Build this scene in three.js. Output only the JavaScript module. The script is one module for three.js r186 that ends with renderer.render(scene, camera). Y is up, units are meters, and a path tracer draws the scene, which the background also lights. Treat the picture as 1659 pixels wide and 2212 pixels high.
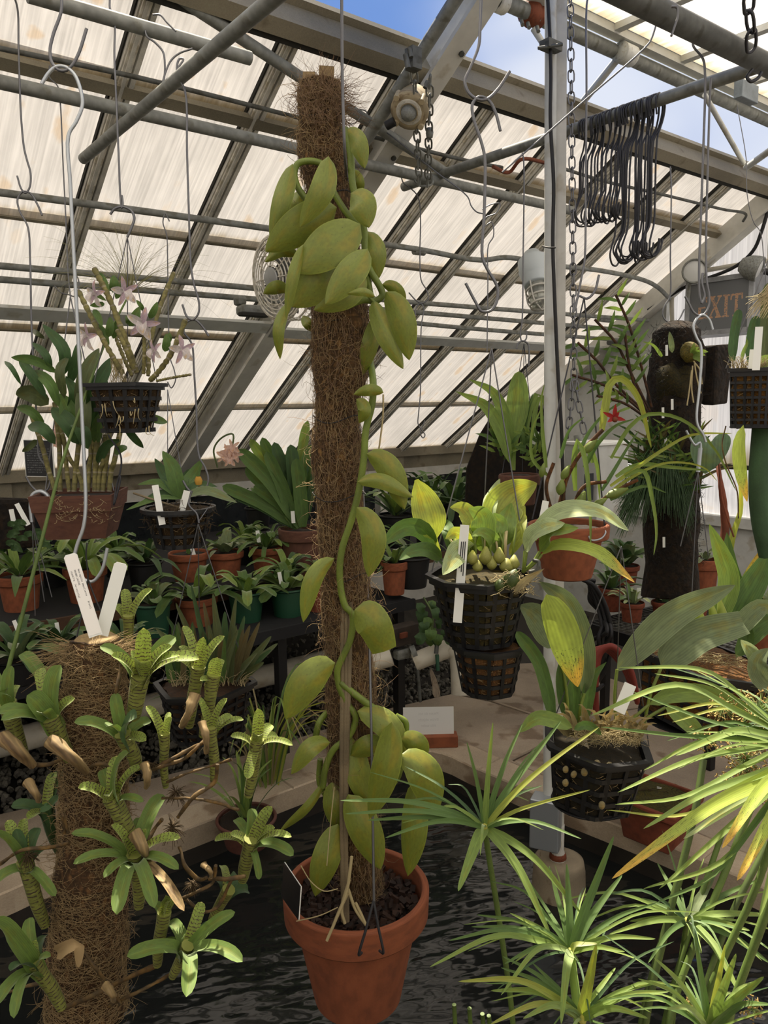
import * as THREE from 'three';
import { mergeGeometries } from 'three/addons/utils/BufferGeometryUtils.js';
import { RoundedBoxGeometry } from 'three/addons/geometries/RoundedBoxGeometry.js';

// ---------- camera, sky, sun, exposure ----------
const V3 = THREE.Vector3, PI = Math.PI, FPX = 1671, CX = 829.5, CY = 1106;
const scene = new THREE.Scene();
const camera = new THREE.PerspectiveCamera(2 * Math.atan(1106 / FPX) * 180 / PI, 1659 / 2212, 0.05, 60);
camera.position.set(0, 1.35, 0);
camera.rotation.set(-8 * PI / 180, 0, -0.0122, 'YXZ');
camera.updateMatrixWorld();
const renderer = new THREE.WebGLRenderer({ antialias: true });
renderer.toneMapping = THREE.LinearToneMapping;
renderer.toneMappingExposure = 1.55;
renderer.shadowMap.enabled = true;

// ---------- noise ----------
const hash = (x, y, s) => { let h = Math.imul(x | 0, 374761393) ^ Math.imul(y | 0, 668265263) ^ Math.imul((s | 0) + 1, 974634721); h = Math.imul(h ^ (h >>> 13), 1274126177); return ((h ^ (h >>> 16)) >>> 0) / 4294967296; };
const noise = (x, y, s = 0, px = 1e6, py = 1e6) => {
  const i = Math.floor(x), j = Math.floor(y), a = x - i, b = y - j, w = a * a * (3 - 2 * a), q = b * b * (3 - 2 * b), m = (k, p) => ((k % p) + p) % p;
  const i0 = m(i, px), i1 = m(i + 1, px), j0 = m(j, py), j1 = m(j + 1, py);
  return (hash(i0, j0, s) * (1 - w) + hash(i1, j0, s) * w) * (1 - q) + (hash(i0, j1, s) * (1 - w) + hash(i1, j1, s) * w) * q;
};
const fbm = (x, y, s = 0, o = 4, px = 1e6, py = 1e6) => { let v = 0, a = 0.5, t = 0; for (let k = 0; k < o; k++) { v += a * noise(x, y, s + k * 17, px, py); t += a; a /= 2; x *= 2; y *= 2; px *= 2; py *= 2; } return v / t; };
const rng = (seed) => { let a = seed * 2654435761 >>> 0; return () => { a = a + 0x6D2B79F5 | 0; let t = Math.imul(a ^ a >>> 15, 1 | a); t = t + Math.imul(t ^ t >>> 7, 61 | t) ^ t; return ((t ^ t >>> 14) >>> 0) / 4294967296; }; };
const lerp = (a, b, t) => a + (b - a) * t, clamp = (x, a = 0, b = 1) => Math.min(b, Math.max(a, x)), sstep = (a, b, x) => { const t = clamp((x - a) / (b - a)); return t * t * (3 - 2 * t); };

{ // sky: blue with soft broken cloud, the same all round
  const w = 1024, h = 512, d = new Float32Array(w * h * 4);
  for (let j = 0; j < h; j++) for (let i = 0; i < w; i++) {
    const el = (j / h - 0.5) * PI, k = sstep(-0.05, 0.27, Math.max(0, el));
    let r = lerp(0.56, 0.115, k), g = lerp(0.63, 0.21, k), b = lerp(0.72, 0.46, k);
    const c = sstep(0.5, 0.82, fbm(i / 1024 * 14, j / 512 * 11, 5, 5, 14)) * 0.85;
    r = lerp(r, 0.56, c); g = lerp(g, 0.58, c); b = lerp(b, 0.63, c);
    if (el < 0) { r = 0.17; g = 0.17; b = 0.16; }
    d.set([r, g, b, 1], (j * w + i) * 4);
  }
  const t = new THREE.DataTexture(d, w, h, THREE.RGBAFormat, THREE.FloatType);
  t.mapping = THREE.EquirectangularReflectionMapping; t.magFilter = THREE.LinearFilter; t.needsUpdate = true;
  scene.background = t;
}
// greenhouse axes: U along the ridge (to the right), W across it towards the camera, roof slope V, inward normal N, eave origin O
const ANG = 51.54 * PI / 180, SL = 33.85 * PI / 180, Y = new V3(0, 1, 0);
const U = new V3(Math.sin(ANG), 0, -Math.cos(ANG)), W = new V3(Math.cos(ANG), 0, Math.sin(ANG));
const V = W.clone().multiplyScalar(Math.cos(SL)).addScaledVector(Y, Math.sin(SL)), N = U.clone().cross(V);
const sun = new THREE.DirectionalLight(0xfff2dc, 8.5);
sun.position.copy(new V3().addScaledVector(Y, 1).addScaledVector(W, -0.5).addScaledVector(U, 0.2).multiplyScalar(8));
sun.position.z -= 2; sun.target.position.set(0, 0, -2);
sun.castShadow = true; sun.shadow.radius = 1; sun.shadow.mapSize.set(2048, 2048);
Object.assign(sun.shadow.camera, { left: -6, right: 6, top: 6, bottom: -6, near: 0.5, far: 20 });
scene.add(sun, sun.target);

// ---------- pixels to points (a pixel of the photograph and a distance give a place in the greenhouse) ----------
const ray = (x, y) => new V3((x - CX) / FPX, -(y - CY) / FPX, -1).applyEuler(camera.rotation);
const P = (x, y, z) => ray(x, y).multiplyScalar(z).add(camera.position);
const onY = (x, y, h) => { const d = ray(x, y); return d.multiplyScalar((h - camera.position.y) / d.y).add(camera.position); };
const depth = (p) => -p.clone().applyMatrix4(camera.matrixWorldInverse).z;
const O = P(324, 1000, 3.68);
const G = (u, h, w) => new V3(O.x, 0, O.z).addScaledVector(U, u).addScaledVector(W, w).setY(h);   // along, height, across
const Rf = (u, v, off = 0) => O.clone().addScaledVector(U, u).addScaledVector(V, v).addScaledVector(N, off);
const v3 = (a) => Array.isArray(a) ? new V3(...a) : a;

// ---------- naming ----------
const used = {};
const numbered = (n) => { const k = used[n] = (used[n] ?? -1) + 1; return k ? `${n}_${String(k).padStart(3, '0')}` : n; };
const sh = (o) => { o.traverse((m) => { if (m.isMesh) { m.castShadow = true; m.receiveShadow = true; } }); return o; };
const mesh = (name, geo, mat) => { const g = Array.isArray(geo) ? merge(geo) : geo, m = new THREE.Mesh(g, mat); m.name = numbered(name); m.castShadow = m.receiveShadow = true; return m; };
const merge = (gs) => { gs = gs.filter(Boolean).map((g) => { if (g.index) g = g.toNonIndexed(); for (const k of Object.keys(g.attributes)) if (!['position', 'normal', 'uv'].includes(k)) g.deleteAttribute(k); if (!g.attributes.uv) g.setAttribute('uv', new THREE.BufferAttribute(new Float32Array(g.attributes.position.count * 2), 2)); return g; }); return gs.length === 1 ? gs[0] : mergeGeometries(gs); };
// a thing: a group at its base; parts are given in world places and re-based
function thing(name, label, category, base, group) {
  const o = new THREE.Group(); o.name = numbered(name); o.position.copy(v3(base)); o.userData = { label, category };
  if (group) o.userData.group = group;
  scene.add(o);
  o.part = (n, geo, mat, parent = o, extra) => { const m = mesh(n, geo, mat); m.geometry.translate(-o.position.x, -o.position.y, -o.position.z); parent.add(m); if (extra) Object.assign(m.userData, extra); return m; };
  return o;
}
function solo(name, label, category, geo, mat, group) { const m = mesh(name, geo, mat); m.geometry.computeBoundingBox(); const c = m.geometry.boundingBox.getCenter(new V3()); c.y = m.geometry.boundingBox.min.y; m.geometry.translate(-c.x, -c.y, -c.z); m.position.copy(c); m.userData = { label, category }; if (group) m.userData.group = group; scene.add(m); return m; }
function structure(name) { const o = new THREE.Group(); o.name = name; o.userData.kind = 'structure'; scene.add(o); o.part = (n, geo, mat, parent = o, extra) => { const m = mesh(n, geo, mat); parent.add(m); if (extra) Object.assign(m.userData, extra); return m; }; return o; }

// ---------- shapes ----------
const curve = (pts, t = 0.5) => new THREE.CatmullRomCurve3(pts.map(v3), false, 'catmullrom', t);
function tube(pts, r, { n = 12, m = 7, cap = true, smooth = true, closed = false } = {}) {
  pts = pts.map(v3);
  const P_ = [], rad = [];
  if (smooth && pts.length > 2) { const c = new THREE.CatmullRomCurve3(pts, closed, 'centripetal'); for (let i = 0; i <= n; i++) { P_.push(c.getPoint(i / n)); rad.push(typeof r === 'function' ? r(i / n) : r); } }
  else { const k = closed ? [...pts, pts[0]] : pts; k.forEach((p, i) => { P_.push(p.clone()); rad.push(typeof r === 'function' ? r(i / (k.length - 1)) : r); }); }
  const pos = [], nor = [], uv = [], idx = [], L = P_.length; let side = null, run = 0;
  for (let i = 0; i < L; i++) {
    const t = P_[Math.min(i + 1, L - 1)].clone().sub(P_[Math.max(i - 1, 0)]).normalize();
    if (!side) { side = new V3(0, 1, 0).cross(t); if (side.lengthSq() < 1e-3) side = new V3(1, 0, 0).cross(t); }
    side.addScaledVector(t, -side.dot(t)).normalize(); const up = t.clone().cross(side);
    if (i) run += P_[i].distanceTo(P_[i - 1]);
    for (let j = 0; j <= m; j++) { const a = j / m * 2 * PI, d = side.clone().multiplyScalar(Math.cos(a)).addScaledVector(up, Math.sin(a)); pos.push(...P_[i].clone().addScaledVector(d, rad[i]).toArray()); nor.push(...d.toArray()); uv.push(j / m * rad[i] * 6.28, run); }
  }
  for (let i = 0; i < L - 1; i++) for (let j = 0; j < m; j++) { const a = i * (m + 1) + j, b = a + m + 1; idx.push(a, a + 1, b, b, a + 1, b + 1); }
  if (cap && !closed) for (const [e, s] of [[0, -1], [L - 1, 1]]) { const t = P_[Math.min(e + 1, L - 1)].clone().sub(P_[Math.max(e - 1, 0)]).normalize().multiplyScalar(s), c = pos.length / 3; pos.push(...P_[e].toArray()); nor.push(...t.toArray()); uv.push(0, 0); for (let j = 0; j <= m; j++) { const q = (e * (m + 1) + j) * 3; pos.push(pos[q], pos[q + 1], pos[q + 2]); nor.push(...t.toArray()); uv.push(0, 0); } for (let j = 0; j < m; j++) s < 0 ? idx.push(c, c + 2 + j, c + 1 + j) : idx.push(c, c + 1 + j, c + 2 + j); }
  const g = new THREE.BufferGeometry(); g.setAttribute('position', new THREE.Float32BufferAttribute(pos, 3)); g.setAttribute('normal', new THREE.Float32BufferAttribute(nor, 3)); g.setAttribute('uv', new THREE.Float32BufferAttribute(uv, 2)); g.setIndex(idx); return g;
}
const rod = (a, b, r, m = 10) => tube([a, b], r, { smooth: false, m });
// box with its own axes: centre c, half-free sizes along x, y, z axes
function box(c, sx, sy, sz, ax = new V3(1, 0, 0), ay = new V3(0, 1, 0), bevel = 0) {
  const az = ax.clone().cross(ay).normalize(), g = bevel ? new RoundedBoxGeometry(sx, sy, sz, 1, bevel) : new THREE.BoxGeometry(sx, sy, sz);
  const p = g.attributes.position, q = g.attributes.normal, uv = g.attributes.uv;
  for (let i = 0; i < p.count; i++) { const nx = Math.abs(q.getX(i)), ny = Math.abs(q.getY(i)), nz = Math.abs(q.getZ(i)); nx > ny && nx > nz ? uv.setXY(i, p.getZ(i), p.getY(i)) : ny > nz ? uv.setXY(i, p.getX(i), p.getZ(i)) : uv.setXY(i, p.getX(i), p.getY(i)); }
  g.applyMatrix4(new THREE.Matrix4().makeBasis(ax.clone().normalize(), ay.clone().normalize(), az).setPosition(c)); return g;
}
const beam = (a, b, sy, sz, ay) => { const x = b.clone().sub(a), y = ay.clone().addScaledVector(x.clone().normalize(), -ay.dot(x) / x.length()).normalize(); return box(a.clone().add(b).multiplyScalar(0.5), x.length(), sy, sz, x.normalize(), y); };
const lathe = (prof, c, seg = 32, axis = Y) => { const g = new THREE.LatheGeometry(prof.map((p) => new THREE.Vector2(Math.max(p[0], 1e-4), p[1])), seg); g.applyQuaternion(new THREE.Quaternion().setFromUnitVectors(Y, axis)); g.translate(c.x, c.y, c.z); return g; };
const quad = (a, b, c, d, su = 1, sv = 1) => { const g = new THREE.BufferGeometry(); g.setAttribute('position', new THREE.Float32BufferAttribute([a, b, c, d].flatMap((p) => p.toArray()), 3)); g.setAttribute('uv', new THREE.Float32BufferAttribute([0, 0, su, 0, su, sv, 0, sv], 2)); g.setIndex([0, 1, 2, 0, 2, 3]); g.computeVertexNormals(); return g; };
function slab(poly, h0, h1) { // polygon on the ground (world xz) extruded from h0 to h1
  const s = new THREE.Shape(poly.map((p) => new THREE.Vector2(p.x, -p.z))); const g = new THREE.ExtrudeGeometry(s, { depth: h1 - h0, bevelEnabled: true, bevelSize: 0.004, bevelThickness: 0.004, bevelOffset: -0.004, bevelSegments: 1 }); g.rotateX(-PI / 2); g.translate(0, h0, 0); return g;
}
// jitter vertices by smooth noise so that lumps look natural
function lumpy(g, amp, f = 20, s = 0) { const p = g.attributes.position, n = g.attributes.normal; for (let i = 0; i < p.count; i++) { const x = p.getX(i), y = p.getY(i), z = p.getZ(i), k = (fbm(x * f + 31 + y * f * 0.7, z * f + 17 - y * f * 0.6, s, 3) - 0.5) * 2 * amp; p.setXYZ(i, x + n.getX(i) * k, y + n.getY(i) * k, z + n.getZ(i) * k); } g.computeVertexNormals(); return g; }
// leaf blade: spine through points (world), width in metres
const PROF = {
  oval: (s) => s < 0.42 ? Math.pow(Math.max(0, 1 - Math.pow((0.42 - s) / 0.42, 2)), 0.55) : Math.pow(Math.max(0, 1 - Math.pow((s - 0.42) / 0.58, 2.1)), 0.8), lance: (s) => Math.pow(Math.sin(PI * Math.pow(s, 0.72)), 0.85), strap: (s) => Math.min(1, 0.55 + s * 2) * (s < 0.82 ? 1 : Math.sqrt(Math.max(0, 1 - Math.pow((s - 0.82) / 0.18, 2)))),
  blade: (s) => Math.min(1, 0.6 + s * 3) * Math.pow(1 - s, 0.45), spoon: (s) => (0.22 + 0.78 * sstep(0.15, 0.62, s)) * Math.sqrt(Math.max(0, 1 - Math.pow(Math.max(0, s - 0.6) / 0.4, 2.2))), petiole: (s) => (s < 0.22 ? 0.12 : Math.max(0.12, Math.pow(Math.sin(PI * Math.pow((s - 0.2) / 0.8, 0.8)), 0.7))), cut: (s) => s < 0.3 ? Math.pow(Math.max(0, 1 - Math.pow((0.3 - s) / 0.3, 2)), 0.6) : 1 - 0.3 * Math.pow((s - 0.3) / 0.7, 1.6), heart: (s) => Math.pow(Math.sin(PI * Math.pow(s, 0.55)), 0.7),
};
const camDir = (p) => camera.position.clone().sub(p).normalize();
function leaf(pts, w, { prof = 'lance', fold = 0.2, roll = 0, face = null, n = 10, cup = 0, wave = 0, twist = 0, seed = 0, across = 4, thick = 0 } = {}) {
  pts = pts.map(v3); const c = pts.length > 2 ? new THREE.CatmullRomCurve3(pts, false, 'centripetal') : new THREE.LineCurve3(pts[0], pts[1]), f = PROF[prof], pos = [], uv = [], idx = [], m = across, r = rng(seed + 7), ph = r() * 6.3;
  const lay = thick ? [1, -1] : [0], nv = (n + 1) * (m + 1);
  for (const L of lay) for (let i = 0; i <= n; i++) {
    const s = 1 - Math.pow(1 - i / n, 1.35), p = c.getPointAt(s), t = c.getTangentAt(Math.min(0.999, Math.max(0.001, s))), F = face ? face.clone() : camDir(p);
    let side = t.clone().cross(F); if (side.lengthSq() < 1e-5) side = t.clone().cross(Y); side.normalize(); let nn = side.clone().cross(t).normalize();
    const a = roll + twist * s, ca = Math.cos(a), sa = Math.sin(a), s2 = side.clone().multiplyScalar(ca).addScaledVector(nn, sa); nn = nn.clone().multiplyScalar(ca).addScaledVector(side, -sa); side = s2;
    const hw = w / 2 * Math.max(f(s), 0.015);
    for (let j = 0; j <= m; j++) { const k = j / m * 2 - 1, lift = hw * (fold * Math.abs(k) + cup * k * k) + (wave ? Math.sin(s * 13 + ph + k) * wave * hw * k * k * (k < 0 ? 1 : 0.8) : 0) + L * thick * (1 - k * k) * 0.5; pos.push(...p.clone().addScaledVector(side, k * hw * (1 - 0.12 * fold)).addScaledVector(nn, lift).toArray()); uv.push(s, j / m); }
  }
  lay.forEach((L, q) => { for (let i = 0; i < n; i++) for (let j = 0; j < m; j++) { const a = q * nv + i * (m + 1) + j, b = a + m + 1; L < 0 ? idx.push(a, b, a + 1, b, b + 1, a + 1) : idx.push(a, a + 1, b, b, a + 1, b + 1); } });
  const g = new THREE.BufferGeometry(); g.setAttribute('position', new THREE.Float32BufferAttribute(pos, 3)); g.setAttribute('uv', new THREE.Float32BufferAttribute(uv, 2)); g.setIndex(idx); g.computeVertexNormals(); return g;
}
// leaf from three or more pixels [x, y, z] and a width in pixels
const px = (list) => list.map((q) => P(q[0], q[1], q[2]));
function leafPx(list, wpx, o = {}) { return leaf(px(list), wpx * list[0][2] / FPX, o); }

// ---------- textures and materials ----------
function tex(w, h, fn, { srgb = true, rep = [1, 1] } = {}) {
  const d = new Uint8Array(w * h * 4);
  for (let j = 0; j < h; j++) for (let i = 0; i < w; i++) { const c = fn(i / w, j / h); d.set([clamp(c[0], 0, 255), clamp(c[1], 0, 255), clamp(c[2], 0, 255), 255], (j * w + i) * 4); }
  const t = new THREE.DataTexture(d, w, h); t.wrapS = t.wrapT = THREE.RepeatWrapping; t.magFilter = THREE.LinearFilter; t.minFilter = THREE.LinearMipmapLinearFilter; t.generateMipmaps = true; t.repeat.set(...rep); if (srgb) t.colorSpace = THREE.SRGBColorSpace; t.needsUpdate = true; return t;
}
const grey = (k) => [k, k, k];
const T = {};
T.grain = tex(256, 256, (x, y) => { const k = 0.9 + 0.36 * (fbm(x * 8, y * 8, 3, 5, 8, 8) - 0.5) + 0.1 * (hash(x * 256, y * 256, 9) - 0.5); return grey(255 * clamp(k)); }, { rep: [4, 4] });
T.bumpy = tex(256, 256, (x, y) => grey(255 * fbm(x * 16, y * 16, 11, 4, 16, 16)), { srgb: false, rep: [5, 5] });
T.terra = tex(256, 256, (x, y) => { const a = fbm(x * 6, y * 6, 21, 5, 6, 6), s = sstep(0.62, 0.8, fbm(x * 5, y * 5, 27, 4, 5, 5)), k = 0.94 + 0.3 * (a - 0.5) + 0.08 * (hash(x * 256, y * 256, 4) - 0.5); return [lerp(255, 236, s) * k, lerp(250, 232, s) * k, lerp(246, 236, s) * k]; }, { rep: [5, 5] });
T.concrete = tex(512, 512, (x, y) => { const a = fbm(x * 6, y * 6, 41, 6, 6, 6), b = sstep(0.6, 0.75, fbm(x * 9, y * 9, 47, 4, 9, 9)), k = 0.92 + 0.32 * (a - 0.5) + 0.1 * (hash(x * 512, y * 512, 6) - 0.5); return [250 * k * (1 - 0.22 * b), 243 * k * (1 - 0.26 * b), 232 * k * (1 - 0.3 * b)]; }, { rep: [1.1, 1.1] });
T.metal = tex(256, 256, (x, y) => { const a = fbm(x * 10, y * 10, 51, 5, 10, 10), b = sstep(0.58, 0.78, fbm(x * 7, y * 7, 57, 5, 7, 7)), k = 0.95 + 0.4 * (a - 0.5); return [252 * k * (1 - 0.2 * b), 249 * k * (1 - 0.22 * b), 244 * k * (1 - 0.27 * b)]; }, { rep: [6, 6] });
T.paint = tex(256, 256, (x, y) => { const b = sstep(0.6, 0.85, fbm(x * 9, y * 9, 61, 6, 9, 9)), k = 0.93 + 0.12 * (fbm(x * 12, y * 12, 67, 4, 12, 12) - 0.5); return [252 * k * (1 - 0.12 * b), 250 * k * (1 - 0.15 * b), 245 * k * (1 - 0.2 * b)]; }, { rep: [2.3, 2.3] });
T.coir = tex(256, 256, (x, y) => { const a = fbm(x * 40, y * 9, 71, 4, 40, 9), b = fbm(x * 12, y * 34, 77, 4, 12, 34), k = 0.45 + 0.95 * Math.abs(a - b) + 0.4 * (a - 0.4); return [255 * k, 235 * k, 205 * k]; }, { rep: [6, 6] });
T.bark = tex(256, 256, (x, y) => { const a = fbm(x * 20, y * 20, 81, 5, 20, 20), b = fbm(x * 6, y * 6, 87, 4, 6, 6), k = 0.25 + 0.9 * a; return [255 * k * (0.7 + 0.5 * b), 235 * k * (0.8 + 0.3 * b), 200 * k * (0.95 - 0.3 * b)]; }, { rep: [6, 6] });
T.leaf = tex(256, 128, (x, y) => { const m = Math.abs(y - 0.5) * 2, vein = 0.05 * Math.cos(y * PI * 26), k = 0.9 + vein + 0.22 * (fbm(x * 14, y * 10, 91, 4) - 0.5), mid = m < 0.035 ? 0.12 : 0, edge = m > 0.95 ? 0.16 : 0, p = sstep(0.55, 0.8, fbm(x * 5, y * 3, 97, 3)); return [245 * (k + mid + edge) * (1 + 0.1 * p), 245 * (k + mid + edge), 235 * (k + mid + edge) * (1 - 0.2 * p)]; });
T.smooth = tex(256, 128, (x, y) => { const m = Math.abs(y - 0.5) * 2, k = 0.93 + 0.16 * (fbm(x * 26, y * 18, 101, 4) - 0.5), e = m > 0.955 ? 0.2 : 0, p = sstep(0.5, 0.85, fbm(x * 4, y * 3, 105, 3)), d = hash(Math.floor(x * 200), Math.floor(y * 90), 3) > 0.9975 ? 0.6 : 1; return [238 * (k + e) * d * (1 + 0.12 * p), 240 * (k + e) * d, 232 * (k + e * 1.4) * d * (1 - 0.18 * p)]; });
T.spot = tex(256, 128, (x, y) => { // green bromeliad leaf: brown cross-bands of small spots, finer towards the tip, pale spiny margin and tip
  const g = fbm(x * 20, y * 8, 111, 4), band = Math.sin(x * 120 + 7 * fbm(x * 8, y * 6, 114, 3)), hit = sstep(0.25, 0.8, band + 1.7 * (fbm(x * 46, y * 20, 117, 3) - 0.55) - x * 0.55 + 0.1), m = Math.abs(y - 0.5) * 2, tip = sstep(0.965, 1, x), e = m > 0.93 && Math.sin(x * 210) > 0 ? 1 : 0;
  let r = lerp(142, 128, x) + 44 * (g - 0.5), gr = lerp(150, 150, x) + 48 * (g - 0.5), b = lerp(54, 58, x) + 30 * (g - 0.5); r = lerp(r, 62, hit); gr = lerp(gr, 42, hit); b = lerp(b, 30, hit);
  r = lerp(r, 212, Math.max(tip, e * 0.5)); gr = lerp(gr, 206, Math.max(tip, e * 0.5)); b = lerp(b, 120, Math.max(tip, e * 0.5)); return [r, gr, b];
});
T.tube = tex(256, 256, (x, y) => { const g = fbm(x * 10, y * 10, 181, 4, 10, 10), w = fbm(x * 8, y * 6, 183, 3, 8, 6), band = Math.sin(x * 2 * PI * 9 + 5 * w), hit = sstep(0.62, 0.95, band + 1.7 * (fbm(x * 40, y * 24, 187, 3, 40, 24) - 0.5)); return [lerp(116 + 60 * (g - 0.5), 58, hit), lerp(122 + 60 * (g - 0.5), 42, hit), lerp(52 + 30 * (g - 0.5), 30, hit)]; });
T.brown = tex(256, 128, (x, y) => { const g = fbm(x * 22, y * 8, 121, 4); const s = sstep(0.5, 0.7, fbm(x * 9, y * 5, 127, 4)); return [lerp(226, 170, s) * (0.7 + 0.6 * g), lerp(212, 150, s) * (0.7 + 0.6 * g), lerp(178, 118, s) * (0.7 + 0.6 * g)]; });
T.cane = tex(128, 256, (x, y) => { const ring = Math.abs((y * 5) % 1 - 0.5) > 0.46 ? 1 : 0, g = fbm(x * 6, y * 40, 131, 4, 6, 40); return [lerp(122, 150, ring) * (0.65 + 0.6 * g), lerp(116, 142, ring) * (0.65 + 0.6 * g), lerp(66, 112, ring) * (0.75 + 0.5 * g)]; }, { rep: [20, 5] });
T.yellow = tex(256, 128, (x, y) => { const k = 0.92 + 0.2 * (fbm(x * 16, y * 8, 141, 4) - 0.5) + 0.04 * Math.cos(y * PI * 16), t = sstep(0.62, 0.95, x + 0.25 * (fbm(x * 8, y * 6, 143, 4) - 0.5)), d = x > 0.6 && fbm(x * 60, y * 26, 147, 3) > 0.72 ? 0.55 : 1; return [lerp(176, 224, t) * k * d, lerp(196, 180, t) * k * d, lerp(74, 62, t) * k * d]; });
const paneTex = [0, 1, 2, 3].map((q) => tex(256, 384, (x, y) => { // whitewashed glass: thin vertical runs, stained lower edge, a few rusty patches
  const run = fbm(x * 90, y * 2.2, 151 + q, 4, 90), big = fbm(x * 7, y * 5, 161 + q * 3, 5), st = sstep(0.62, 0.8, big) * (q === 1 ? 1 : 0.35), low = sstep(0.1, 0.0, y + 0.05 * (fbm(x * 22, 0, 171 + q, 4) - 0.5)), k = 0.90 + 0.20 * (run - 0.5) + 0.12 * (big - 0.5);
  return [lerp(lerp(246, 226, st * 0.5), 148, low * 0.7) * k, lerp(lerp(242, 192, st * 0.5), 128, low * 0.7) * k, lerp(lerp(236, 150, st * 0.5), 96, low * 0.75) * k];
}));
const std = (c, o = {}) => new THREE.MeshStandardMaterial({ color: c, roughness: 0.8, ...o });
const phy = (c, o = {}) => new THREE.MeshPhysicalMaterial({ color: c, roughness: 0.6, side: THREE.DoubleSide, ...o });
const leafMat = (c, through = 0.35, map = T.leaf, o = {}) => phy(c, { map, transmission: through, thickness: 0, roughness: 0.72, ...o });
const M = {
  galv: std('#878b88', { map: T.metal, roughness: 0.6, metalness: 0.15 }), galvDark: std('#5f6260', { map: T.metal, roughness: 0.6, metalness: 0.25 }), wire: std('#6c6d70', { roughness: 0.45, metalness: 0.7 }), wireDark: std('#3b3c40', { roughness: 0.5, metalness: 0.5 }), zinc: std('#aeb4b8', { roughness: 0.4, metalness: 0.7 }),
  alu: std('#e6e4da', { map: T.metal, roughness: 0.6 }), aluDark: std('#dcd9cd', { map: T.grain, roughness: 0.7 }), nearBlack: std('#26251f', { roughness: 0.9 }), paint: std('#d6d6d1', { map: T.paint }), paintClean: std('#cfd3d2', { map: T.paint, roughness: 0.55 }), dirtyLedge: std('#8f8b7c', { map: T.concrete }), black: std('#0e0f11', { roughness: 0.55 }), blackRim: std('#17181a', { roughness: 0.42 }), cable: std('#101012', { roughness: 0.6 }), rust: std('#7a3d22', { map: T.grain }),
  terra: std('#8f5234', { map: T.terra, roughness: 0.85 }), terraOld: std('#654436', { map: T.terra, roughness: 0.9 }), terraRed: std('#874730', { map: T.terra, roughness: 0.85 }), green: std('#1f4a34', { roughness: 0.5 }), concrete: std('#a3988a', { map: T.concrete, bumpMap: T.bumpy, bumpScale: 0.001 }), coping: std('#b3a795', { map: T.concrete, bumpMap: T.bumpy, bumpScale: 0.001 }), wet: std('#2a2620', { map: T.concrete, roughness: 0.7 }), stump: std('#918876', { map: T.concrete }), gravel: std('#7d7a70', { map: T.grain }), dark: std('#1a1815', { roughness: 0.95 }), soil: std('#2e231b', { map: T.bark, roughness: 0.95 }), chip: std('#4a3127', { map: T.bark }), moss: std('#585a1c', { map: T.bark, roughness: 1 }), mossy: std('#55441f', { map: T.coir, roughness: 1 }), cork: std('#2b221a', { map: T.bark, roughness: 1, bumpMap: T.bumpy, bumpScale: 0.006 }), coir: std('#77603f', { map: T.coir, roughness: 1 }), fibre: std('#765e45', { roughness: 0.9 }), fibrePale: std('#96805a', { roughness: 0.9 }), woodEnd: std('#9a8258', { map: T.grain }), board: std('#573b24', { map: T.grain }), pvc: std('#d8d4c6', { map: T.paint, roughness: 0.45 }), bamboo: std('#7d6f55', { map: T.grain }), white: std('#e6e8e2', { roughness: 0.5 }), root: std('#a89a72', { roughness: 0.8 }), twig: std('#7d6a50', { map: T.bark }), red: std('#b3142a', { roughness: 0.6 }), hose: std('#8c3a30', { roughness: 0.6 }),
  bulb: std('#9a9a4a', { map: T.grain, roughness: 0.6 }), vine: std('#70822f', { map: T.grain, roughness: 0.5 }), vineDark: std('#4c5e2a', { map: T.grain, roughness: 0.55 }), cane: std('#ffffff', { map: T.cane }), stem: std('#5d7432', { map: T.grain, roughness: 0.6 }),
};
const pane = paneTex.map((t) => phy('#ffffff', { map: t, transmission: 0.24, roughness: 1, thickness: 0 }));
const clearer = [2, 3].map((k) => phy('#ffffff', { map: paneTex[k], transmission: 0.88, roughness: 1, thickness: 0 }));
const onRoof = (x, y, off) => { const d = ray(x, y), o = Rf(0, 0, off); return d.multiplyScalar(o.clone().sub(camera.position).dot(N) / d.dot(N)).add(camera.position); };
const onGable = (x, y, off) => { const d = ray(x, y), o = G(2.275 - off, 0, 0); return d.multiplyScalar(o.sub(camera.position).dot(U) / d.dot(U)).add(camera.position); };
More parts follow.
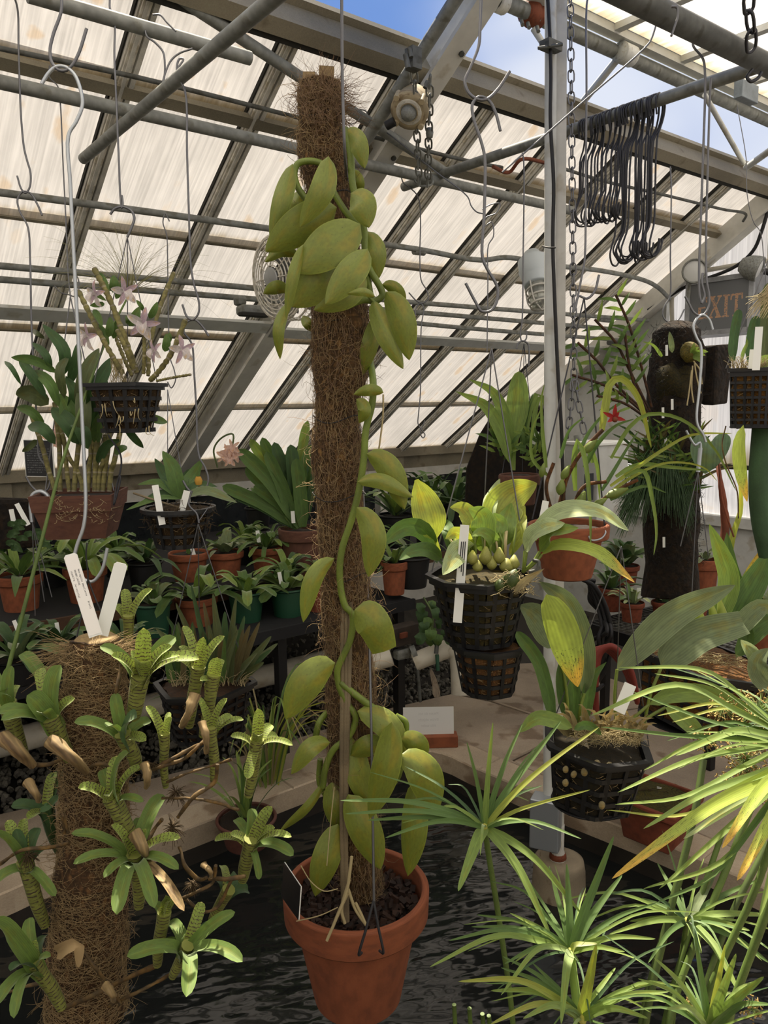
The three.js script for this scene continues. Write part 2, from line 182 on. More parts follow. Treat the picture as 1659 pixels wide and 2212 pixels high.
// ================= the setting =================
const UB0 = -0.645, DU = 0.365, GABLE = 2.275, LEFT = -3.6, FAR = 5.0, VT = 2.19, seams = [-0.03, 0.443, 0.93, 1.415, 1.9, VT];
{ // roof: whitewashed panes between glazing bars
  const roof = structure('ceiling'), len = VT - seams[0];
  const bars = []; for (let u = UB0 - DU * 8; u < GABLE; u += DU) bars.push(u);
  const paneGeo = seams.slice(1).map((s, j) => { const g = new THREE.PlaneGeometry(DU, s - seams[j] + 0.03, 1, 1); return g; });
  const putPane = (pos, ax, ay, g, mat) => { const m = mesh('pane', g, mat); m.matrixAutoUpdate = true; m.quaternion.setFromRotationMatrix(new THREE.Matrix4().makeBasis(ax, ay, ax.clone().cross(ay))); m.position.copy(pos); roof.add(m); };
  const r = rng(5);
  [...bars, bars.at(-1) + DU].forEach((u, i) => { if (u - DU < LEFT || u - DU / 2 > GABLE) return; for (let j = 0; j < 5; j++) putPane(Rf(u - DU / 2, (seams[j] + seams[j + 1]) / 2 + 0.01, -0.012 - 0.004 * (j % 2)), U, V, paneGeo[j], pane[Math.floor(r() * 4)]); });
  for (const u of bars) {
    if (u < LEFT) continue;
    const b = roof.part('glazing_bar', [beam(Rf(u, -0.06, 0.004), Rf(u, VT, 0.004), 0.028, 0.046, N), beam(Rf(u - 0.01, -0.06, 0.024), Rf(u - 0.01, VT, 0.024), 0.016, 0.008, N), beam(Rf(u + 0.012, -0.06, 0.022), Rf(u + 0.012, VT, 0.022), 0.012, 0.012, N)], M.aluDark);
    roof.part('bar_cap', [beam(Rf(u - 0.016, -0.06, 0.021), Rf(u - 0.016, VT, 0.021), 0.008, 0.007, N), beam(Rf(u - 0.002, -0.06, 0.022), Rf(u - 0.002, VT, 0.022), 0.008, 0.007, N)], M.alu, b);
    roof.part('dark_edge_strip', lumpy(beam(Rf(u - 0.0255, -0.06, 0.0), Rf(u - 0.0255, VT, 0.0), 0.012, 0.003, N), 0.0025, 30, 2), M.nearBlack, b);  // near-black uneven strip down the left edge of each bar
  }
  for (let j = 1; j < 4; j++) roof.part('lap_seal', lumpy(beam(Rf(LEFT, seams[j], -0.004), Rf(GABLE, seams[j], -0.004), 0.006, 0.009, N), 0.003, 25, j), M.dirtyLedge);
  roof.part('purlin', [beam(Rf(LEFT, 1.895, 0.02), Rf(GABLE, 1.895, 0.02), 0.02, 0.032, N)], M.dirtyLedge);
  roof.part('ridge_edge', [beam(Rf(LEFT, VT, 0.03), Rf(GABLE + 0.3, VT, 0.03), 0.075, 0.043, N), beam(Rf(LEFT, VT + 0.02, -0.02), Rf(GABLE + 0.3, VT + 0.02, -0.02), 0.02, 0.04, N)], M.dirtyLedge);
  roof.part('edge_flashing', beam(Rf(LEFT, VT - 0.033, 0.045), Rf(GABLE, VT - 0.033, 0.045), 0.03, 0.014, N), M.nearBlack);
  // wide white rafters of the frame
  for (const u of [0.125, 0.125 - DU * 6, GABLE - 0.07]) { const f = roof.part('rafter', [beam(Rf(u, -0.06, 0.05), Rf(u, 2.62, 0.05), 0.1, 0.012, N), beam(Rf(u - 0.006, -0.06, 0.1), Rf(u - 0.006, 2.62, 0.1), 0.012, 0.07, N)], M.paint); if (u < 0.2 && u > 0) for (const v of [2.3, 1.95]) roof.part('bolt', rod(Rf(u + 0.012, v, 0.1), Rf(u + 0.012, v, 0.112), 0.008, 8), M.galvDark, f); }
  roof.part('rafter_tube', rod(onRoof(1012, -45, 0.15), onRoof(700, 445, 0.12), 0.017, 12), M.galv);
  // flat white bar along the roof, a little below the glass
  roof.part('flat_bar', beam(Rf(LEFT, 1.14, 0.1), Rf(0.09, 1.14, 0.1), 0.012, 0.055, N), M.paintClean);
  roof.part('flat_bar', beam(Rf(0.1, 1.115, 0.1), Rf(GABLE, 1.115, 0.1), 0.012, 0.05, N), M.paintClean);
  // ridge tube, the propped-open vent sash beyond it and the other slope, above and behind the camera
  const RH = 2.43, RW = 2.0;
  roof.part('ridge_tube', rod(G(LEFT, RH, RW), G(GABLE + 0.3, RH, RW), 0.021, 14), M.galv);
  const sw0 = 2.03, sw1 = 2.95, sh0 = 2.475;
  roof.part('sash_rail', [beam(G(LEFT, sh0 - 0.01, sw0), G(GABLE + 0.3, sh0 - 0.01, sw0), 0.03, 0.035, Y), beam(G(LEFT, sh0 - 0.03, sw1), G(GABLE + 0.3, sh0 - 0.03, sw1), 0.06, 0.05, Y)], M.paintClean);
  const sg = new THREE.PlaneGeometry(DU, sw1 - sw0), dn = W.clone().multiplyScalar(Math.cos(SL)).addScaledVector(Y, -Math.sin(SL)), L2 = (FAR - sw1) / Math.cos(SL), og = new THREE.PlaneGeometry(DU, L2);
  for (let u = UB0 - DU * 8 - 0.1; u < GABLE + 0.3; u += DU) {
    if (!(u > -0.6 && u < 0.1)) putPane(G(u + DU / 2, sh0, (sw0 + sw1) / 2), U, W, sg, clearer[Math.floor(r() * 2)]);
    roof.part('sash_bar', beam(G(u, sh0 - 0.008, sw0), G(u, sh0 - 0.008, sw1), 0.022, 0.028, Y), M.paintClean);
    putPane(G(u + DU / 2, 0, sw1).setY(sh0).addScaledVector(dn, L2 / 2), U, dn, og, clearer[Math.floor(r() * 2)]);
    const a = G(u, sh0 - 0.01, sw1); roof.part('glazing_bar', beam(a, a.clone().addScaledVector(dn, L2), 0.03, 0.046, Y), M.aluDark);
  }
  // vent arms that push the sash
  const arm = (x, y, z, x2, y2, z2, r = 0.009) => roof.part('vent_arm', rod(P(x, y, z), P(x2, y2, z2), r, 8), M.paintClean);
  arm(1338, 122, 2.42, 1246, 236, 2.62, 0.012); arm(1522, 205, 2.6, 1606, 352, 2.95); arm(1612, 362, 2.95, 1668, 322, 2.7, 0.012); arm(1152, 62, 2.2, 1172, 92, 2.2);
  roof.part('arm_bracket', [lathe([[0, -0.03], [0.031, -0.03], [0.031, 0.03], [0, 0.03]], P(1352, 117, 2.41), 14, U)], M.paintClean);
  for (const [x, y, z] of [[1082, 4, 2.1], [1055, 2, 2.08]]) roof.part('tube_collar', lathe([[0.02, -0.014], [0.029, -0.014], [0.029, 0.014], [0.02, 0.014]], P(x, y, z), 14, U), M.paint);
  roof.part('tube_clamp', lumpy(lathe([[0.019, -0.03], [0.03, -0.025], [0.036, 0], [0.03, 0.02], [0.036, 0.035], [0.02, 0.04]], P(1148, 28, 2.18), 16, U), 0.008, 40, 3), M.rust);
  for (const [x, y] of [[1140, 50], [1160, 58], [1126, 44]]) roof.part('clamp_bolt', rod(P(x, y, 2.16), P(x + 3, y + 10, 2.15), 0.006, 6), M.galv);
}
{ // wall under the eave: dirty ledge, white frames, dark panes
  const w = structure('wall_back'), bx = (u0, u1, h0, h1, w0, w1, m, n) => w.part(n, box(G((u0 + u1) / 2, (h0 + h1) / 2, (w0 + w1) / 2), u1 - u0, h1 - h0, w1 - w0, U, Y), m);
  bx(LEFT, GABLE, 1.035, 1.085, -0.12, 0.03, M.dirtyLedge, 'eave_plate'); bx(LEFT, GABLE, 0.955, 1.04, -0.12, -0.03, M.dirtyLedge, 'fascia'); bx(LEFT, GABLE, 0.9, 0.957, -0.12, -0.02, M.paint, 'window_head'); bx(LEFT, GABLE, -0.1, 0.36, -0.16, -0.03, M.paint, 'knee_wall');
  bx(LEFT, GABLE, 0.36, 0.41, -0.12, -0.01, M.paint, 'sill');
  const glass = std('#22272a', { roughness: 0.25, map: T.grain });
  for (let u = LEFT, k = 0; u < GABLE; u += 0.42, k++) { bx(u - 0.028, u + 0.028, 0.4, 0.91, -0.12, -0.025, M.paint, 'mullion'); bx(u + 0.028, u + 0.392, 0.4, 0.91, -0.09, -0.08, glass, 'pane'); }
  for (let u = UB0 - DU * 4; u < GABLE; u += DU * 2) bx(u - 0.03, u + 0.03, 0.955, 1.05, -0.05, 0.0, M.dirtyLedge, 'bracket');
}
{ // gable end: white boards and pale glass
  const w = structure('wall_right'), prof = (a) => a.map(([x, y]) => new THREE.Vector2(x, y));
  const plate = (pts, d, off, m, n) => { const g = new THREE.ExtrudeGeometry(new THREE.Shape(prof(pts)), { depth: d, bevelEnabled: false }); g.applyMatrix4(new THREE.Matrix4().makeBasis(W, Y, W.clone().cross(Y)).setPosition(G(GABLE + off, 0, 0))); return w.part(n, g, m); };
  const sgn = W.clone().cross(Y).dot(U) > 0 ? 1 : -1;
  plate([[-0.1, -0.3], [0.62, -0.3], [0.62, 1.49], [0, 1.08], [-0.1, 1.08]], 0.06, 0.06 * (sgn < 0 ? 1 : 0), M.paintClean, 'wall_board');
  plate([[0.62, -0.3], [5.0, -0.3], [5.0, 0.75], [0.62, 0.75]], 0.06, 0.06 * (sgn < 0 ? 1 : 0), M.paintClean, 'wall_board');
  plate([[0.4, 1.03], [1.3, 1.03], [1.3, 1.9], [0.4, 1.34]], 0.03, sgn < 0 ? 0 : -0.03, M.paintClean, 'wall_board');
  const gl = clearer[1];
  const pn = (a, b, h0, h1, ht = h1) => { w.part('pane', quad(G(GABLE + 0.02, h0, a), G(GABLE + 0.02, h0, b), G(GABLE + 0.02, ht, b), G(GABLE + 0.02, h1, a)), gl); };
  const rt = (x) => x < 1.82 ? 1.08 + 0.671 * x : x < 2.95 ? 2.43 : 2.43 - 0.671 * (x - 2.95);
  for (let a = 0.62; a < 4.9; a += 0.6) { const b = Math.min(5, a + 0.6); pn(a, b, 0.75, 1.02); pn(a, b, 1.02, rt(a), rt(b)); w.part('mullion', box(G(GABLE, (0.72 + rt(a)) / 2, a), 0.05, rt(a) - 0.72, 0.045, U, Y), M.paintClean); }
  w.part('transom', box(G(GABLE, 1.02, 2.8), 0.04, 0.02, 4.4, U, Y), M.nearBlack); w.part('transom', box(G(GABLE, 0.75, 2.8), 0.06, 0.05, 4.4, U, Y), M.paintClean);
}
{ // the two sides that lie behind the camera
  const w = structure('wall_left'), f = structure('wall_front');
  w.part('wall_board', box(G(LEFT - 0.03, 0.25, 2.4), 0.06, 1.1, 5.2, U, Y), M.paint); for (let a = 0; a < 5; a += 1) w.part('pane', quad(G(LEFT, 0.8, a), G(LEFT, 0.8, a + 1), G(LEFT, a < 2 ? 1.08 + 0.67 * (a + 1) : a < 3 ? 2.43 : 2.43 - 0.67 * (a - 2), a + 1), G(LEFT, a < 2 ? 1.08 + 0.67 * a : a < 4 ? 2.43 : 1.75, a)), pane[1]);
  f.part('wall_board', box(G(-0.7, 0.25, FAR + 0.03), 6.2, 1.1, 0.06, U, Y), M.paint); for (let u = LEFT; u < GABLE; u += 0.6) f.part('pane', quad(G(u, 0.8, FAR), G(u + 0.6, 0.8, FAR), G(u + 0.6, 1.12, FAR), G(u, 1.12, FAR)), pane[2]);
}
const BANK = [[-260, 2035], [0, 1935], [100, 1892], [300, 1830], [460, 1772], [559, 1733], [701, 1680], [800, 1645], [860, 1628], [911, 1623], [960, 1631], [1012, 1655], [1080, 1684], [1160, 1718], [1290, 1768], [1429, 1823], [1534, 1869], [1659, 1925], [1850, 2015]];
const FL = 0.18;
{ // floor: pond basin, coping stones, paving slabs, gravel strip
  const fl = structure('floor');
  const edge = new THREE.CatmullRomCurve3(BANK.map(([x, y]) => onY(x, y, FL)), false, 'centripetal').getSpacedPoints(72);
  const off = edge.map((p, i) => { const t = edge[Math.min(i + 1, 72)].clone().sub(edge[Math.max(i - 1, 0)]).setY(0).normalize(); return p.clone().addScaledVector(new V3(t.z, 0, -t.x), 0.115); });
  const near = [onY(1850, 2600, FL), onY(-260, 2600, FL)];
  const hole = [...edge, ...near], outer = [G(LEFT, 0, -0.1), G(GABLE, 0, -0.1), G(GABLE, 0, FAR), G(LEFT, 0, FAR)];
  const s = new THREE.Shape(outer.map((p) => new THREE.Vector2(p.x, -p.z))); s.holes.push(new THREE.Path(hole.map((p) => new THREE.Vector2(p.x, -p.z))));
  const g = new THREE.ExtrudeGeometry(s, { depth: 0.5, bevelEnabled: false }); g.rotateX(-PI / 2); g.translate(0, FL - 0.56, 0); fl.part('floor_base', g, M.wet);
  fl.part('pond_bed', quad(G(LEFT, -0.4, 0), G(GABLE, -0.4, 0), G(GABLE, -0.4, FAR), G(LEFT, -0.4, FAR)), M.dark);
  for (let i = 0; i < 72; i += 9) fl.part('coping_stone', slab([...edge.slice(i, i + 10), ...off.slice(i, i + 10).reverse()], FL - 0.06, FL), M.coping);
  const q = (a) => a.map(([x, y]) => onY(x, y, FL)), at = (i, j) => off.slice(i, j + 1).map((p) => p.clone()).reverse();
  const near_ = (x, y) => { const p = onY(x, y, FL); let b = 0; off.forEach((o, i) => { if (o.distanceTo(p) < off[b].distanceTo(p)) b = i; }); return b; };
  const i1 = near_(600, 1700), i2 = near_(1108, 1660), i3 = near_(1840, 1990);
  fl.part('paving_slab', slab([...q([[-260, 1850], [0, 1760], [300, 1690], [560, 1625]]), ...at(0, i1)], FL - 0.04, FL - 0.001), M.concrete);
  fl.part('paving_slab', slab([...q([[564, 1622], [828, 1534], [975, 1500], [1060, 1517], [1178, 1556], [1183, 1604], [1106, 1642]]), ...at(i1, i2)], FL - 0.04, FL - 0.001), M.concrete);
  fl.part('paving_slab', slab(q([[979, 1497], [1000, 1440], [1210, 1430], [1420, 1500], [1440, 1520], [1186, 1555], [1063, 1514]]), FL - 0.04, FL - 0.001), M.concrete);
  fl.part('paving_slab', slab([...q([[1109, 1645], [1187, 1605], [1189, 1558], [1445, 1523], [1700, 1600], [2300, 1680], [2500, 2200]]), ...at(i2, i3)], FL - 0.04, FL - 0.001), M.concrete);
  fl.part('paving_slab', slab([G(LEFT, 0, 3.35), G(GABLE, 0, 3.35), G(GABLE, 0, FAR), G(LEFT, 0, FAR)].reverse(), FL - 0.04, FL + 0.002), M.coping);
  // gravel
  const st = new THREE.IcosahedronGeometry(1, 0); lumpy(st, 0.35, 1.2, 4); const NS = 5200, im = new THREE.InstancedMesh(st, M.gravel, NS), r = rng(31), m4 = new THREE.Matrix4(), col = new THREE.Color();
  for (let i = 0; i < NS; i++) { const u = lerp(-1.6, 1.15, r()), w = lerp(0.1, 1.42, Math.sqrt(r())), k = lerp(0.007, 0.017, r() * r()), p = G(u, FL - 0.05 + k * 0.4 + 0.012 * r(), w); m4.compose(p, new THREE.Quaternion().setFromEuler(new THREE.Euler(r() * 6, r() * 6, r() * 6)), new V3(k * 1.2, k * 0.8, k)); im.setMatrixAt(i, m4); const c = 0.35 + 0.6 * r(); im.setColorAt(i, col.setRGB(c, c * 0.97, c * 0.9)); }
  im.name = 'gravel'; im.castShadow = im.receiveShadow = true; im.userData = { kind: 'stuff', label: 'dark grey gravel under the plant bench', category: 'gravel' }; scene.add(im);
  // pond water: real ripples
  const NX = 340, pos = [], idx = [], a0 = 0, wx = [-1.9, 1.6], wz = [-2.62, -0.6];
  for (let j = 0; j <= NX; j++) for (let i = 0; i <= NX; i++) { const x = lerp(...wx, i / NX), z = lerp(...wz, j / NX), d = fbm(x * 3, z * 3, 3, 2), y = 0.0036 * (fbm(x * 10 + d * 2, z * 42 + x * 6 + d * 3, 7, 3) - 0.5) + 0.0022 * (fbm(x * 40, z * 70, 9, 2) - 0.5); pos.push(x, FL - 0.11 + y, z); }
  for (let j = 0; j < NX; j++) for (let i = 0; i < NX; i++) { const a = j * (NX + 1) + i, b = a + NX + 1; idx.push(a, b, a + 1, b, b + 1, a + 1); }
  const wg = new THREE.BufferGeometry(); wg.setAttribute('position', new THREE.Float32BufferAttribute(pos, 3)); wg.setIndex(idx); wg.computeVertexNormals();
  const wm = new THREE.Mesh(wg, std('#1b1d1c', { roughness: 0.07 })); wm.name = 'pond_water'; wm.userData = { kind: 'stuff', label: 'black rippling pond water', category: 'water' }; wm.receiveShadow = true; scene.add(wm);
}
// ================= pipes, post, hooks, chains, fittings =================
{
  const rail = (label, pts, r, mat = M.galv, n = 'hanging_rail', cat = 'pipe', grp) => solo(n, label, cat, tube(pts, r, { smooth: pts.length > 2, n: 24, m: 14 }), mat, grp);
  const k = 1.0, H = 2.245;
  const P1 = (x, y) => P(x, y, 1.86 * 3.38 / (10000 / (2955 - x)) * 10000 / (2955 - x) / 3.38);
  const zU = (x, z0, x0) => z0 * (2955 - x0) / (2955 - x), zW = (x, z0, x0) => z0 * (x0 + 485) / (x + 485);
  rail('long galvanised rail running behind the tall moss pole to the white post', [P(-120, 150, zU(-120, 1.64, 0)), P(1238, 456, zU(1238, 1.64, 0))], 0.0152);
  rail('upper left galvanised rail ending in a capped stub under the glass', [P(60, -12, zU(60, 1.65, 540)), P(540, 126, 1.65)], 0.0142);
  rail('short cross rail pointing down left in front of two long rails', [P(180, 343, zW(180, 1.6, 310)), P(640, -45, zW(640, 1.6, 310))], 0.0128);
  rail('diagonal rail passing behind the top of the moss pole', [P(355, -26, 1.7), P(968, 376, 2.42)], 0.0145);
  rail('cross rail carrying the big bunch of spare wire hooks', [P(872, 404, zW(872, 2.4, 950)), P(1660, 136, zW(1660, 2.4, 950))], 0.0142);
  rail('thick galvanised rail in the top right corner', [P(1310, -32, 1.27), P(1720, 172, 1.68)], 0.0212, M.galvDark);
  const cond = (label, pts, r, off = 0.12, m = M.galv) => rail(label, pts.map(([x, y]) => onRoof(x, y, off)), r, m, 'conduit', 'conduit');
  cond('painted conduit leading under the glass to the jelly jar lamp', [[-60, 408], [300, 455], [590, 495], [900, 538], [1040, 562], [1090, 556], [1140, 562]], 0.0095, 0.13);
  cond('upper of three grey heating pipes under the slope', [[-60, 569], [400, 609], [880, 652], [1400, 692]], 0.0095, 0.13);
  cond('middle of three grey heating pipes under the slope', [[-60, 599], [400, 634], [880, 673], [1375, 715]], 0.0095, 0.13);
  cond('lower of three grey heating pipes under the slope, right half only', [[660, 662], [880, 696], [1340, 735]], 0.0092, 0.13);
  cond('thin dark water pipe above the highest purlin', [[-60, 92], [300, 168], [660, 258], [1000, 345], [1085, 362]], 0.0058, 0.07, M.galvDark);
  cond('bent brass drain pipe between the rails', [[1065, 360], [1100, 372], [1125, 345], [1180, 352]], 0.006, 0.1, M.rust);
  cond('thin pipe running from the post to the gable bar', [[1180, 352], [1300, 390], [1430, 420], [1560, 452], [1612, 464], [1605, 478]], 0.0058, 0.08, M.galvDark);
  const gcond = (label, pts, r, m = M.galv) => rail(label, pts.map(([x, y, o]) => onGable(x, y, o)), r, m, 'conduit', 'conduit');
  cond('conduit bending down from the post to the gable wall', [[1210, 575], [1300, 585], [1390, 605], [1420, 620], [1446, 645]], 0.0098, 0.14);
  gcond('vertical grey conduit on the gable wall left of the sign', [[1452, 705, 0.05], [1452, 640, 0.05], [1458, 612, 0.05], [1480, 596, 0.05], [1560, 578, 0.05], [1670, 562, 0.05]], 0.011, M.pvc);
  gcond('dark hose looping from the gable bar to the sign', [[1659, 455, 0.09], [1645, 500, 0.09], [1628, 540, 0.08], [1590, 575, 0.08], [1480, 620, 0.08], [1400, 670, 0.08]], 0.008, M.cable);
  for (const [x, y, l] of [[905, 543, 'coupling on the lamp conduit'], [1305, 690, 'coupling on the upper heating pipe'], [265, 606, 'coupling on the middle heating pipe'], [1326, 741, 'dark end cap of the lowest heating pipe']]) solo('pipe_coupling', l + ' below the glass', 'coupling', tube([onRoof(x - 11, y - 1.2, 0.13), onRoof(x + 11, y + 1.2, 0.13)], 0.0135, { smooth: false, m: 14 }), x > 1310 ? M.galvDark : M.galv);
}
{ // white post in the pond: pipe and channel, cable, box and concrete foot
  const b = P(1200, 1950, 2.031), t = thing('support_post', 'tall white post standing in the pond with a black cable up its side', 'post', [b.x, -0.38, b.z]);
  t.part('pipe', rod(P(1186, 1715, 2.005), P(1190, -40, 1.910), 0.015, 16), M.paintClean);
  t.part('channel', [beam(P(1203, 1705, 2.022), P(1212, -40, 1.923), 0.035, 0.03, ray(1210, 800))], M.paint);
  const c = t.part('cable', tube([P(1182, -20, 1.879), P(1186, 40, 1.879), P(1190, 150, 1.879), P(1189, 260, 1.884), P(1196, 400, 1.892), P(1194, 520, 1.901), P(1198, 640, 1.910), P(1205, 800, 1.927), P(1213, 930, 1.936), P(1216, 1020, 1.944), P(1222, 1200, 1.953)], 0.0046, { n: 60 }), M.cable);
  t.part('cable_tie', [tube([P(1172, 532, 1.910), P(1186, 535, 1.884), P(1200, 535, 1.884)], 0.0022, { n: 6, m: 5 })], M.cable, c);
  t.part('clamp', [box(P(1190, 100, 1.884), 0.05, 0.02, 0.03, U, Y), rod(P(1162, 104, 1.866), P(1215, 96, 1.866), 0.004, 6)], M.galvDark);
  t.part('sleeve', box(P(1180, 1775, 1.996), 0.076, 0.135, 0.052, new V3(0.9, 0, 0.43).normalize(), Y, 0.004), M.zinc);
  t.part('flange', [box(P(1208, 1790, 1.996), 0.014, 0.17, 0.009, new V3(1, 0, 0), Y), box(P(1212, 1665, 1.979), 0.019, 0.31, 0.01, new V3(1, 0, 0), Y)], M.paint);
  t.part('stub', lathe([[0, -0.02], [0.019, -0.02], [0.021, 0], [0.0155, 0.02], [0.0155, 0.09], [0, 0.09]], P(1205, 1850, 2.014), 16), M.paint);
  t.part('rust_ring', lathe([[0.0165, -0.004], [0.0225, -0.004], [0.0215, 0.006], [0.0165, 0.012]], P(1205, 1849, 2.014), 14), M.rust);
  t.part('foot', lumpy(lathe([[0, 0], [0.044, 0.0], [0.063, -0.01], [0.067, -0.035], [0.07, -0.12], [0.072, -0.3], [0, -0.3]], P(1207, 1848, 2.031), 28), 0.004, 14, 2), M.stump);
}
// wire hooks: one bent wire each
const wires = [
  // label, depth, radius, points, material
  ['thin wire hook hanging from the far left edge of the roof', 1.6, 0.0021, [[30, -10], [38, 20], [40, 100], [42, 170], [46, 260], [52, 320], [58, 345], [66, 375], [64, 405], [55, 417], [46, 408], [37, 380]]],
  ['long wire hook whose line runs down in front of the black sign', 1.6, 0.0021, [[91, 465], [80, 440], [66, 418], [50, 414], [38, 430], [42, 455], [60, 490], [65, 560], [68, 700], [76, 850], [82, 950], [84, 985], [102, 1012], [108, 1036], [102, 1058], [88, 1064], [70, 1052], [56, 1029]]],
  ['thick near wire hook with an open upturned tip, top left', 1.2, 0.0026, [[133, -10], [132, 25], [115, 75], [108, 110], [112, 135], [125, 150], [140, 153], [155, 142], [170, 115], [187, 62]]],
  ['thick long hook with a crooked shank above the two white tags', 1.2, 0.0028, [[90, 181], [105, 158], [122, 144], [142, 145], [160, 160], [173, 190], [178, 226], [165, 262], [148, 292], [152, 400], [160, 560], [170, 750], [180, 960], [185, 1095], [180, 1140], [166, 1180], [161, 1205], [168, 1235], [182, 1252], [200, 1256], [220, 1232], [232, 1184]], 1],
  ['straight wire dropping from the upper left rail to a small hook', 1.47, 0.002, [[237, -2], [238, 20], [246, 30], [247, 120], [250, 190], [256, 330], [260, 425], [263, 450], [265, 440], [263, 422]]],
  ['short stout hook above the basket of jointed canes', 1.47, 0.0025, [[238, 463], [248, 451], [265, 447], [283, 455], [290, 470], [284, 492], [275, 512]]],
  ['hair-thin wire behind the crooked hook, left', 1.72, 0.0015, [[107, 142], [106, 165], [125, 187], [130, 220], [136, 350], [142, 470], [147, 590], [152, 640]]],
  ['loose hook lying over the upper left rail', 1.5, 0.0019, [[330, 32], [345, 32], [360, 48], [380, 68]]],
  ['kinked hook bridging from the long rail to the short cross rail', 1.5, 0.002, [[313, 60], [317, 78], [335, 92], [352, 112], [356, 140], [354, 172], [350, 184], [358, 155], [370, 130], [388, 115], [416, 105]]],
  ['long wire falling past the left side of the tall moss pole', 1.45, 0.002, [[384, 172], [382, 145], [388, 127], [396, 128], [384, 150], [388, 170], [400, 198], [404, 330], [408, 460], [412, 570], [418, 610], [430, 655], [428, 678], [416, 691], [404, 684], [394, 658]]],
  ['lower wire with crooked foot above the flat-leaved orchid basket', 1.48, 0.0021, [[451, 726], [436, 704], [420, 691], [403, 697], [397, 716], [414, 742], [419, 800], [424, 880], [430, 985], [444, 1012], [450, 1038], [440, 1064], [424, 1070], [406, 1056], [395, 1038]]],
  ['thin wire on the conduit left of the pole', 1.95, 0.0016, [[366, 478], [357, 462], [352, 480], [360, 508], [362, 560], [364, 700], [368, 775], [376, 798], [379, 822], [370, 838], [362, 825]]],
  ['bent wire over the left heating pipe', 2.05, 0.0019, [[118, 618], [132, 632], [150, 637], [160, 640], [170, 625], [168, 600], [160, 592]]],
  ['thin wire hanging from the rail stub right of the pole', 2.5, 0.0021, [[866, 380], [872, 396], [886, 406], [904, 428], [907, 560], [910, 606], [922, 628], [925, 645], [912, 655], [900, 650], [883, 632]]],
  ['thin straight wire under the rail stub, ending in a tiny eye', 2.5, 0.0019, [[897, 680], [900, 662], [908, 656], [915, 664], [910, 705], [908, 850], [904, 895], [903, 915], [912, 930], [918, 940], [914, 946], [908, 936], [918, 908]]],
  ['slanting taut wire crossing the rails right of the pole', 2.2, 0.0019, [[776, 236], [790, 240], [798, 256], [860, 305], [940, 370], [1010, 425], [1018, 445], [1030, 458], [1045, 462]]],
  ['thick near hook with an open upturned tip against the sky', 1.45, 0.003, [[1040, -10], [1037, 60], [1034, 100], [1015, 148], [1004, 175], [1012, 200], [1030, 214], [1052, 214], [1076, 192], [1101, 154]]],
  ['long hook hanging in the open hook against the sky', 1.45, 0.0029, [[1081, 283], [1070, 242], [1055, 216], [1035, 209], [1021, 224], [1022, 252], [1040, 308], [1047, 340], [1046, 460], [1042, 555], [1052, 580], [1074, 620], [1073, 650], [1060, 671], [1040, 672], [1027, 652], [1006, 612]]],
  ['knotted fine wire beside the long hook right of the pole', 2.0, 0.0017, [[1042, 452], [1060, 442], [1080, 440], [1072, 460], [1050, 470], [1044, 490], [1062, 480], [1066, 510], [1055, 530], [1054, 600], [1052, 760]]],
  ['straight wire beside the white post, left', 2.1, 0.002, [[1128, 330], [1131, 345], [1130, 560], [1128, 690], [1124, 725], [1128, 738], [1136, 733], [1138, 715]]],
  ['small hook above the old clay pot left of the post', 2.1, 0.0025, [[1116, 754], [1118, 744], [1128, 737], [1140, 742], [1143, 760], [1142, 790]]],
  ['straight wire just right of the white post', 1.75, 0.0024, [[1272, -10], [1268, 5], [1267, 200], [1265, 400], [1263, 560], [1256, 600], [1248, 640], [1238, 675], [1240, 655]]],
  ['upturned hook holding the clay pot right of the post', 1.75, 0.0028, [[1294, 594], [1284, 630], [1268, 645], [1250, 640], [1244, 660], [1240, 672]]],
  ['taut wire slanting from the thick rail down behind the post', 1.6, 0.002, [[1420, 44], [1408, 82], [1398, 98], [1250, 228], [1085, 372]]],
  ['hook hanging loose over the thick rail, top right', 1.33, 0.0023, [[1450, 14], [1462, 16], [1464, 34], [1456, 60], [1450, 78]]],
  ['dropped long wire in front of the illuminated sign', 1.5, 0.0023, [[1496, 84], [1498, 100], [1518, 126], [1523, 160], [1520, 300], [1514, 470], [1510, 600], [1512, 640], [1516, 655], [1522, 640], [1516, 610], [1518, 590]]],
  ['second long wire in front of the illuminated sign', 1.5, 0.0021, [[1536, 168], [1534, 200], [1530, 320], [1526, 600], [1532, 640], [1530, 665], [1516, 682], [1500, 676], [1488, 655], [1480, 640]]],
  ['grey wire with a wavy shank over the heart-shaped leaf', 1.5, 0.0026, [[1540, 712], [1532, 690], [1518, 680], [1504, 690], [1498, 706], [1505, 730], [1514, 748], [1512, 830], [1505, 900], [1508, 920], [1520, 940], [1525, 955]], 1],
  ['wire hook around the dark tree-fern slab', 2.3, 0.0023, [[1448, 360], [1450, 400], [1448, 560], [1447, 640], [1436, 660], [1431, 676], [1436, 690], [1450, 698], [1466, 690], [1478, 668]]],
  ['slack thin wire from the vent arm beside the gable', 2.5, 0.0014, [[1592, 228], [1600, 270], [1612, 345], [1614, 420], [1628, 480], [1642, 500], [1650, 560], [1657, 640]]],
  ['fine fixing wire on the moss pole rail', 2.1, 0.0014, [[748, 262], [758, 268], [772, 262], [780, 246], [770, 238]]],
];
for (const [label, z, r, pts, m] of wires) solo('wire_hook', label, 'hook', tube(pts.map(([x, y]) => P(x, y, z)), r, { n: pts.length * 5, m: 6 }), m ? M.zinc : M.wire);
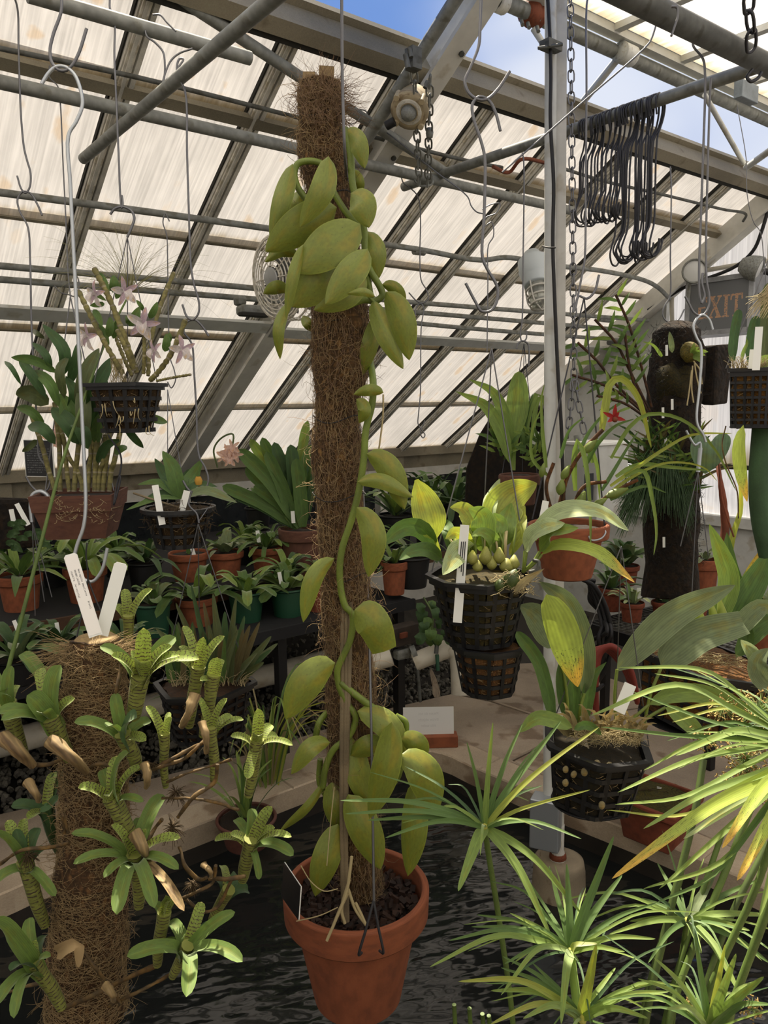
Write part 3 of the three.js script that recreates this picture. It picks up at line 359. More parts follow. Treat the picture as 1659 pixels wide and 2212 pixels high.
{ // spare hooks in a bunch on the cross rail: each one is a hook
  const r = rng(77), zr = (x) => 2.4 * 1435 / (x + 485), yr = (x) => 405 - (x - 870) * 0.3335;
  const make = (len, tw) => { const g = [], R = 0.019; const pts = [[-0.012, -0.03], [-R, -0.002], [-R * 0.75, 0.012], [0, R], [R * 0.8, 0.01], [R, -0.01], [R * 0.6, -0.05], [-0.006, -0.085], [-0.006, -len + 0.075], [-0.016, -len + 0.05], [-0.026, -len + 0.022], [-0.014, -len + 0.002], [0.006, -len], [0.022, -len + 0.014], [0.028, -len + 0.04]]; return tube(pts.map(([a, b]) => new V3().addScaledVector(U, a).setY(b)), 0.0024, { n: 48, m: 5 }); };
  for (const [cnt, x0, x1, yEnd, label, grp] of [[17, 1258, 1345, 478, 'short black wire hook in the left half of the bunch on the cross rail', 'short spare hooks on the cross rail'], [19, 1345, 1425, 560, 'long black wire hook in the right half of the bunch on the cross rail', 'long spare hooks on the cross rail']]) {
    let first = null;
    for (let i = 0; i < cnt; i++) { const x = lerp(x0, x1, (i + 0.3 * (r() - 0.5)) / (cnt - 1)), c = P(x, yr(x), zr(x)), len = (yEnd - yr((x0 + x1) / 2)) / FPX * zr((x0 + x1) / 2) * 0.96; if (!first) { first = mesh('spare_wire_hook', make(len), M.wireDark); first.userData = { label, category: 'hook', group: grp }; scene.add(first); }
      const o = i ? first.clone() : first; if (i) { o.name = numbered('spare_wire_hook'); o.userData = { label, category: 'hook', group: grp }; scene.add(o); }
      o.position.copy(c); o.rotation.set(0.05 * (r() - 0.5), (r() - 0.5) * 1.1, 0.05 * (r() - 0.5)); o.scale.y = 0.97 + 0.06 * r(); }
  }
}
{ // chains: every link is a part
  const lg = (L, wd, r) => tube(Array.from({ length: 12 }, (_, i) => { const a = i / 12 * 2 * PI; return new V3(Math.sin(a) * wd, Math.cos(a) * wd + (Math.cos(a) > 0 ? 1 : -1) * (L / 2 - wd), 0); }), r, { n: 20, m: 5, closed: true });
  function chain(label, a, b, L, wd, r, mat) {
    const t = thing('hanging_chain', label, 'chain', a), d = b.clone().sub(a), n = Math.round(d.length() / (L - r * 2.6)), g = lg(L, wd, r), q = new THREE.Quaternion().setFromUnitVectors(Y, d.clone().normalize());
    for (let i = 0; i < n; i++) { const m = mesh('link', g, mat); m.position.copy(d).multiplyScalar((i + 0.5) / n); m.quaternion.copy(q).multiply(new THREE.Quaternion().setFromAxisAngle(Y, i % 2 ? 0.35 : 1.75)); t.add(m); }
    return t;
  }
  chain('chain of oval links hanging from the rafter in front of the round alarm', P(893, 130, 1.93), P(906, 398, 2.28), 0.036, 0.0095, 0.0028, M.galv);
  chain('right-hand chain hanging from the rafter, with a shackle halfway', P(929, 166, 1.96), P(924, 400, 2.3), 0.036, 0.0095, 0.0028, M.galv);
  chain('long thin chain hanging beside the white post', P(1232, -12, 1.85), P(1240, 820, 1.9), 0.03, 0.007, 0.0019, M.wire);
  chain('left tail of the forked thin chain, over the white box', P(1239, 822, 1.9), P(1227, 944, 1.9), 0.03, 0.007, 0.0019, M.wire);
  chain('right tail of the forked thin chain, over the white box', P(1241, 822, 1.9), P(1262, 936, 1.9), 0.03, 0.007, 0.0019, M.wire);
  chain('heavy chain of large links at the top right corner', P(1616, -20, 1.4), P(1624, 108, 1.5), 0.046, 0.0115, 0.0034, M.wireDark);
  solo('chain_shackle', 'small shackle on the right-hand rafter chain', 'shackle', [lathe([[0, -0.014], [0.009, -0.012], [0.011, 0], [0.009, 0.012], [0, 0.014]], P(928, 287, 2.12), 10)], M.galv);
  solo('rail_sling', 'looped chain sling under the cross rail end, top right', 'sling', tube([P(1626, 150, 1.548), P(1614, 166, 1.548), P(1622, 176, 1.548), P(1638, 168, 1.548), P(1645, 156, 1.548)], 0.0035, { n: 20, m: 6 }), M.wireDark);
  solo('beam_clamp', 'iron beam clamp with bolts on the rafter by the chains', 'clamp', [box(P(893, 128, 1.911), 0.03, 0.05, 0.03, U, Y), rod(P(876, 118, 1.886), P(882, 148, 1.886), 0.007, 8), rod(P(884, 104, 1.886), P(888, 124, 1.886), 0.006, 8), rod(P(918, 190, 1.935), P(924, 176, 1.935), 0.006, 8)], M.galvDark);
  solo('sling_chain', 'chain loop wrapped round the long rail under the rafter chains', 'chain', tube([P(905, 372, 2.350), P(895, 388, 2.350), P(908, 402, 2.331), P(930, 400, 2.331), P(934, 384, 2.369), P(922, 374, 2.388)], 0.0034, { n: 24, m: 6 }), M.galv);
}
const HORN = std('#b3a98f', { map: T.concrete, roughness: 0.7 });
{ // round alarm horn on the rafter
  const c = P(886, 236, 2.05), ax = new V3(-0.25, -0.72, 0.65).normalize(), t = thing('round_alarm', 'round grey industrial alarm with domed face on the rafter', 'alarm', c.clone());
  const hb = t.part('housing', lathe([[0, -0.075], [0.0255, -0.0638], [0.0425, -0.0510], [0.0467, -0.0170], [0.0510, 0.0000], [0.0510, 0.0102], [0.0382, 0.0153], [0, 0.018]], c, 28, ax), HORN);
  t.part('face', lathe([[0, 0.03], [0.0085, 0.0255], [0.0187, 0.0221], [0.0221, 0.0153], [0.0323, 0.0187], [0.0374, 0.0119], [0.0374, 0.0068], [0, 0.008]], c, 28, ax), M.aluDark);
  t.part('dome', lathe([[0.0000, 0.0408], [0.0102, 0.0382], [0.0179, 0.0306], [0.0221, 0.0170], [0, 0.02]], c, 20, ax), M.galv);
  for (let i = 0; i < 4; i++) { const a = i * PI / 2 + 0.5, q = new V3(0, 1, 0).cross(ax).normalize(), w = ax.clone().cross(q), p = c.clone().addScaledVector(q, Math.cos(a) * 0.048).addScaledVector(w, Math.sin(a) * 0.048); t.part('lug', rod(p.clone().addScaledVector(ax, -0.01), p.clone().addScaledVector(ax, 0.02), 0.008, 8), HORN); }
  t.part('cable_gland', rod(P(834, 272, 2.06), P(852, 262, 2.05), 0.012, 10), M.cable);
}
{ // caged jelly-jar lamp behind the post
  const c = P(1158, 600, 2.9), ax = P(1178, 700, 2.82).sub(P(1150, 545, 2.92)).normalize(), t = thing('jar_lamp', 'grey caged jelly-jar lamp half hidden behind the white post', 'lamp', c.clone());
  t.part('housing', lathe([[0, -0.11], [0.03, -0.11], [0.034, -0.09], [0.058, -0.075], [0.06, -0.03], [0.054, -0.005], [0.05, 0.002], [0.05, 0.03], [0.044, 0.036], [0, 0.036]], c, 28, ax), std('#b9c2c6', { roughness: 0.5 }));
  t.part('glass_jar', lathe([[0.038, 0.03], [0.038, 0.1], [0.03, 0.125], [0, 0.135]], c, 20, ax), phy('#c9cbc4', { transmission: 0.7, roughness: 0.25, thickness: 0 }));
  const cg = t.part('cage', [0.055, 0.085, 0.115].map((h, i) => lathe([[0.044 - i * 0.004, h], [0.049 - i * 0.004, h], [0.049 - i * 0.004, h + 0.006], [0.044 - i * 0.004, h + 0.006], [0.044 - i * 0.004, h]], c, 20, ax)), M.paint);
  const q = new V3(0, 1, 0).cross(ax).normalize(), w = ax.clone().cross(q); for (let i = 0; i < 5; i++) { const a = i * 2 * PI / 5, d = q.clone().multiplyScalar(Math.cos(a)).addScaledVector(w, Math.sin(a)); t.part('cage_bar', tube([c.clone().addScaledVector(d, 0.047).addScaledVector(ax, 0.03), c.clone().addScaledVector(d, 0.042).addScaledVector(ax, 0.11), c.clone().addScaledVector(ax, 0.14)], 0.003, { n: 8, m: 5 }), M.paint, cg); }
  t.part('knuckle', rod(P(1140, 562, 2.93), P(1152, 552, 2.93), 0.022, 12), M.galv);
}
{ // circulation fan in a wire cage behind the pole
  const c = P(618, 600, 2.22), ax = new V3(-0.72, -0.12, 0.68).normalize(), t = thing('cage_fan', 'round grey fan in a wire cage behind the moss pole leaves', 'fan', c.clone());
  const q = Y.clone().cross(ax).normalize(), w = ax.clone().cross(q), ring = (R, h, r = 0.0022) => tube(Array.from({ length: 24 }, (_, i) => { const a = i / 24 * 2 * PI; return c.clone().addScaledVector(q, Math.cos(a) * R).addScaledVector(w, Math.sin(a) * R).addScaledVector(ax, h); }), r, { n: 36, m: 4, closed: true });
  const fr = t.part('front_guard', [0.035, 0.048, 0.061, 0.074, 0.087, 0.1, 0.112].map((R) => ring(R, 0.05 - R * R * 1.2)), M.alu);
  t.part('guard_rim', [ring(0.118, 0.03, 0.004), ring(0.12, 0, 0.003), ring(0.12, -0.03, 0.003)], M.alu);
  for (let i = 0; i < 10; i++) { const a = i / 10 * 2 * PI, d = q.clone().multiplyScalar(Math.cos(a)).addScaledVector(w, Math.sin(a)); t.part('guard_spoke', tube([c.clone().addScaledVector(d, 0.02).addScaledVector(ax, 0.052), c.clone().addScaledVector(d, 0.08).addScaledVector(ax, 0.043), c.clone().addScaledVector(d, 0.12).addScaledVector(ax, 0.02), c.clone().addScaledVector(d, 0.115).addScaledVector(ax, -0.06)], 0.002, { n: 10, m: 4 }), M.alu, fr); }
  t.part('hub_badge', lathe([[0, 0.06], [0.028, 0.058], [0.032, 0.05], [0, 0.046]], c, 20, ax), std('#9a9c9a', { roughness: 0.4, metalness: 0.4 }));
  for (let i = 0; i < 4; i++) { const a = i * PI / 2 + 0.4, d = q.clone().multiplyScalar(Math.cos(a)).addScaledVector(w, Math.sin(a)), e = d.clone().cross(ax); t.part('blade', leaf([c.clone().addScaledVector(d, 0.02), c.clone().addScaledVector(d, 0.06).addScaledVector(e, 0.01), c.clone().addScaledVector(d, 0.105)], 0.07, { prof: 'spoon', face: ax.clone().addScaledVector(e, 0.6), fold: 0 }), M.galvDark); }
  t.part('motor', lathe([[0, -0.09], [0.04, -0.085], [0.045, -0.02], [0, -0.015]], c, 16, ax), M.galvDark);
  const s = thing('fan_bracket', 'grey cast bracket clamped to the heating pipes beside the fan', 'bracket', P(545, 672, 2.5));
  s.part('casting', lumpy(box(P(545, 672, 2.5), 0.105, 0.036, 0.05, U, Y, 0.012), 0.004, 20), M.galv); s.part('clamp', lumpy(box(P(518, 650, 2.5), 0.03, 0.03, 0.04, U, Y, 0.008), 0.003, 20), M.galv); s.part('lens', box(P(548, 680, 2.46), 0.1, 0.014, 0.03, U, Y, 0.005), M.nearBlack);
}
{ // EXIT sign with two spot heads on the gable
  const c = onGable(1552, 660, 0.22), zc = depth(c), X = W.clone(), nz = X.clone().cross(Y).normalize(), w = 158 / FPX * zc * 0.97, h = 122 / FPX * zc;
  const t = thing('exit_sign', 'grey metal EXIT sign box with faded orange letters on the gable', 'sign', c.clone());
  t.part('housing', box(c.clone().addScaledVector(nz, -0.085), w, h, 0.16, X, Y, 0.004), std('#8d9093', { map: T.grain, roughness: 0.5 }));
  const fr = t.part('frame', [box(c.clone().addScaledVector(Y, h / 2 - 0.011), w, 0.022, 0.016, X, Y), box(c.clone().addScaledVector(Y, -h / 2 + 0.011), w, 0.022, 0.016, X, Y), box(c.clone().addScaledVector(X, w / 2 - 0.011), 0.022, h, 0.016, X, Y), box(c.clone().addScaledVector(X, -w / 2 + 0.011), 0.022, h, 0.016, X, Y)], std('#a3a6a8', { map: T.grain, roughness: 0.5 }));
  const cv = document.createElement('canvas'); cv.width = 512; cv.height = 360; const g = cv.getContext('2d'); g.fillStyle = '#66696b'; g.fillRect(0, 0, 512, 360); g.fillStyle = '#b58f70'; g.font = 'bold 230px serif'; g.textAlign = 'center'; g.textBaseline = 'middle'; g.fillText('EXIT', 262, 190, 400); const r = rng(3); g.fillStyle = '#66696b'; for (let i = 0; i < 500; i++) g.fillRect(60 + r() * 400, 60 + r() * 250, 2 + r() * 9, 2 + r() * 5); g.fillRect(60, 60, 70, 120);
  const tx = new THREE.CanvasTexture(cv); tx.colorSpace = THREE.SRGBColorSpace; const a = c.clone().addScaledVector(nz, 0.002), hw = w / 2 - 0.02, hh = h / 2 - 0.02, cr = (sx, sy) => a.clone().addScaledVector(X, sx * hw).addScaledVector(Y, sy * hh);
  t.part('sign_face', quad(cr(-1, -1), cr(1, -1), cr(1, 1), cr(-1, 1)), std('#ffffff', { map: tx, roughness: 0.5 }));
  for (const [sx, sy] of [[-1, -1], [1, -1], [1, 1], [-1, 1]]) t.part('screw', rod(c.clone().addScaledVector(X, sx * (w / 2 - 0.011)).addScaledVector(Y, sy * (h / 2 - 0.011)).addScaledVector(nz, 0.008), c.clone().addScaledVector(X, sx * (w / 2 - 0.011)).addScaledVector(Y, sy * (h / 2 - 0.011)).addScaledVector(nz, 0.012), 0.004, 8), M.galv, fr);
  for (const [x, y, z, dx, dy, dz] of [[1500, 586, zc * 0.99, -0.35, -0.1, 0.93], [1632, 580, zc * 0.96, 0.1, -0.15, 0.98]]) { const p = P(x, y, z), d = x < 1550 ? new V3(dx, dy, dz).normalize() : new V3(0.75, -0.35, 0.55).normalize(); const hd = t.part('lamp_head', lathe([[0, -0.07], [0.03, -0.065], [0.05, -0.03], [0.055, 0], [0.055, 0.02], [0.048, 0.022], [0.046, 0.012], [0, 0.008]], p, 26, d), M.galv); t.part('lens', lathe([[0, 0.02], [0.03, 0.018], [0.046, 0.013]], p, 24, d), std('#c9cbc8', { roughness: 0.3 }), hd); t.part('swivel', rod(p.clone().add(new V3(0, -0.04, -0.05)), p.clone().add(new V3(0, -0.11, -0.06)), 0.009, 8), M.galv, hd); }
  t.part('cable_elbow', tube([P(1640, 640, zc * 0.95), P(1655, 636, zc * 0.95), P(1672, 615, zc * 0.95), P(1664, 590, zc * 0.95), P(1650, 586, zc * 0.95)], 0.014, { n: 16, m: 9 }), M.cable);
  solo('red_tag', 'small red tag on the gable wall left of the sign', 'tag', box(onGable(1484, 698, 0.03), 0.016, 0.04, 0.004, X, Y), M.red);
  solo('junction_box', 'flat grey junction box under the vent sash, top right', 'box', box(P(1612, 200, 2.5), 0.105, 0.055, 0.03, U, Y, 0.003), std('#7b868c', { map: T.grain, roughness: 0.5 }));
}
// ================= builders for plants, pots and baskets =================
// many thin fibres as one buffer: list of [p0, p1, p2, r]
function strands(list, sides = 3, seg = 4) {
  const pos = [], idx = []; let base = 0; const q = new V3(), t = new V3(), a = new V3(), b = new V3();
  for (const [p0, p1, p2, r] of list) {
    for (let i = 0; i <= seg; i++) { const s = i / seg, k0 = (1 - s) * (1 - s), k1 = 2 * s * (1 - s), k2 = s * s; q.set(0, 0, 0).addScaledVector(p0, k0).addScaledVector(p1, k1).addScaledVector(p2, k2); t.copy(p1).sub(p0).multiplyScalar(1 - s).addScaledVector(p2, s).addScaledVector(p1, -s).normalize(); a.set(0.31, 0.77, 0.55).cross(t).normalize(); b.copy(t).cross(a); const rr = r * (1 - 0.6 * s); for (let j = 0; j < sides; j++) { const an = j / sides * 2 * PI, c = Math.cos(an) * rr, d = Math.sin(an) * rr; pos.push(q.x + a.x * c + b.x * d, q.y + a.y * c + b.y * d, q.z + a.z * c + b.z * d); } }
    for (let i = 0; i < seg; i++) for (let j = 0; j < sides; j++) { const u = base + i * sides + j, v = base + i * sides + (j + 1) % sides; idx.push(u, v, u + sides, v, v + sides, u + sides); }
    base += (seg + 1) * sides;
  }
  const g = new THREE.BufferGeometry(); g.setAttribute('position', new THREE.Float32BufferAttribute(pos, 3)); g.setIndex(idx); g.computeVertexNormals(); return g;
}
const bulbR = (w) => (s) => w * (s < 0.38 ? Math.sin((0.15 + 0.85 * s / 0.38) * PI / 2) : 1 - 0.82 * Math.pow((s - 0.38) / 0.62, 1.25)) + 0.0006;
const STUFF = { kind: 'stuff' };
const rv = (r) => new V3(r() - 0.5, r() - 0.5, r() - 0.5);
// a pole wrapped in coir: core and loose fibres
function coirPole(t, path, rad, nFib, seed, mats = [M.coir, M.fibre, M.fibrePale], loose = 0.012) {
  const c = curve(path), r = rng(seed), F = (s) => { const p = c.getPoint(s), tg = c.getTangent(s), a = new V3(1, 0, 0.2).cross(tg).normalize(), b = tg.clone().cross(a); return { p, tg, a, b }; };
  const g = tube(path, rad, { n: 70, m: 22 }); lumpy(g, 0.0075, 24, seed); t.part('core', g, mats[0]);
  for (const q of [1, 2]) { const L = []; for (let i = 0; i < nFib / 2; i++) {
    const wob = (r() - 0.5) * 0.036, s = r(), f = F(s), R = rad(s) + 0.001, a0 = r() * 2 * PI, kd = r(), da = (r() - 0.5) * (kd < 0.55 ? 1.5 : 0.7), ds = (r() - 0.5) * (kd < 0.55 ? 0.03 : 0.075), at = (k, lift) => { const s2 = clamp(s + ds * k + (k === 0.5 ? wob : 0), 0.001, 0.999), f2 = F(s2), an = a0 + da * k; return f2.p.clone().addScaledVector(f2.a, Math.cos(an) * (R + lift)).addScaledVector(f2.b, Math.sin(an) * (R + lift)); };
    const fl = r() < 0.12 ? loose * (0.5 + 2.2 * r()) : 0.004 * r(); L.push([at(0, 0), at(0.5, fl * 0.8 + 0.003), at(1, fl * (0.3 + r())).addScaledVector(rv(r), fl), 0.0003 + 0.00025 * r()]);
  } t.part('coir_fibre', strands(L), mats[q], t, STUFF); }
}
// terracotta pot: returns the pot mesh; top centre c, radius R, height h
function pot(t, c, R, h, mat, { seg = 36, taper = 0.68, collar = 0.2, fill = M.soil, fillDrop = 0.1, rimUp = 1, square = false } = {}) {
  const w = R * 0.085, ch = h * collar, Rb = R * taper, k = R * 0.93, wall = (y) => lerp(k, Rb, (-y - 0) / h);
  const body = t.part('pot', lathe([[0, -h], [Rb - 0.002, -h], [Rb, -h + 0.003], [wall(-ch) - 0.001, -ch * 0.98], [wall(-ch) - w, -ch * 0.98], [Rb * 0.8, -h * 0.9], [0, -h * 0.9]], c, seg), mat);
  t.part('rim', lathe([[wall(-ch) - 0.001, -ch + 0.0005], [R * 0.985 - 0.002, -ch], [R * 0.985, -ch + 0.003], [R, -0.004], [R - 0.003, 0], [R - w, 0], [R - w - 0.002, -0.003], [R * 0.9, -ch * 0.9]], c, seg), mat, body);
  if (fill) { const g = lathe([[R * 0.86, -h * fillDrop], [R * 0.6, -h * fillDrop + 0.004], [R * 0.3, -h * fillDrop + 0.007], [0, -h * fillDrop + 0.008]], c, 24); lumpy(g, 0.006, 60, 3); t.part('soil', g, fill); }
  return body;
}
// slatted plastic basket; c is the top centre. sides 0: round, else a rounded polygon
function basket(t, c, R, Rb, h, { nv = 16, rows = 5, mat = M.black, rimMat = M.blackRim, fill = M.mossy, sides = 0, turn = 0, fillUp = 0.0, slat = 0.006, lip = 0.008, tilt = null, seed = 1 } = {}) {
  const rad = (a, k) => { if (!sides) return k; const s = 2 * PI / sides, b = ((a + turn) % s + s) % s - s / 2, d = Math.cos(s / 2) / Math.cos(b); return k * lerp(1, d, 0.92) * (sides === 4 ? 1.18 : 1.03); };
  const at = (a, k, y) => { const q = new V3(Math.cos(a) * rad(a, k), y, Math.sin(a) * rad(a, k)); if (tilt) q.applyQuaternion(tilt); return q.add(c); }, kr = (s) => lerp(R, Rb, s);
  const loop = (k, y) => Array.from({ length: 48 }, (_, i) => at(i / 48 * 2 * PI, k, y));
  const flat = (k0, k1, y0, y1) => { const pos = [], idx = [], A = 48; for (let i = 0; i <= A; i++) { const a = i / A * 2 * PI; for (const [k, y] of [[k0, y0], [k1, y0], [k1, y1], [k0, y1]]) pos.push(...at(a, k, y).toArray()); } for (let i = 0; i < A; i++) for (let j = 0; j < 4; j++) { const a = i * 4 + j, b = i * 4 + (j + 1) % 4; idx.push(a, b, a + 4, b, b + 4, a + 4); } const g = new THREE.BufferGeometry(); g.setAttribute('position', new THREE.Float32BufferAttribute(pos, 3)); g.setIndex(idx); return g.computeVertexNormals(), g.toNonIndexed(), (() => { const n = g.toNonIndexed(); n.computeVertexNormals(); return n; })(); };
  const rim = t.part('rim', [flat(R - 0.003, R + lip, -0.006, 0.001), flat(R - 0.003, R + 0.001, -h * 0.13, 0)], rimMat);
  for (let j = 1; j <= rows; j++) { const s = 0.13 + 0.87 * j / rows - (j === rows ? 0.0 : 0), y = -h * s; t.part('ring', flat(kr(s) - 0.003, kr(s) + 0.0015, y, y + (j === rows ? 0.008 : slat)), mat); }
  for (let i = 0; i < nv; i++) { const a = (i + 0.5) / nv * 2 * PI, p0 = at(a, kr(0.12) - 0.0005, -h * 0.12), p1 = at(a, Rb, -h), out = p0.clone().sub(c).setY(0).normalize(); t.part('slat', beam(p0, p1, 0.003, slat, out), mat); }
  t.part('bottom', lathe([[0, 0], [Rb * 0.98, 0], [Rb * 0.98, 0.003], [0, 0.003]], at(0, 0, -h), 24), mat);
  // fill: lumps of moss and bark
  const r = rng(seed + 40), pos = []; const fg = new THREE.CylinderGeometry(1, 1, 1, 40, 14, false), p = fg.attributes.position;
  for (let i = 0; i < p.count; i++) { const x = p.getX(i), y = p.getY(i), z = p.getZ(i), a = Math.atan2(z, x), s = clamp(0.5 - y), k = Math.hypot(x, z), q = at(a, k * (kr(s) - 0.006), -h * lerp(0.1, 0.985, s) + fillUp * (1 - s) * (1 - k * k * 0.6)); p.setXYZ(i, q.x, q.y, q.z); }
  fg.computeVertexNormals(); lumpy(fg, 0.007, 45, seed); t.part('filling', fg, fill);
  const L = []; for (let i = 0; i < 260; i++) { const a = r() * 6.28, s = 0.15 + 0.8 * r(), q = at(a, kr(s) - 0.006, -h * s), a2 = a + (r() - 0.5) * 0.5, s2 = clamp(s + (r() - 0.5) * 0.25, 0.1, 0.98), e = at(a2, kr(s2) - 0.004, -h * s2); L.push([q, q.clone().add(e).multiplyScalar(0.5).addScaledVector(q.clone().sub(c).setY(0).normalize(), 0.004), e, 0.0007]); }
  t.part('moss_strand', strands(L), M.fibrePale, t, STUFF);
  return { at, rim };
}
function stake(t, p, d, L, w, name = 'label_stake', mat = M.white, parent) { // flat plant label stuck in the pot
  const a = p.clone(), b = p.clone().addScaledVector(d.clone().normalize(), L), f = camDir(p); return t.part(name, beam(a, b, 0.0012, w, f), mat, parent);
}
// tuft of leaves from one point: every leaf a part
function tuft(t, c, n, len, w, o = {}) {
  const { seed = 1, up = 0.7, prof = 'strap', droop = 0.5, mats = [leafMat('#4f7a2c')], fold = 0.3, spread = 0.02, name = 'leaf', face = null, az0 = 0, az1 = 2 * PI, vary = 0.35, seg = 9 } = o, r = rng(seed);
  for (let i = 0; i < n; i++) {
    const a = lerp(az0, az1, (i + 0.7 * r()) / n), el = lerp(up - 0.35, up + 0.35, r()) * PI / 2, L = len * (1 - vary * r()), h = new V3(Math.cos(a), 0, Math.sin(a)), d = h.clone().multiplyScalar(Math.cos(el)).addScaledVector(Y, Math.sin(el));
    const p0 = c.clone().addScaledVector(h, spread * r()), p1 = p0.clone().addScaledVector(d, L * 0.36), p2 = p1.clone().addScaledVector(d, L * 0.3).addScaledVector(Y, -droop * L * 0.16).addScaledVector(h, 0.05 * L), p3 = p2.clone().addScaledVector(d, L * 0.22).addScaledVector(h, L * 0.12).addScaledVector(Y, -droop * L * 0.36);
    const up_ = new V3(0, 1, 0).addScaledVector(h, el > 1 ? -1.2 : -0.35).normalize();
    t.part(name, leaf([p0, p1, p2, p3], w * (0.8 + 0.4 * r()), { prof, fold, face: face || up_, n: seg, seed: seed + i, roll: (r() - 0.5) * 0.5 }), mats[Math.floor(r() * mats.length)]);
  }
}
// bark chips as stuff
function chips(t, c, R, n, seed, mat = M.chip, size = 0.009) {
  const r = rng(seed), g = new THREE.BoxGeometry(1, 0.45, 0.75), im = new THREE.InstancedMesh(g, mat, n), m = new THREE.Matrix4(), col = new THREE.Color();
  for (let i = 0; i < n; i++) { const a = r() * 6.28, k = R * Math.sqrt(r()), s = size * (0.6 + 0.9 * r()); m.compose(new V3(c.x + Math.cos(a) * k, c.y + r() * 0.014, c.z + Math.sin(a) * k).sub(t.position), new THREE.Quaternion().setFromEuler(new THREE.Euler(r() * 6, r() * 6, r() * 6)), new V3(s, s, s)); im.setMatrixAt(i, m); const v = 0.35 + 0.75 * r(); im.setColorAt(i, col.setRGB(v, v * 0.92, v * 0.85)); }
  im.name = numbered('bark_chip'); im.userData.kind = 'stuff'; im.castShadow = im.receiveShadow = true; t.add(im);
}
const LM = {
  van: leafMat('#98a63c', 0.38, T.smooth, { roughness: 0.5 }),
  deep: leafMat('#3f6230', 0.25), mid: leafMat('#5d8038', 0.3), light: leafMat('#8dab4a', 0.42), lime: leafMat('#c3d04c', 0.6), grey: leafMat('#7c8d62', 0.3), dull: leafMat('#5c693c', 0.3), bronze: leafMat('#6b613a', 0.28), dry: leafMat('#a89a70', 0.3), yellow: leafMat('#ffffff', 0.35, T.yellow), spot: leafMat('#ffffff', 0.32, T.spot), tube: leafMat('#ffffff', 0.15, T.tube), spotBack: leafMat('#6f8d38', 0.32), brown: leafMat('#9a8b70', 0.1, T.brown), pale: leafMat('#bccf98', 0.35), tipDry: leafMat('#c3b183', 0.3),
};
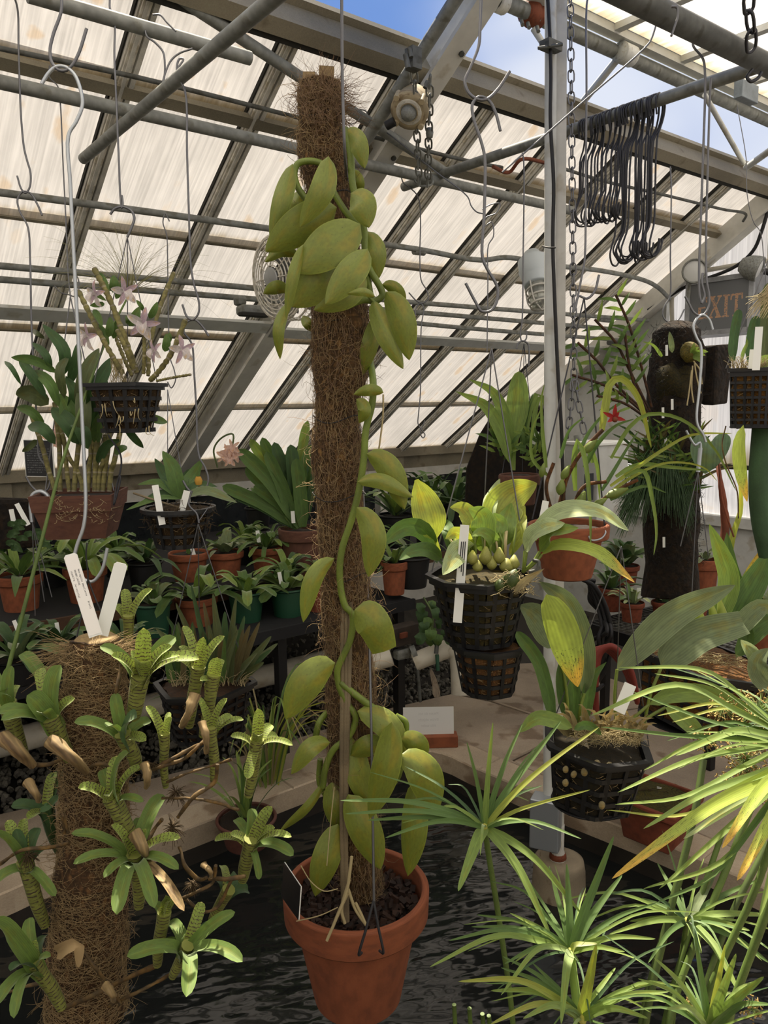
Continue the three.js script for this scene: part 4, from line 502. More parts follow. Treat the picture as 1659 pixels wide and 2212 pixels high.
// ================= the tall climbing orchid on its moss pole =================
{
  const zv = (y) => lerp(1.15, 1.36, clamp((y - 160) / 1750, -0.1, 1.2)), pc = P(769, 1913, 1.36), R = 0.1285;
  const t = thing('pole_orchid', 'tall climbing orchid with fleshy yellow-green leaves on a coir pole in a terracotta pot', 'potted plant', [pc.x, pc.y - 0.215, pc.z]);
  pot(t, pc, R, 0.212, M.terra, { seg: 64, taper: 0.6, collar: 0.24, fillDrop: 0.2, rimUp: 1 });
  chips(t, pc.clone().add(new V3(0, -0.04, 0)), R * 0.84, 620, 5, M.chip, 0.011);
  const cl = [[690, 176], [694, 250], [700, 330], [712, 420], [722, 560], [735, 680], [735, 800], [728, 900], [728, 1000], [735, 1100], [742, 1200], [748, 1300], [752, 1400], [757, 1500], [760, 1600], [762, 1700], [770, 1800], [784, 1930]];
  const wd = [78, 84, 106, 92, 100, 116, 106, 92, 104, 84, 92, 100, 96, 100, 92, 92, 88, 84], K = cl.length - 1;
  const rad = (s) => { const f = clamp(s) * K, i = Math.min(K - 1, Math.floor(f)); return lerp(wd[i], wd[i + 1], f - i) / 2 * lerp(1.15, 1.36, s) / FPX * (1 + 0.05 * Math.sin(s * 60) + 0.05 * Math.sin(s * 23 + 1)); };
  coirPole(t, cl.map(([x, y]) => P(x, y, zv(y))), rad, 13000, 11);
  { const r = rng(8), L = []; for (let i = 0; i < 420; i++) { const a = P(652 + r() * 92, 178 + r() * 90, 1.1 + r() * 0.07), d = rv(r); d.y = d.y * 0.7 + 0.28; L.push([a, a.clone().addScaledVector(d, 0.03), a.clone().addScaledVector(d, 0.075 * r() + 0.02).addScaledVector(rv(r), 0.03), 0.0004]); } for (let i = 0; i < 70; i++) { const a = P(730, 190 + r() * 70, 1.14), d = new V3(0.9, (r() - 0.45) * 1.2, r() - 0.5); L.push([a, a.clone().addScaledVector(d, 0.03), a.clone().addScaledVector(d, 0.05 * r() + 0.015).add(new V3(0, 0.04 * (r() - 0.6), 0)), 0.00035]); } t.part('loose_fibre', strands(L), M.fibre, t, STUFF); }
  t.part('wood_slat', lumpy(beam(P(702, 230, 1.15), P(706, 146, 1.15), 0.01, 0.022, new V3(0, 0, 1)), 0.002, 50), M.woodEnd); t.part('wood_slat', lumpy(beam(P(664, 230, 1.15), P(668, 160, 1.16), 0.01, 0.018, new V3(0, 0, 1)), 0.002, 50), M.woodEnd);
  const ties = []; for (const y of [255, 335, 430, 690, 905, 1070, 1240]) { const c = P(cl[0][0] + (y - 176) * 0.05, y, zv(y)); const f = clamp((y - 176) / 1754) * K, i = Math.floor(f), x = lerp(cl[i][0], cl[i + 1][0], f - i), q = P(x, y, zv(y)), R2 = wd[i] / 2 * zv(y) / FPX + 0.004; ties.push(tube(Array.from({ length: 16 }, (_, k) => q.clone().add(new V3(Math.cos(k / 16 * 6.283) * R2, 0.006 * Math.sin(k), Math.sin(k / 16 * 6.283) * R2))), 0.0009, { n: 28, m: 4, closed: true })); } ties.forEach((g) => t.part('wire_tie', g, M.cable));
  const vine = (pts, r, m = M.vine, dz = -0.05) => t.part('vine_stem', tube(pts.map(([x, y, d]) => P(x, y, zv(y) + (d ?? dz))), r, { n: pts.length * 6, m: 9 }), m);
  vine([[662, 432], [642, 402], [636, 372], [645, 353], [680, 349], [702, 360], [716, 405], [735, 440], [755, 468], [776, 486]], 0.0048);
  vine([[745, 276], [757, 330], [762, 400], [780, 470], [787, 500], [788, 532], [790, 560], [803, 590], [822, 622], [826, 638], [812, 650], [785, 648], [748, 662]], 0.0052, M.vine);
  vine([[782, 572], [794, 600], [803, 645]], 0.0042, M.vine, -0.045); vine([[796, 640], [812, 660], [806, 672], [815, 660], [826, 690]], 0.0022, M.vine, -0.06);
  vine([[800, 780, 0.0], [806, 830], [804, 870], [790, 930], [786, 990], [775, 1060], [760, 1120], [738, 1190], [734, 1250], [745, 1308], [761, 1328], [757, 1380], [740, 1420], [729, 1447], [732, 1480], [750, 1520], [768, 1550], [754, 1590], [720, 1620], [703, 1660], [697, 1700]], 0.0055);
  vine([[734, 1474], [780, 1510], [830, 1545], [858, 1560], [872, 1592]], 0.0058); vine([[722, 1490, 0], [713, 1530, 0], [690, 1560, -0.02], [682, 1592, -0.02]], 0.0055, M.vine); vine([[855, 1546], [876, 1560], [874, 1600]], 0.005, M.vine, -0.03);
  vine([[868, 1640, 0], [858, 1680, 0], [836, 1700, 0], [800, 1690, 0]], 0.0055, M.vine); vine([[692, 1640, 0], [690, 1690, 0], [705, 1720, 0], [720, 1745, 0]], 0.005, M.vine); vine([[828, 852, -0.04], [827, 900, -0.04], [820, 960, -0.04], [815, 992, -0.04]], 0.0014, M.root);
  for (const [x0, x1, x2, m] of [[741, 738, 742, M.bamboo], [749, 745, 750, M.bamboo], [758, 748, 746, M.bamboo]]) { const b = t.part('bamboo_cane', tube([P(x0, 1300, 1.25), P((x0 + x1) / 2, 1500, 1.26), P(x1, 1700, 1.275), P(x2, 1990, 1.29)], 0.0042, { n: 16, m: 8 }), m); }
  [[[760, 1850], [748, 1930], [724, 1990], [706, 2032]], [[752, 1930], [736, 1960], [716, 2010]], [[752, 1920], [768, 1965], [792, 2000]], [[755, 1900], [738, 1965], [745, 1995]], [[768, 1950], [780, 1975], [790, 1998]], [[650, 1870], [672, 1905], [700, 1925], [730, 1920]], [[640, 1990], [690, 1978], [730, 1960]], [[722, 1700], [712, 1800], [706, 1870]]].forEach((a, i) => t.part('aerial_root', tube(a.map(([x, y]) => P(x, y, 1.255 - (i === 0 ? 0.03 : 0))), i < 5 ? 0.0026 : 0.0009, { n: 12, m: 6 }), M.root));
  // leaves: base, middle, tip in pixels, width, depth offset at base and tip, material, shape
  const lv = [
    [632, 354, 606, 440, 584, 520, 42, -0.06, -0.07, 'van', 'oval', 0.3], [709, 338, 696, 415, 648, 490, 54, -0.1, -0.11, 'van', 'oval', 0.25], [652, 408, 638, 440, 625, 467, 28, 0.0, 0.0, 'van', 'oval', 0.4], [727, 448, 655, 486, 573, 543, 80, -0.07, -0.09, 'van', 'oval', 0.1], [778, 484, 712, 530, 637, 588, 92, -0.09, -0.11, 'van', 'oval', 0.08], [741, 564, 690, 610, 630, 663, 86, -0.07, -0.09, 'van', 'oval', 0.1], [794, 538, 757, 588, 703, 657, 64, -0.1, -0.12, 'van', 'oval', 0.2], [788, 590, 745, 640, 678, 670, 58, -0.05, -0.08, 'van', 'oval', 0.1],
    [746, 282, 774, 312, 788, 364, 42, -0.04, -0.06, 'van', 'oval', 0.15], [758, 418, 784, 442, 797, 492, 62, -0.07, -0.08, 'van', 'oval', 0.15], [762, 366, 774, 395, 772, 424, 26, -0.02, 0, 'van', 'oval', 0.2], [792, 500, 812, 545, 815, 606, 48, -0.03, -0.03, 'van', 'oval', 0.2], [834, 630, 868, 695, 884, 778, 60, -0.06, -0.07, 'van', 'oval', 0.15], [806, 648, 836, 725, 871, 797, 46, -0.05, -0.06, 'van', 'oval', 0.3], [826, 614, 856, 628, 873, 664, 30, -0.04, -0.02, 'van', 'oval', 0.3],
    [655, 528, 634, 600, 618, 688, 26, -0.11, -0.12, 'van', 'oval', 0.5], [622, 655, 601, 715, 605, 776, 26, -0.08, -0.08, 'van', 'oval', 0.2], [622, 630, 596, 622, 569, 634, 30, -0.04, -0.05, 'van', 'oval', 0.2], [645, 552, 605, 542, 572, 566, 26, 0.02, 0, 'van', 'oval', 0.3], [812, 684, 800, 745, 782, 812, 38, -0.02, -0.01, 'van', 'oval', 0.2], [810, 641, 782, 630, 750, 634, 18, -0.11, -0.12, 'van', 'oval', 0.3], [828, 848, 796, 844, 764, 852, 26, -0.06, -0.07, 'van', 'oval', 0.3], [770, 862, 786, 886, 776, 914, 30, -0.05, -0.05, 'van', 'oval', 0.2], [654, 682, 666, 700, 672, 716, 24, 0.02, 0.02, 'van', 'oval', 0.2],
    [792, 980, 842, 1018, 874, 1100, 56, -0.05, -0.06, 'van', 'oval', 0.25], [772, 1042, 830, 1040, 892, 1074, 34, -0.06, -0.07, 'van', 'oval', 0.4], [771, 1096, 806, 1160, 796, 1246, 56, -0.09, -0.1, 'van', 'oval', 0.1], [722, 1206, 678, 1252, 655, 1344, 40, -0.08, -0.1, 'van', 'oval', 0.35], [766, 1317, 806, 1350, 830, 1407, 78, -0.07, -0.08, 'van', 'cut', 0.1], [724, 1432, 668, 1470, 617, 1554, 72, -0.09, -0.12, 'van', 'oval', 0.25], [713, 1604, 668, 1616, 629, 1672, 40, -0.06, -0.09, 'van', 'oval', 0.3],
    [772, 1536, 838, 1566, 882, 1632, 58, -0.05, -0.06, 'van', 'oval', 0.2], [846, 1560, 832, 1660, 798, 1768, 64, -0.12, -0.12, 'van', 'oval', 0.12], [830, 1606, 796, 1612, 757, 1632, 46, -0.04, -0.04, 'van', 'oval', 0.2], [866, 1598, 896, 1608, 918, 1642, 52, -0.06, -0.06, 'van', 'oval', 0.2], [864, 1632, 918, 1672, 943, 1758, 78, -0.1, -0.1, 'van', 'oval', 0.12], [896, 1688, 894, 1790, 881, 1892, 58, -0.06, -0.08, 'van', 'oval', 0.12], [758, 1588, 778, 1680, 802, 1748, 56, -0.03, -0.04, 'van', 'oval', 0.1], [752, 1716, 786, 1790, 822, 1878, 72, -0.06, -0.08, 'van', 'oval', 0.1], [730, 1780, 704, 1860, 681, 1936, 62, -0.05, -0.07, 'van', 'oval', 0.1], [716, 1690, 722, 1740, 734, 1800, 50, -0.02, -0.03, 'van', 'oval', 0.1], [698, 1692, 660, 1748, 604, 1796, 20, -0.03, -0.03, 'van', 'oval', 0.3], [932, 1660, 940, 1690, 936, 1720, 16, -0.03, -0.03, 'dry', 'oval', 0.3],
  ];
  lv.forEach(([x0, y0, x1, y1, x2, y2, w, d0, d2, m, pr, rl], i) => { const z0 = zv(y0) + d0 - 0.01, z2 = zv(y2) + d2 - 0.01; t.part('leaf', leaf([P(x0, y0, z0), P(lerp(x0, x1, 0.5) + (x1 - (x0 + x2) / 2) * 0.25, lerp(y0, y1, 0.5) + (y1 - (y0 + y2) / 2) * 0.25, lerp(z0, z2, 0.25) - 0.006), P(x1, y1, (z0 + z2) / 2 - 0.012), P(x2, y2, z2)], w * z0 / FPX, { prof: pr, fold: -rl * 0.6, cup: -0.12, roll: (i % 2 ? 1 : -1) * 0.22, n: 18, across: 6, thick: 0.0022, seed: i }), LM[m]); });
  // hanging wire, with its two legs hooked under the rim
  const hw = thing('hanging_wire', 'long straight wire carrying the terracotta pot of the climbing orchid', 'wire', P(808, 1960, 1.2));
  hw.part('wire', tube([P(738, -20, 1.03), P(740, 190, 1.06), P(745, 330, 1.08), P(752, 420, 1.2), P(770, 800, 1.3), P(793, 1240, 1.28), P(801, 1520, 1.24), P(808, 1950, 1.2)], 0.0021, { n: 40, m: 6 }), M.wire);
  for (const [x, y] of [[775, 2062], [828, 2058]]) hw.part('leg', tube([P(807, 1946, 1.2), P((807 + x) / 2, (1950 + y) / 2, 1.195), P(x, y, 1.2), P(x + (x < 800 ? 6 : -8), y - 4, 1.215)], 0.0023, { n: 14, m: 6 }), M.wireDark);
  // black plate label standing in the pot, seen nearly edge-on
  const a = P(615, 1862, 1.3), b = P(651, 1915, 1.2), c = P(646, 1987, 1.2), d = P(609, 1936, 1.3), n = b.clone().sub(a).cross(d.clone().sub(a)).normalize(), s = thing('plate_label', 'black plant label with white edges stuck at the left rim of the terracotta pot', 'label', c.clone());
  const pl = (o, m, nm) => { const g = new THREE.BufferGeometry(), q = [a, b, c, d], f = [...q.map((p) => p.clone().addScaledVector(n, o[0])), ...q.map((p) => p.clone().addScaledVector(n, o[1]))], ix = [0, 1, 2, 0, 2, 3, 4, 6, 5, 4, 7, 6, 0, 4, 5, 0, 5, 1, 1, 5, 6, 1, 6, 2, 2, 6, 7, 2, 7, 3, 3, 7, 4, 3, 4, 0]; g.setAttribute('position', new THREE.Float32BufferAttribute(ix.flatMap((k) => f[k].toArray()), 3)); g.computeVertexNormals(); s.part(nm, g, m); };
  const sg = n.dot(camDir(a)) > 0 ? 1 : -1; pl([-0.0008, 0.0008], M.white, 'edge'); pl([sg * 0.0008, sg * 0.0016], std('#15171c', { roughness: 0.35 }), 'face');
}
// ================= bromeliads clambering on a second coir pole, left =================
{
  const Z = 1.1, t = thing('bromeliad_pole', 'coir pole at the left covered in spotted tubular bromeliads on runners', 'plant', P(195, 2180, Z));
  const cl = [[207, 1384], [206, 1500], [205, 1620], [203, 1760], [198, 1900], [192, 2040], [186, 2190]], wd = [104, 128, 132, 134, 140, 150, 156];
  const rad = (s) => { const f = clamp(s) * 6, i = Math.min(5, Math.floor(f)); return lerp(wd[i], wd[i + 1], f - i) / 2 * Z / FPX * (1 + 0.04 * Math.sin(s * 40)); };
  coirPole(t, cl.map(([x, y]) => P(x, y, Z)), rad, 12000, 23, [std('#6f573c', { map: T.coir, roughness: 1 }), std('#86714f', { roughness: 0.9 }), M.fibrePale], 0.009);
  { const r = rng(4), L = []; for (let i = 0; i < 420; i++) { const a = r() * 6.28, p = P(207 + Math.cos(a) * 52, 1388 + r() * 40, Z + Math.sin(a) * 0.034), d = new V3(Math.cos(a), 0.3 - r(), Math.sin(a)); L.push([p, p.clone().addScaledVector(d, 0.02).add(new V3(0, 0.006, 0)), p.clone().addScaledVector(d, 0.03 + 0.03 * r()).addScaledVector(rv(r), 0.03), 0.0004]); } t.part('loose_fibre', strands(L), M.fibrePale, t, STUFF); }
  const wc = P(208, 1380, Z); t.part('wood_cap', lumpy(lathe([[0, 0.004], [0.026, 0.003], [0.031, 0], [0.028, -0.007], [0, -0.007]], wc, 14), 0.004, 30, 4), M.woodEnd);
  // rosettes: stem from its root to its heart, then leaves [tip x, tip y, width, depth step]
  function rosette(c, root, tips, z, o = {}) {
    const { sw = 24, mat = LM.spot, back = 0.02, root2 = 0 } = o, cc = P(c[0], c[1], z), rr = P(root[0], root[1], z + back), ax = cc.clone().sub(rr).normalize(), r = rng(c[0] + c[1]);
    const st = t.part('stem', tube([rr, rr.clone().lerp(cc, 0.5).addScaledVector(rv(r), 0.006), cc, cc.clone().addScaledVector(ax, 0.016)], (s) => lerp(sw * 0.3, sw * 0.52, Math.sqrt(s)) * z / FPX, { n: 12, m: 10 }), o.stemMat || LM.tube);
    { const p = st.geometry.attributes.uv; for (let i = 0; i < p.count; i++) { const a = p.getX(i), b = p.getY(i); p.setXY(i, b * 22, a * 9); } }
    tips.forEach(([x, y, w, dz = (r() - 0.5) * 0.06, m], i) => { const e = P(x, y, z + dz), d = e.clone().sub(cc), L = d.length(), p0 = cc.clone().addScaledVector(ax, -0.02).addScaledVector(d, 0.02), p1 = cc.clone().addScaledVector(d, 0.22).addScaledVector(ax, 0.13 * L), p2 = cc.clone().addScaledVector(d, 0.62).addScaledVector(ax, 0.14 * L).addScaledVector(Y, 0.02 * L), inner = ax.clone().addScaledVector(d.clone().normalize(), -0.45).addScaledVector(camDir(cc), 0.5).normalize(); t.part('leaf', leaf([p0, p1, p2, e], w * z / FPX, { prof: 'strap', fold: 0.25, cup: 0.25, face: inner, n: 12, seed: i }), m || mat, st); });
  }
  const B = LM.brown, BK = LM.spotBack;
  rosette([300, 1480], [286, 1562], [[310, 1356, 34, -0.02], [430, 1424, 32, -0.03], [379, 1376, 34, 0.02, BK], [372, 1396, 26, -0.02], [388, 1416, 24, -0.03], [216, 1396, 28, -0.01, BK], [240, 1416, 26, -0.04], [304, 1430, 36, -0.05], [284, 1404, 16, 0.0]], 1.02, { sw: 40 });
  rosette([278, 1350], [282, 1440], [[269, 1272, 22], [329, 1272, 20], [248, 1308, 20], [300, 1300, 18]], 1.14, { sw: 24 });
  rosette([118, 1570], [152, 1640], [[131, 1436, 40, 0, BK], [58, 1502, 46, -0.02, BK], [-6, 1538, 30, -0.03, BK], [2, 1556, 26, -0.05, BK], [162, 1508, 26, 0.0], [90, 1540, 30, -0.04, BK], [88, 1444, 26, 0.05]], 1.04, { sw: 42 });
  rosette([272, 1602], [296, 1660], [[249, 1496, 28, 0, BK], [160, 1560, 26, -0.03, BK], [296, 1550, 40, -0.04, LM.deep], [326, 1556, 26, 0.02, BK], [230, 1570, 26, -0.05, BK], [316, 1600, 24, -0.02]], 1.02, { sw: 36 });
  rosette([356, 1606], [358, 1700], [[316, 1525, 20, 0.0], [371, 1549, 20, -0.01], [348, 1560, 16, 0.02], [366, 1538, 14, 0.02]], 1.03, { sw: 22 });
  rosette([425, 1462], [408, 1570], [[396, 1352, 20, 0.02], [440, 1376, 22, -0.02], [485, 1374, 20, 0], [388, 1396, 18, 0.02], [376, 1420, 20, 0]], 1.1, { sw: 30 });
  rosette([458, 1478], [438, 1590], [[470, 1420, 30, -0.01], [480, 1424, 20, 0.02], [432, 1470, 16, -0.02]], 1.08, { sw: 30 });
  rosette([456, 1592], [462, 1690], [[434, 1518, 18], [491, 1508, 18], [502, 1546, 20], [526, 1554, 16], [446, 1540, 20], [430, 1506, 14]], 1.06, { sw: 26 });
  rosette([552, 1618], [536, 1720], [[556, 1530, 26, -0.02], [588, 1566, 24, 0.02], [498, 1590, 18, -0.01], [632, 1610, 16, -0.02], [600, 1590, 20, 0.03], [534, 1682, 22, -0.03], [558, 1590, 22, -0.04]], 1.1, { sw: 30 });
  rosette([252, 1742], [304, 1838], [[253, 1632, 26, 0.01], [222, 1662, 26, 0.03, BK], [168, 1702, 28, -0.03], [305, 1654, 22, 0.0], [278, 1626, 30, -0.04, BK], [310, 1732, 18, -0.03, BK], [236, 1720, 20, -0.05]], 1.02, { sw: 40, stemMat: LM.tube });
  rosette([292, 1866], [300, 1960], [[154, 1800, 22, -0.02, BK], [240, 1782, 22, -0.03], [158, 1866, 22, -0.05, BK], [224, 1896, 20, -0.06, BK], [390, 1810, 24, -0.02], [386, 1878, 24, -0.04, BK], [252, 1976, 32, -0.1, BK], [334, 1962, 28, -0.1, BK], [352, 1716, 34, 0.05, BK], [304, 1766, 28, 0.04, BK], [398, 1968, 20, -0.08, B], [316, 1790, 20, 0]], 1.02, { sw: 34 });
  rosette([352, 1990], [340, 2085], [[358, 1934, 22, -0.02], [386, 1934, 16, 0.0], [334, 1950, 18, 0.02, BK], [370, 1945, 14, -0.03]], 1.0, { sw: 30 });
  rosette([398, 2058], [372, 2110], [[274, 2066, 30, -0.05, BK], [524, 2078, 30, -0.05, BK], [436, 1948, 26, 0.03], [508, 1970, 26, 0.0, BK], [366, 1990, 28, 0.04, BK], [402, 2154, 32, -0.1, BK], [350, 2040, 24, 0.04, BK], [456, 1996, 22, 0.05, LM.deep]], 0.98, { sw: 28 });
  rosette([540, 1830], [524, 1902], [[464, 1814, 20, 0.02], [544, 1746, 24, 0.02, BK], [588, 1742, 26, 0.0], [508, 1770, 22, 0.03, BK], [634, 1848, 26, -0.02, BK], [630, 1808, 18, -0.03], [594, 1788, 20, -0.01], [498, 1800, 18, 0.0], [560, 1900, 16, -0.02, BK]], 1.1, { sw: 34 });
  rosette([486, 1936], [458, 1986], [[536, 1924, 24, 0.04, LM.deep], [512, 1890, 24, 0.05, LM.deep], [462, 1900, 20, 0.05, LM.deep], [478, 1870, 18, 0.06, LM.spot]], 1.12, { sw: 28 });
  rosette([84, 2098], [134, 2178], [[-14, 1990, 40, -0.05, BK], [64, 1982, 28, 0.03, BK], [22, 2098, 26, -0.05, LM.deep], [-8, 2172, 28, -0.06, BK], [78, 2030, 26, 0.0], [110, 2066, 18, -0.03, BK], [30, 2200, 24, -0.08, BK], [100, 2020, 22, 0.06, LM.deep]], 0.98, { sw: 34 });
  rosette([60, 1880], [98, 2000], [[-10, 1906, 26, -0.02, BK], [16, 1772, 24, 0.02], [52, 1768, 22, 0.04], [84, 1788, 28, 0.03, LM.deep], [34, 1790, 26, 0.0, LM.deep], [98, 1830, 20, 0.02, LM.deep], [-14, 1800, 26, -0.04, BK], [120, 1936, 20, -0.03, BK]], 1.04, { sw: 34 });
  rosette([104, 1764], [128, 1840], [[24, 1742, 26, -0.02, LM.deep], [118, 1668, 22, 0.04, LM.spot], [136, 1666, 26, 0.05, LM.deep], [60, 1770, 24, -0.04, LM.spot], [130, 1720, 20, 0.0, LM.deep]], 1.1, { sw: 30, stemMat: LM.deep });
  rosette([22, 1540], [52, 1640], [[26, 1438, 28, 0, BK], [8, 1490, 26, -0.02, BK], [-20, 1450, 26, 0.02, BK], [40, 1480, 18, 0.03]], 1.06, { sw: 38, stemMat: LM.tube });
  rosette([106, 1500], [112, 1570], [[88, 1444, 24, 0.02], [104, 1440, 20, 0.04], [46, 1412, 30, 0.02, BK], [118, 1452, 18, 0]], 1.15, { sw: 26 });
  // brown sheaths of old stems and the runners between the plants
  const fixUv = (m, k) => { const p = m.geometry.attributes.uv; for (let i = 0; i < p.count; i++) p.setXY(i, p.getX(i) * k, p.getY(i) * k * 0.35); };
  for (const [a, b, w] of [[[108, 1600], [188, 1668], 34], [[6, 1592], [70, 1654], 36], [[290, 1800], [318, 1858], 30], [[312, 1650], [316, 1700], 22], [[436, 1560], [446, 1625], 18], [[420, 1500], [392, 1570], 26], [[60, 1690], [84, 1730], 24], [[228, 2130], [246, 2160], 22], [[440, 1866], [456, 1896], 14]]) fixUv(t.part('dry_sheath', lumpy(tube([P(...a, 1.01), P((a[0] + b[0]) / 2 + 4, (a[1] + b[1]) / 2, 1.0), P(...b, 1.02)], (s) => w / 2 * lerp(1.0, 0.5, s) * 1.02 / FPX, { n: 14, m: 12 }), 0.0022, 150, a[0]), LM.brown), 14);
  for (const [pts, w] of [[[[64, 1650], [100, 1652], [135, 1640]], 9], [[[186, 1662], [215, 1650], [250, 1660]], 8], [[[318, 1668], [350, 1655], [395, 1640], [420, 1620], [440, 1600]], 8], [[[330, 1660], [370, 1640], [410, 1618], [450, 1600]], 8], [[[350, 1724], [400, 1724], [460, 1732], [516, 1750]], 7], [[[384, 1766], [420, 1720], [462, 1690], [470, 1650]], 9], [[[360, 1690], [400, 1672], [445, 1658], [500, 1640]], 6], [[[134, 2180], [200, 2150], [270, 2115], [345, 2082]], 11], [[[236, 2172], [300, 2142], [352, 2114], [392, 2090]], 8], [[[178, 2050], [205, 2090], [238, 2130], [262, 2170]], 8], [[[386, 1944], [430, 1924], [458, 1908], [466, 1870]], 8], [[[398, 1940], [440, 1970], [468, 1960], [500, 1900]], 8], [[[452, 1898], [500, 1898], [530, 1892]], 9], [[[388, 1828], [400, 1870], [430, 1900], [446, 1896]], 8], [[[0, 1866], [50, 1836], [110, 1830], [150, 1820]], 8], [[[245, 1520], [252, 1490], [262, 1440], [270, 1410]], 9], [[[140, 1800], [136, 1760], [148, 1800]], 7], [[[0, 2150], [60, 2130], [110, 2120]], 7], [[[300, 1850], [318, 1820], [334, 1790], [350, 1770]], 8]]) t.part('runner', lumpy(tube(pts.map(([x, y], i) => P(x, y, 1.03 - 0.01 * (i % 2))), w / 2 * 1.03 / FPX, { n: pts.length * 5, m: 7 }), 0.0012, 90, w), M.twig);
  { const r = rng(6); for (const [x, y, s] of [[372, 1788, 30], [380, 1712, 26], [60, 1848, 22], [415, 1910, 20], [330, 1650, 14]]) { const L = [], c = P(x, y, 1.03); for (let i = 0; i < 60; i++) { const d = rv(r).normalize().multiplyScalar(s * 1.03 / FPX * (0.6 + 0.6 * r())); d.y -= 0.006; L.push([c, c.clone().addScaledVector(d, 0.6).add(new V3(0, 0.003, 0)), c.clone().add(d), 0.0008]); } t.part('root_tuft', strands(L), M.twig, t, STUFF); } }
  t.part('torn_bract', leaf(px([[124, 2058, 0.98], [150, 2044, 0.97], [168, 2040, 0.97], [170, 2090, 0.97]]), 0.02, { prof: 'blade', cup: 0.4 }), M.fibrePale);
  // wire that hangs the pole, and two white tags in a V
  solo('wire_hook', 'fine dark wire sling holding up the bromeliad pole below the crooked hook', 'wire', [tube([P(188, 1172, 1.13), P(186, 1200, 1.13), P(190, 1250, 1.13), P(176, 1330, 1.12), P(160, 1400, 1.1)], 0.0012, { n: 16, m: 5 }), tube([P(190, 1250, 1.13), P(205, 1290, 1.12), P(226, 1335, 1.1), P(240, 1352, 1.1)], 0.0012, { n: 14, m: 5 })], M.cable);
  const cv = document.createElement('canvas'); cv.width = 1024; cv.height = 160; const g = cv.getContext('2d'); g.fillStyle = '#e9e6e0'; g.fillRect(0, 0, 1024, 160); g.fillStyle = '#1a1a1a'; g.font = 'bold 28px monospace'; g.fillText('Neoregelia ampullacea    Brazil', 180, 46); g.fillText('BROMELIACEAE', 180, 92); g.fillText('163687*A  Terrestrial', 180, 138);
  const tx = new THREE.CanvasTexture(cv); tx.colorSpace = THREE.SRGBColorSpace;
  const tag = (label, a, b, w, z, map) => { const p = P(...a, z), q = P(...b, z - 0.004), s = thing('plant_tag', label, 'tag', q), x = q.clone().sub(p).normalize(), n = camDir(p), y = n.clone().cross(x).normalize(), nn = x.clone().cross(y), hw = w / 2 * z / FPX, ch = hw * 0.35, k = [p.clone().addScaledVector(x, ch).addScaledVector(y, hw), p.clone().addScaledVector(y, hw - ch), p.clone().addScaledVector(y, -hw + ch), p.clone().addScaledVector(x, ch).addScaledVector(y, -hw), q.clone().addScaledVector(y, -hw), q.clone().addScaledVector(y, hw)];
    const sh_ = new THREE.Shape(k.map((v) => { const d = v.clone().sub(p); return new THREE.Vector2(d.dot(x), d.dot(y)); })), ge = new THREE.ExtrudeGeometry(sh_, { depth: 0.0009, bevelEnabled: false }); ge.applyMatrix4(new THREE.Matrix4().makeBasis(x, y, nn).setPosition(p)); s.part('plate', ge, M.white);
    if (map) { const L = p.distanceTo(q), c0 = p.clone().addScaledVector(nn, 0.0014); s.part('print', quad(c0.clone().addScaledVector(x, ch).addScaledVector(y, -hw * 0.94), c0.clone().addScaledVector(x, L * 0.98).addScaledVector(y, -hw * 0.94), c0.clone().addScaledVector(x, L * 0.98).addScaledVector(y, hw * 0.94), c0.clone().addScaledVector(x, ch).addScaledVector(y, hw * 0.94)), std('#ffffff', { map: tx, roughness: 0.5 })); } };
  tag('white printed plant tag leaning left in the top of the bromeliad pole', [151, 1197], [207, 1374], 28, 1.06, 1); tag('blank white plant tag leaning right in the top of the bromeliad pole', [262, 1216], [219, 1372], 28, 1.08, 0);
}
// ================= hanging baskets and pots =================
const lf = (t, pts, w, mat, o = {}) => t.part(o.name || 'leaf', leafPx(pts, w, { prof: 'lance', fold: 0.22, n: 12, seed: pts[0][0], ...o }), LM[mat] || mat, o.parent || t);
// canes / stems in pixels
const stemPx = (t, pts, w, mat, o = {}) => t.part(o.name || 'stem', tube(px(pts), typeof w === 'function' ? w : w / 2 * pts[0][2] / FPX, { n: pts.length * 5, m: o.m || 7 }), mat, o.parent || t);
const hang = (t, top, rimPts, r = 0.0012, mat = M.wire) => rimPts.forEach((q) => t.part('hanger_wire', tube([top, q], r, { smooth: false, m: 5 }), mat));
const PW = leafMat('#efe6ec', 0.35, T.leaf), PP = leafMat('#dfc6dd', 0.35, T.leaf), PK = leafMat('#f2cfc6', 0.35, T.leaf);
function flower(t, c, s, mat, mat2, seed, face) { // five tepals and a frilled lip
  const r = rng(seed), f = face || camDir(c), q = Y.clone().cross(f).normalize(), w = f.clone().cross(q), a0 = r() * 0.8 - 0.4; let first;
  for (let i = 0; i < 5; i++) { const a = a0 + PI / 2 + i * 2 * PI / 5, d = q.clone().multiplyScalar(Math.cos(a)).addScaledVector(w, Math.sin(a)); const m = t.part('petal', leaf([c, c.clone().addScaledVector(d, s * 0.55).addScaledVector(f, s * 0.12), c.clone().addScaledVector(d, s).addScaledVector(f, s * (r() - 0.2) * 0.3)], s * (i % 2 ? 0.5 : 0.36), { prof: 'oval', face: f, n: 7, cup: 0.2, wave: 0.1, seed: i }), i % 2 ? mat : mat2, first || t); first = first || m; }
  t.part('lip', leaf([c.clone().addScaledVector(f, s * 0.1), c.clone().addScaledVector(f, s * 0.4).addScaledVector(w, -s * 0.15), c.clone().addScaledVector(f, s * 0.5).addScaledVector(w, -s * 0.6)], s * 0.6, { prof: 'oval', face: w, cup: 0.8, wave: 0.2, n: 8 }), mat, first);
}
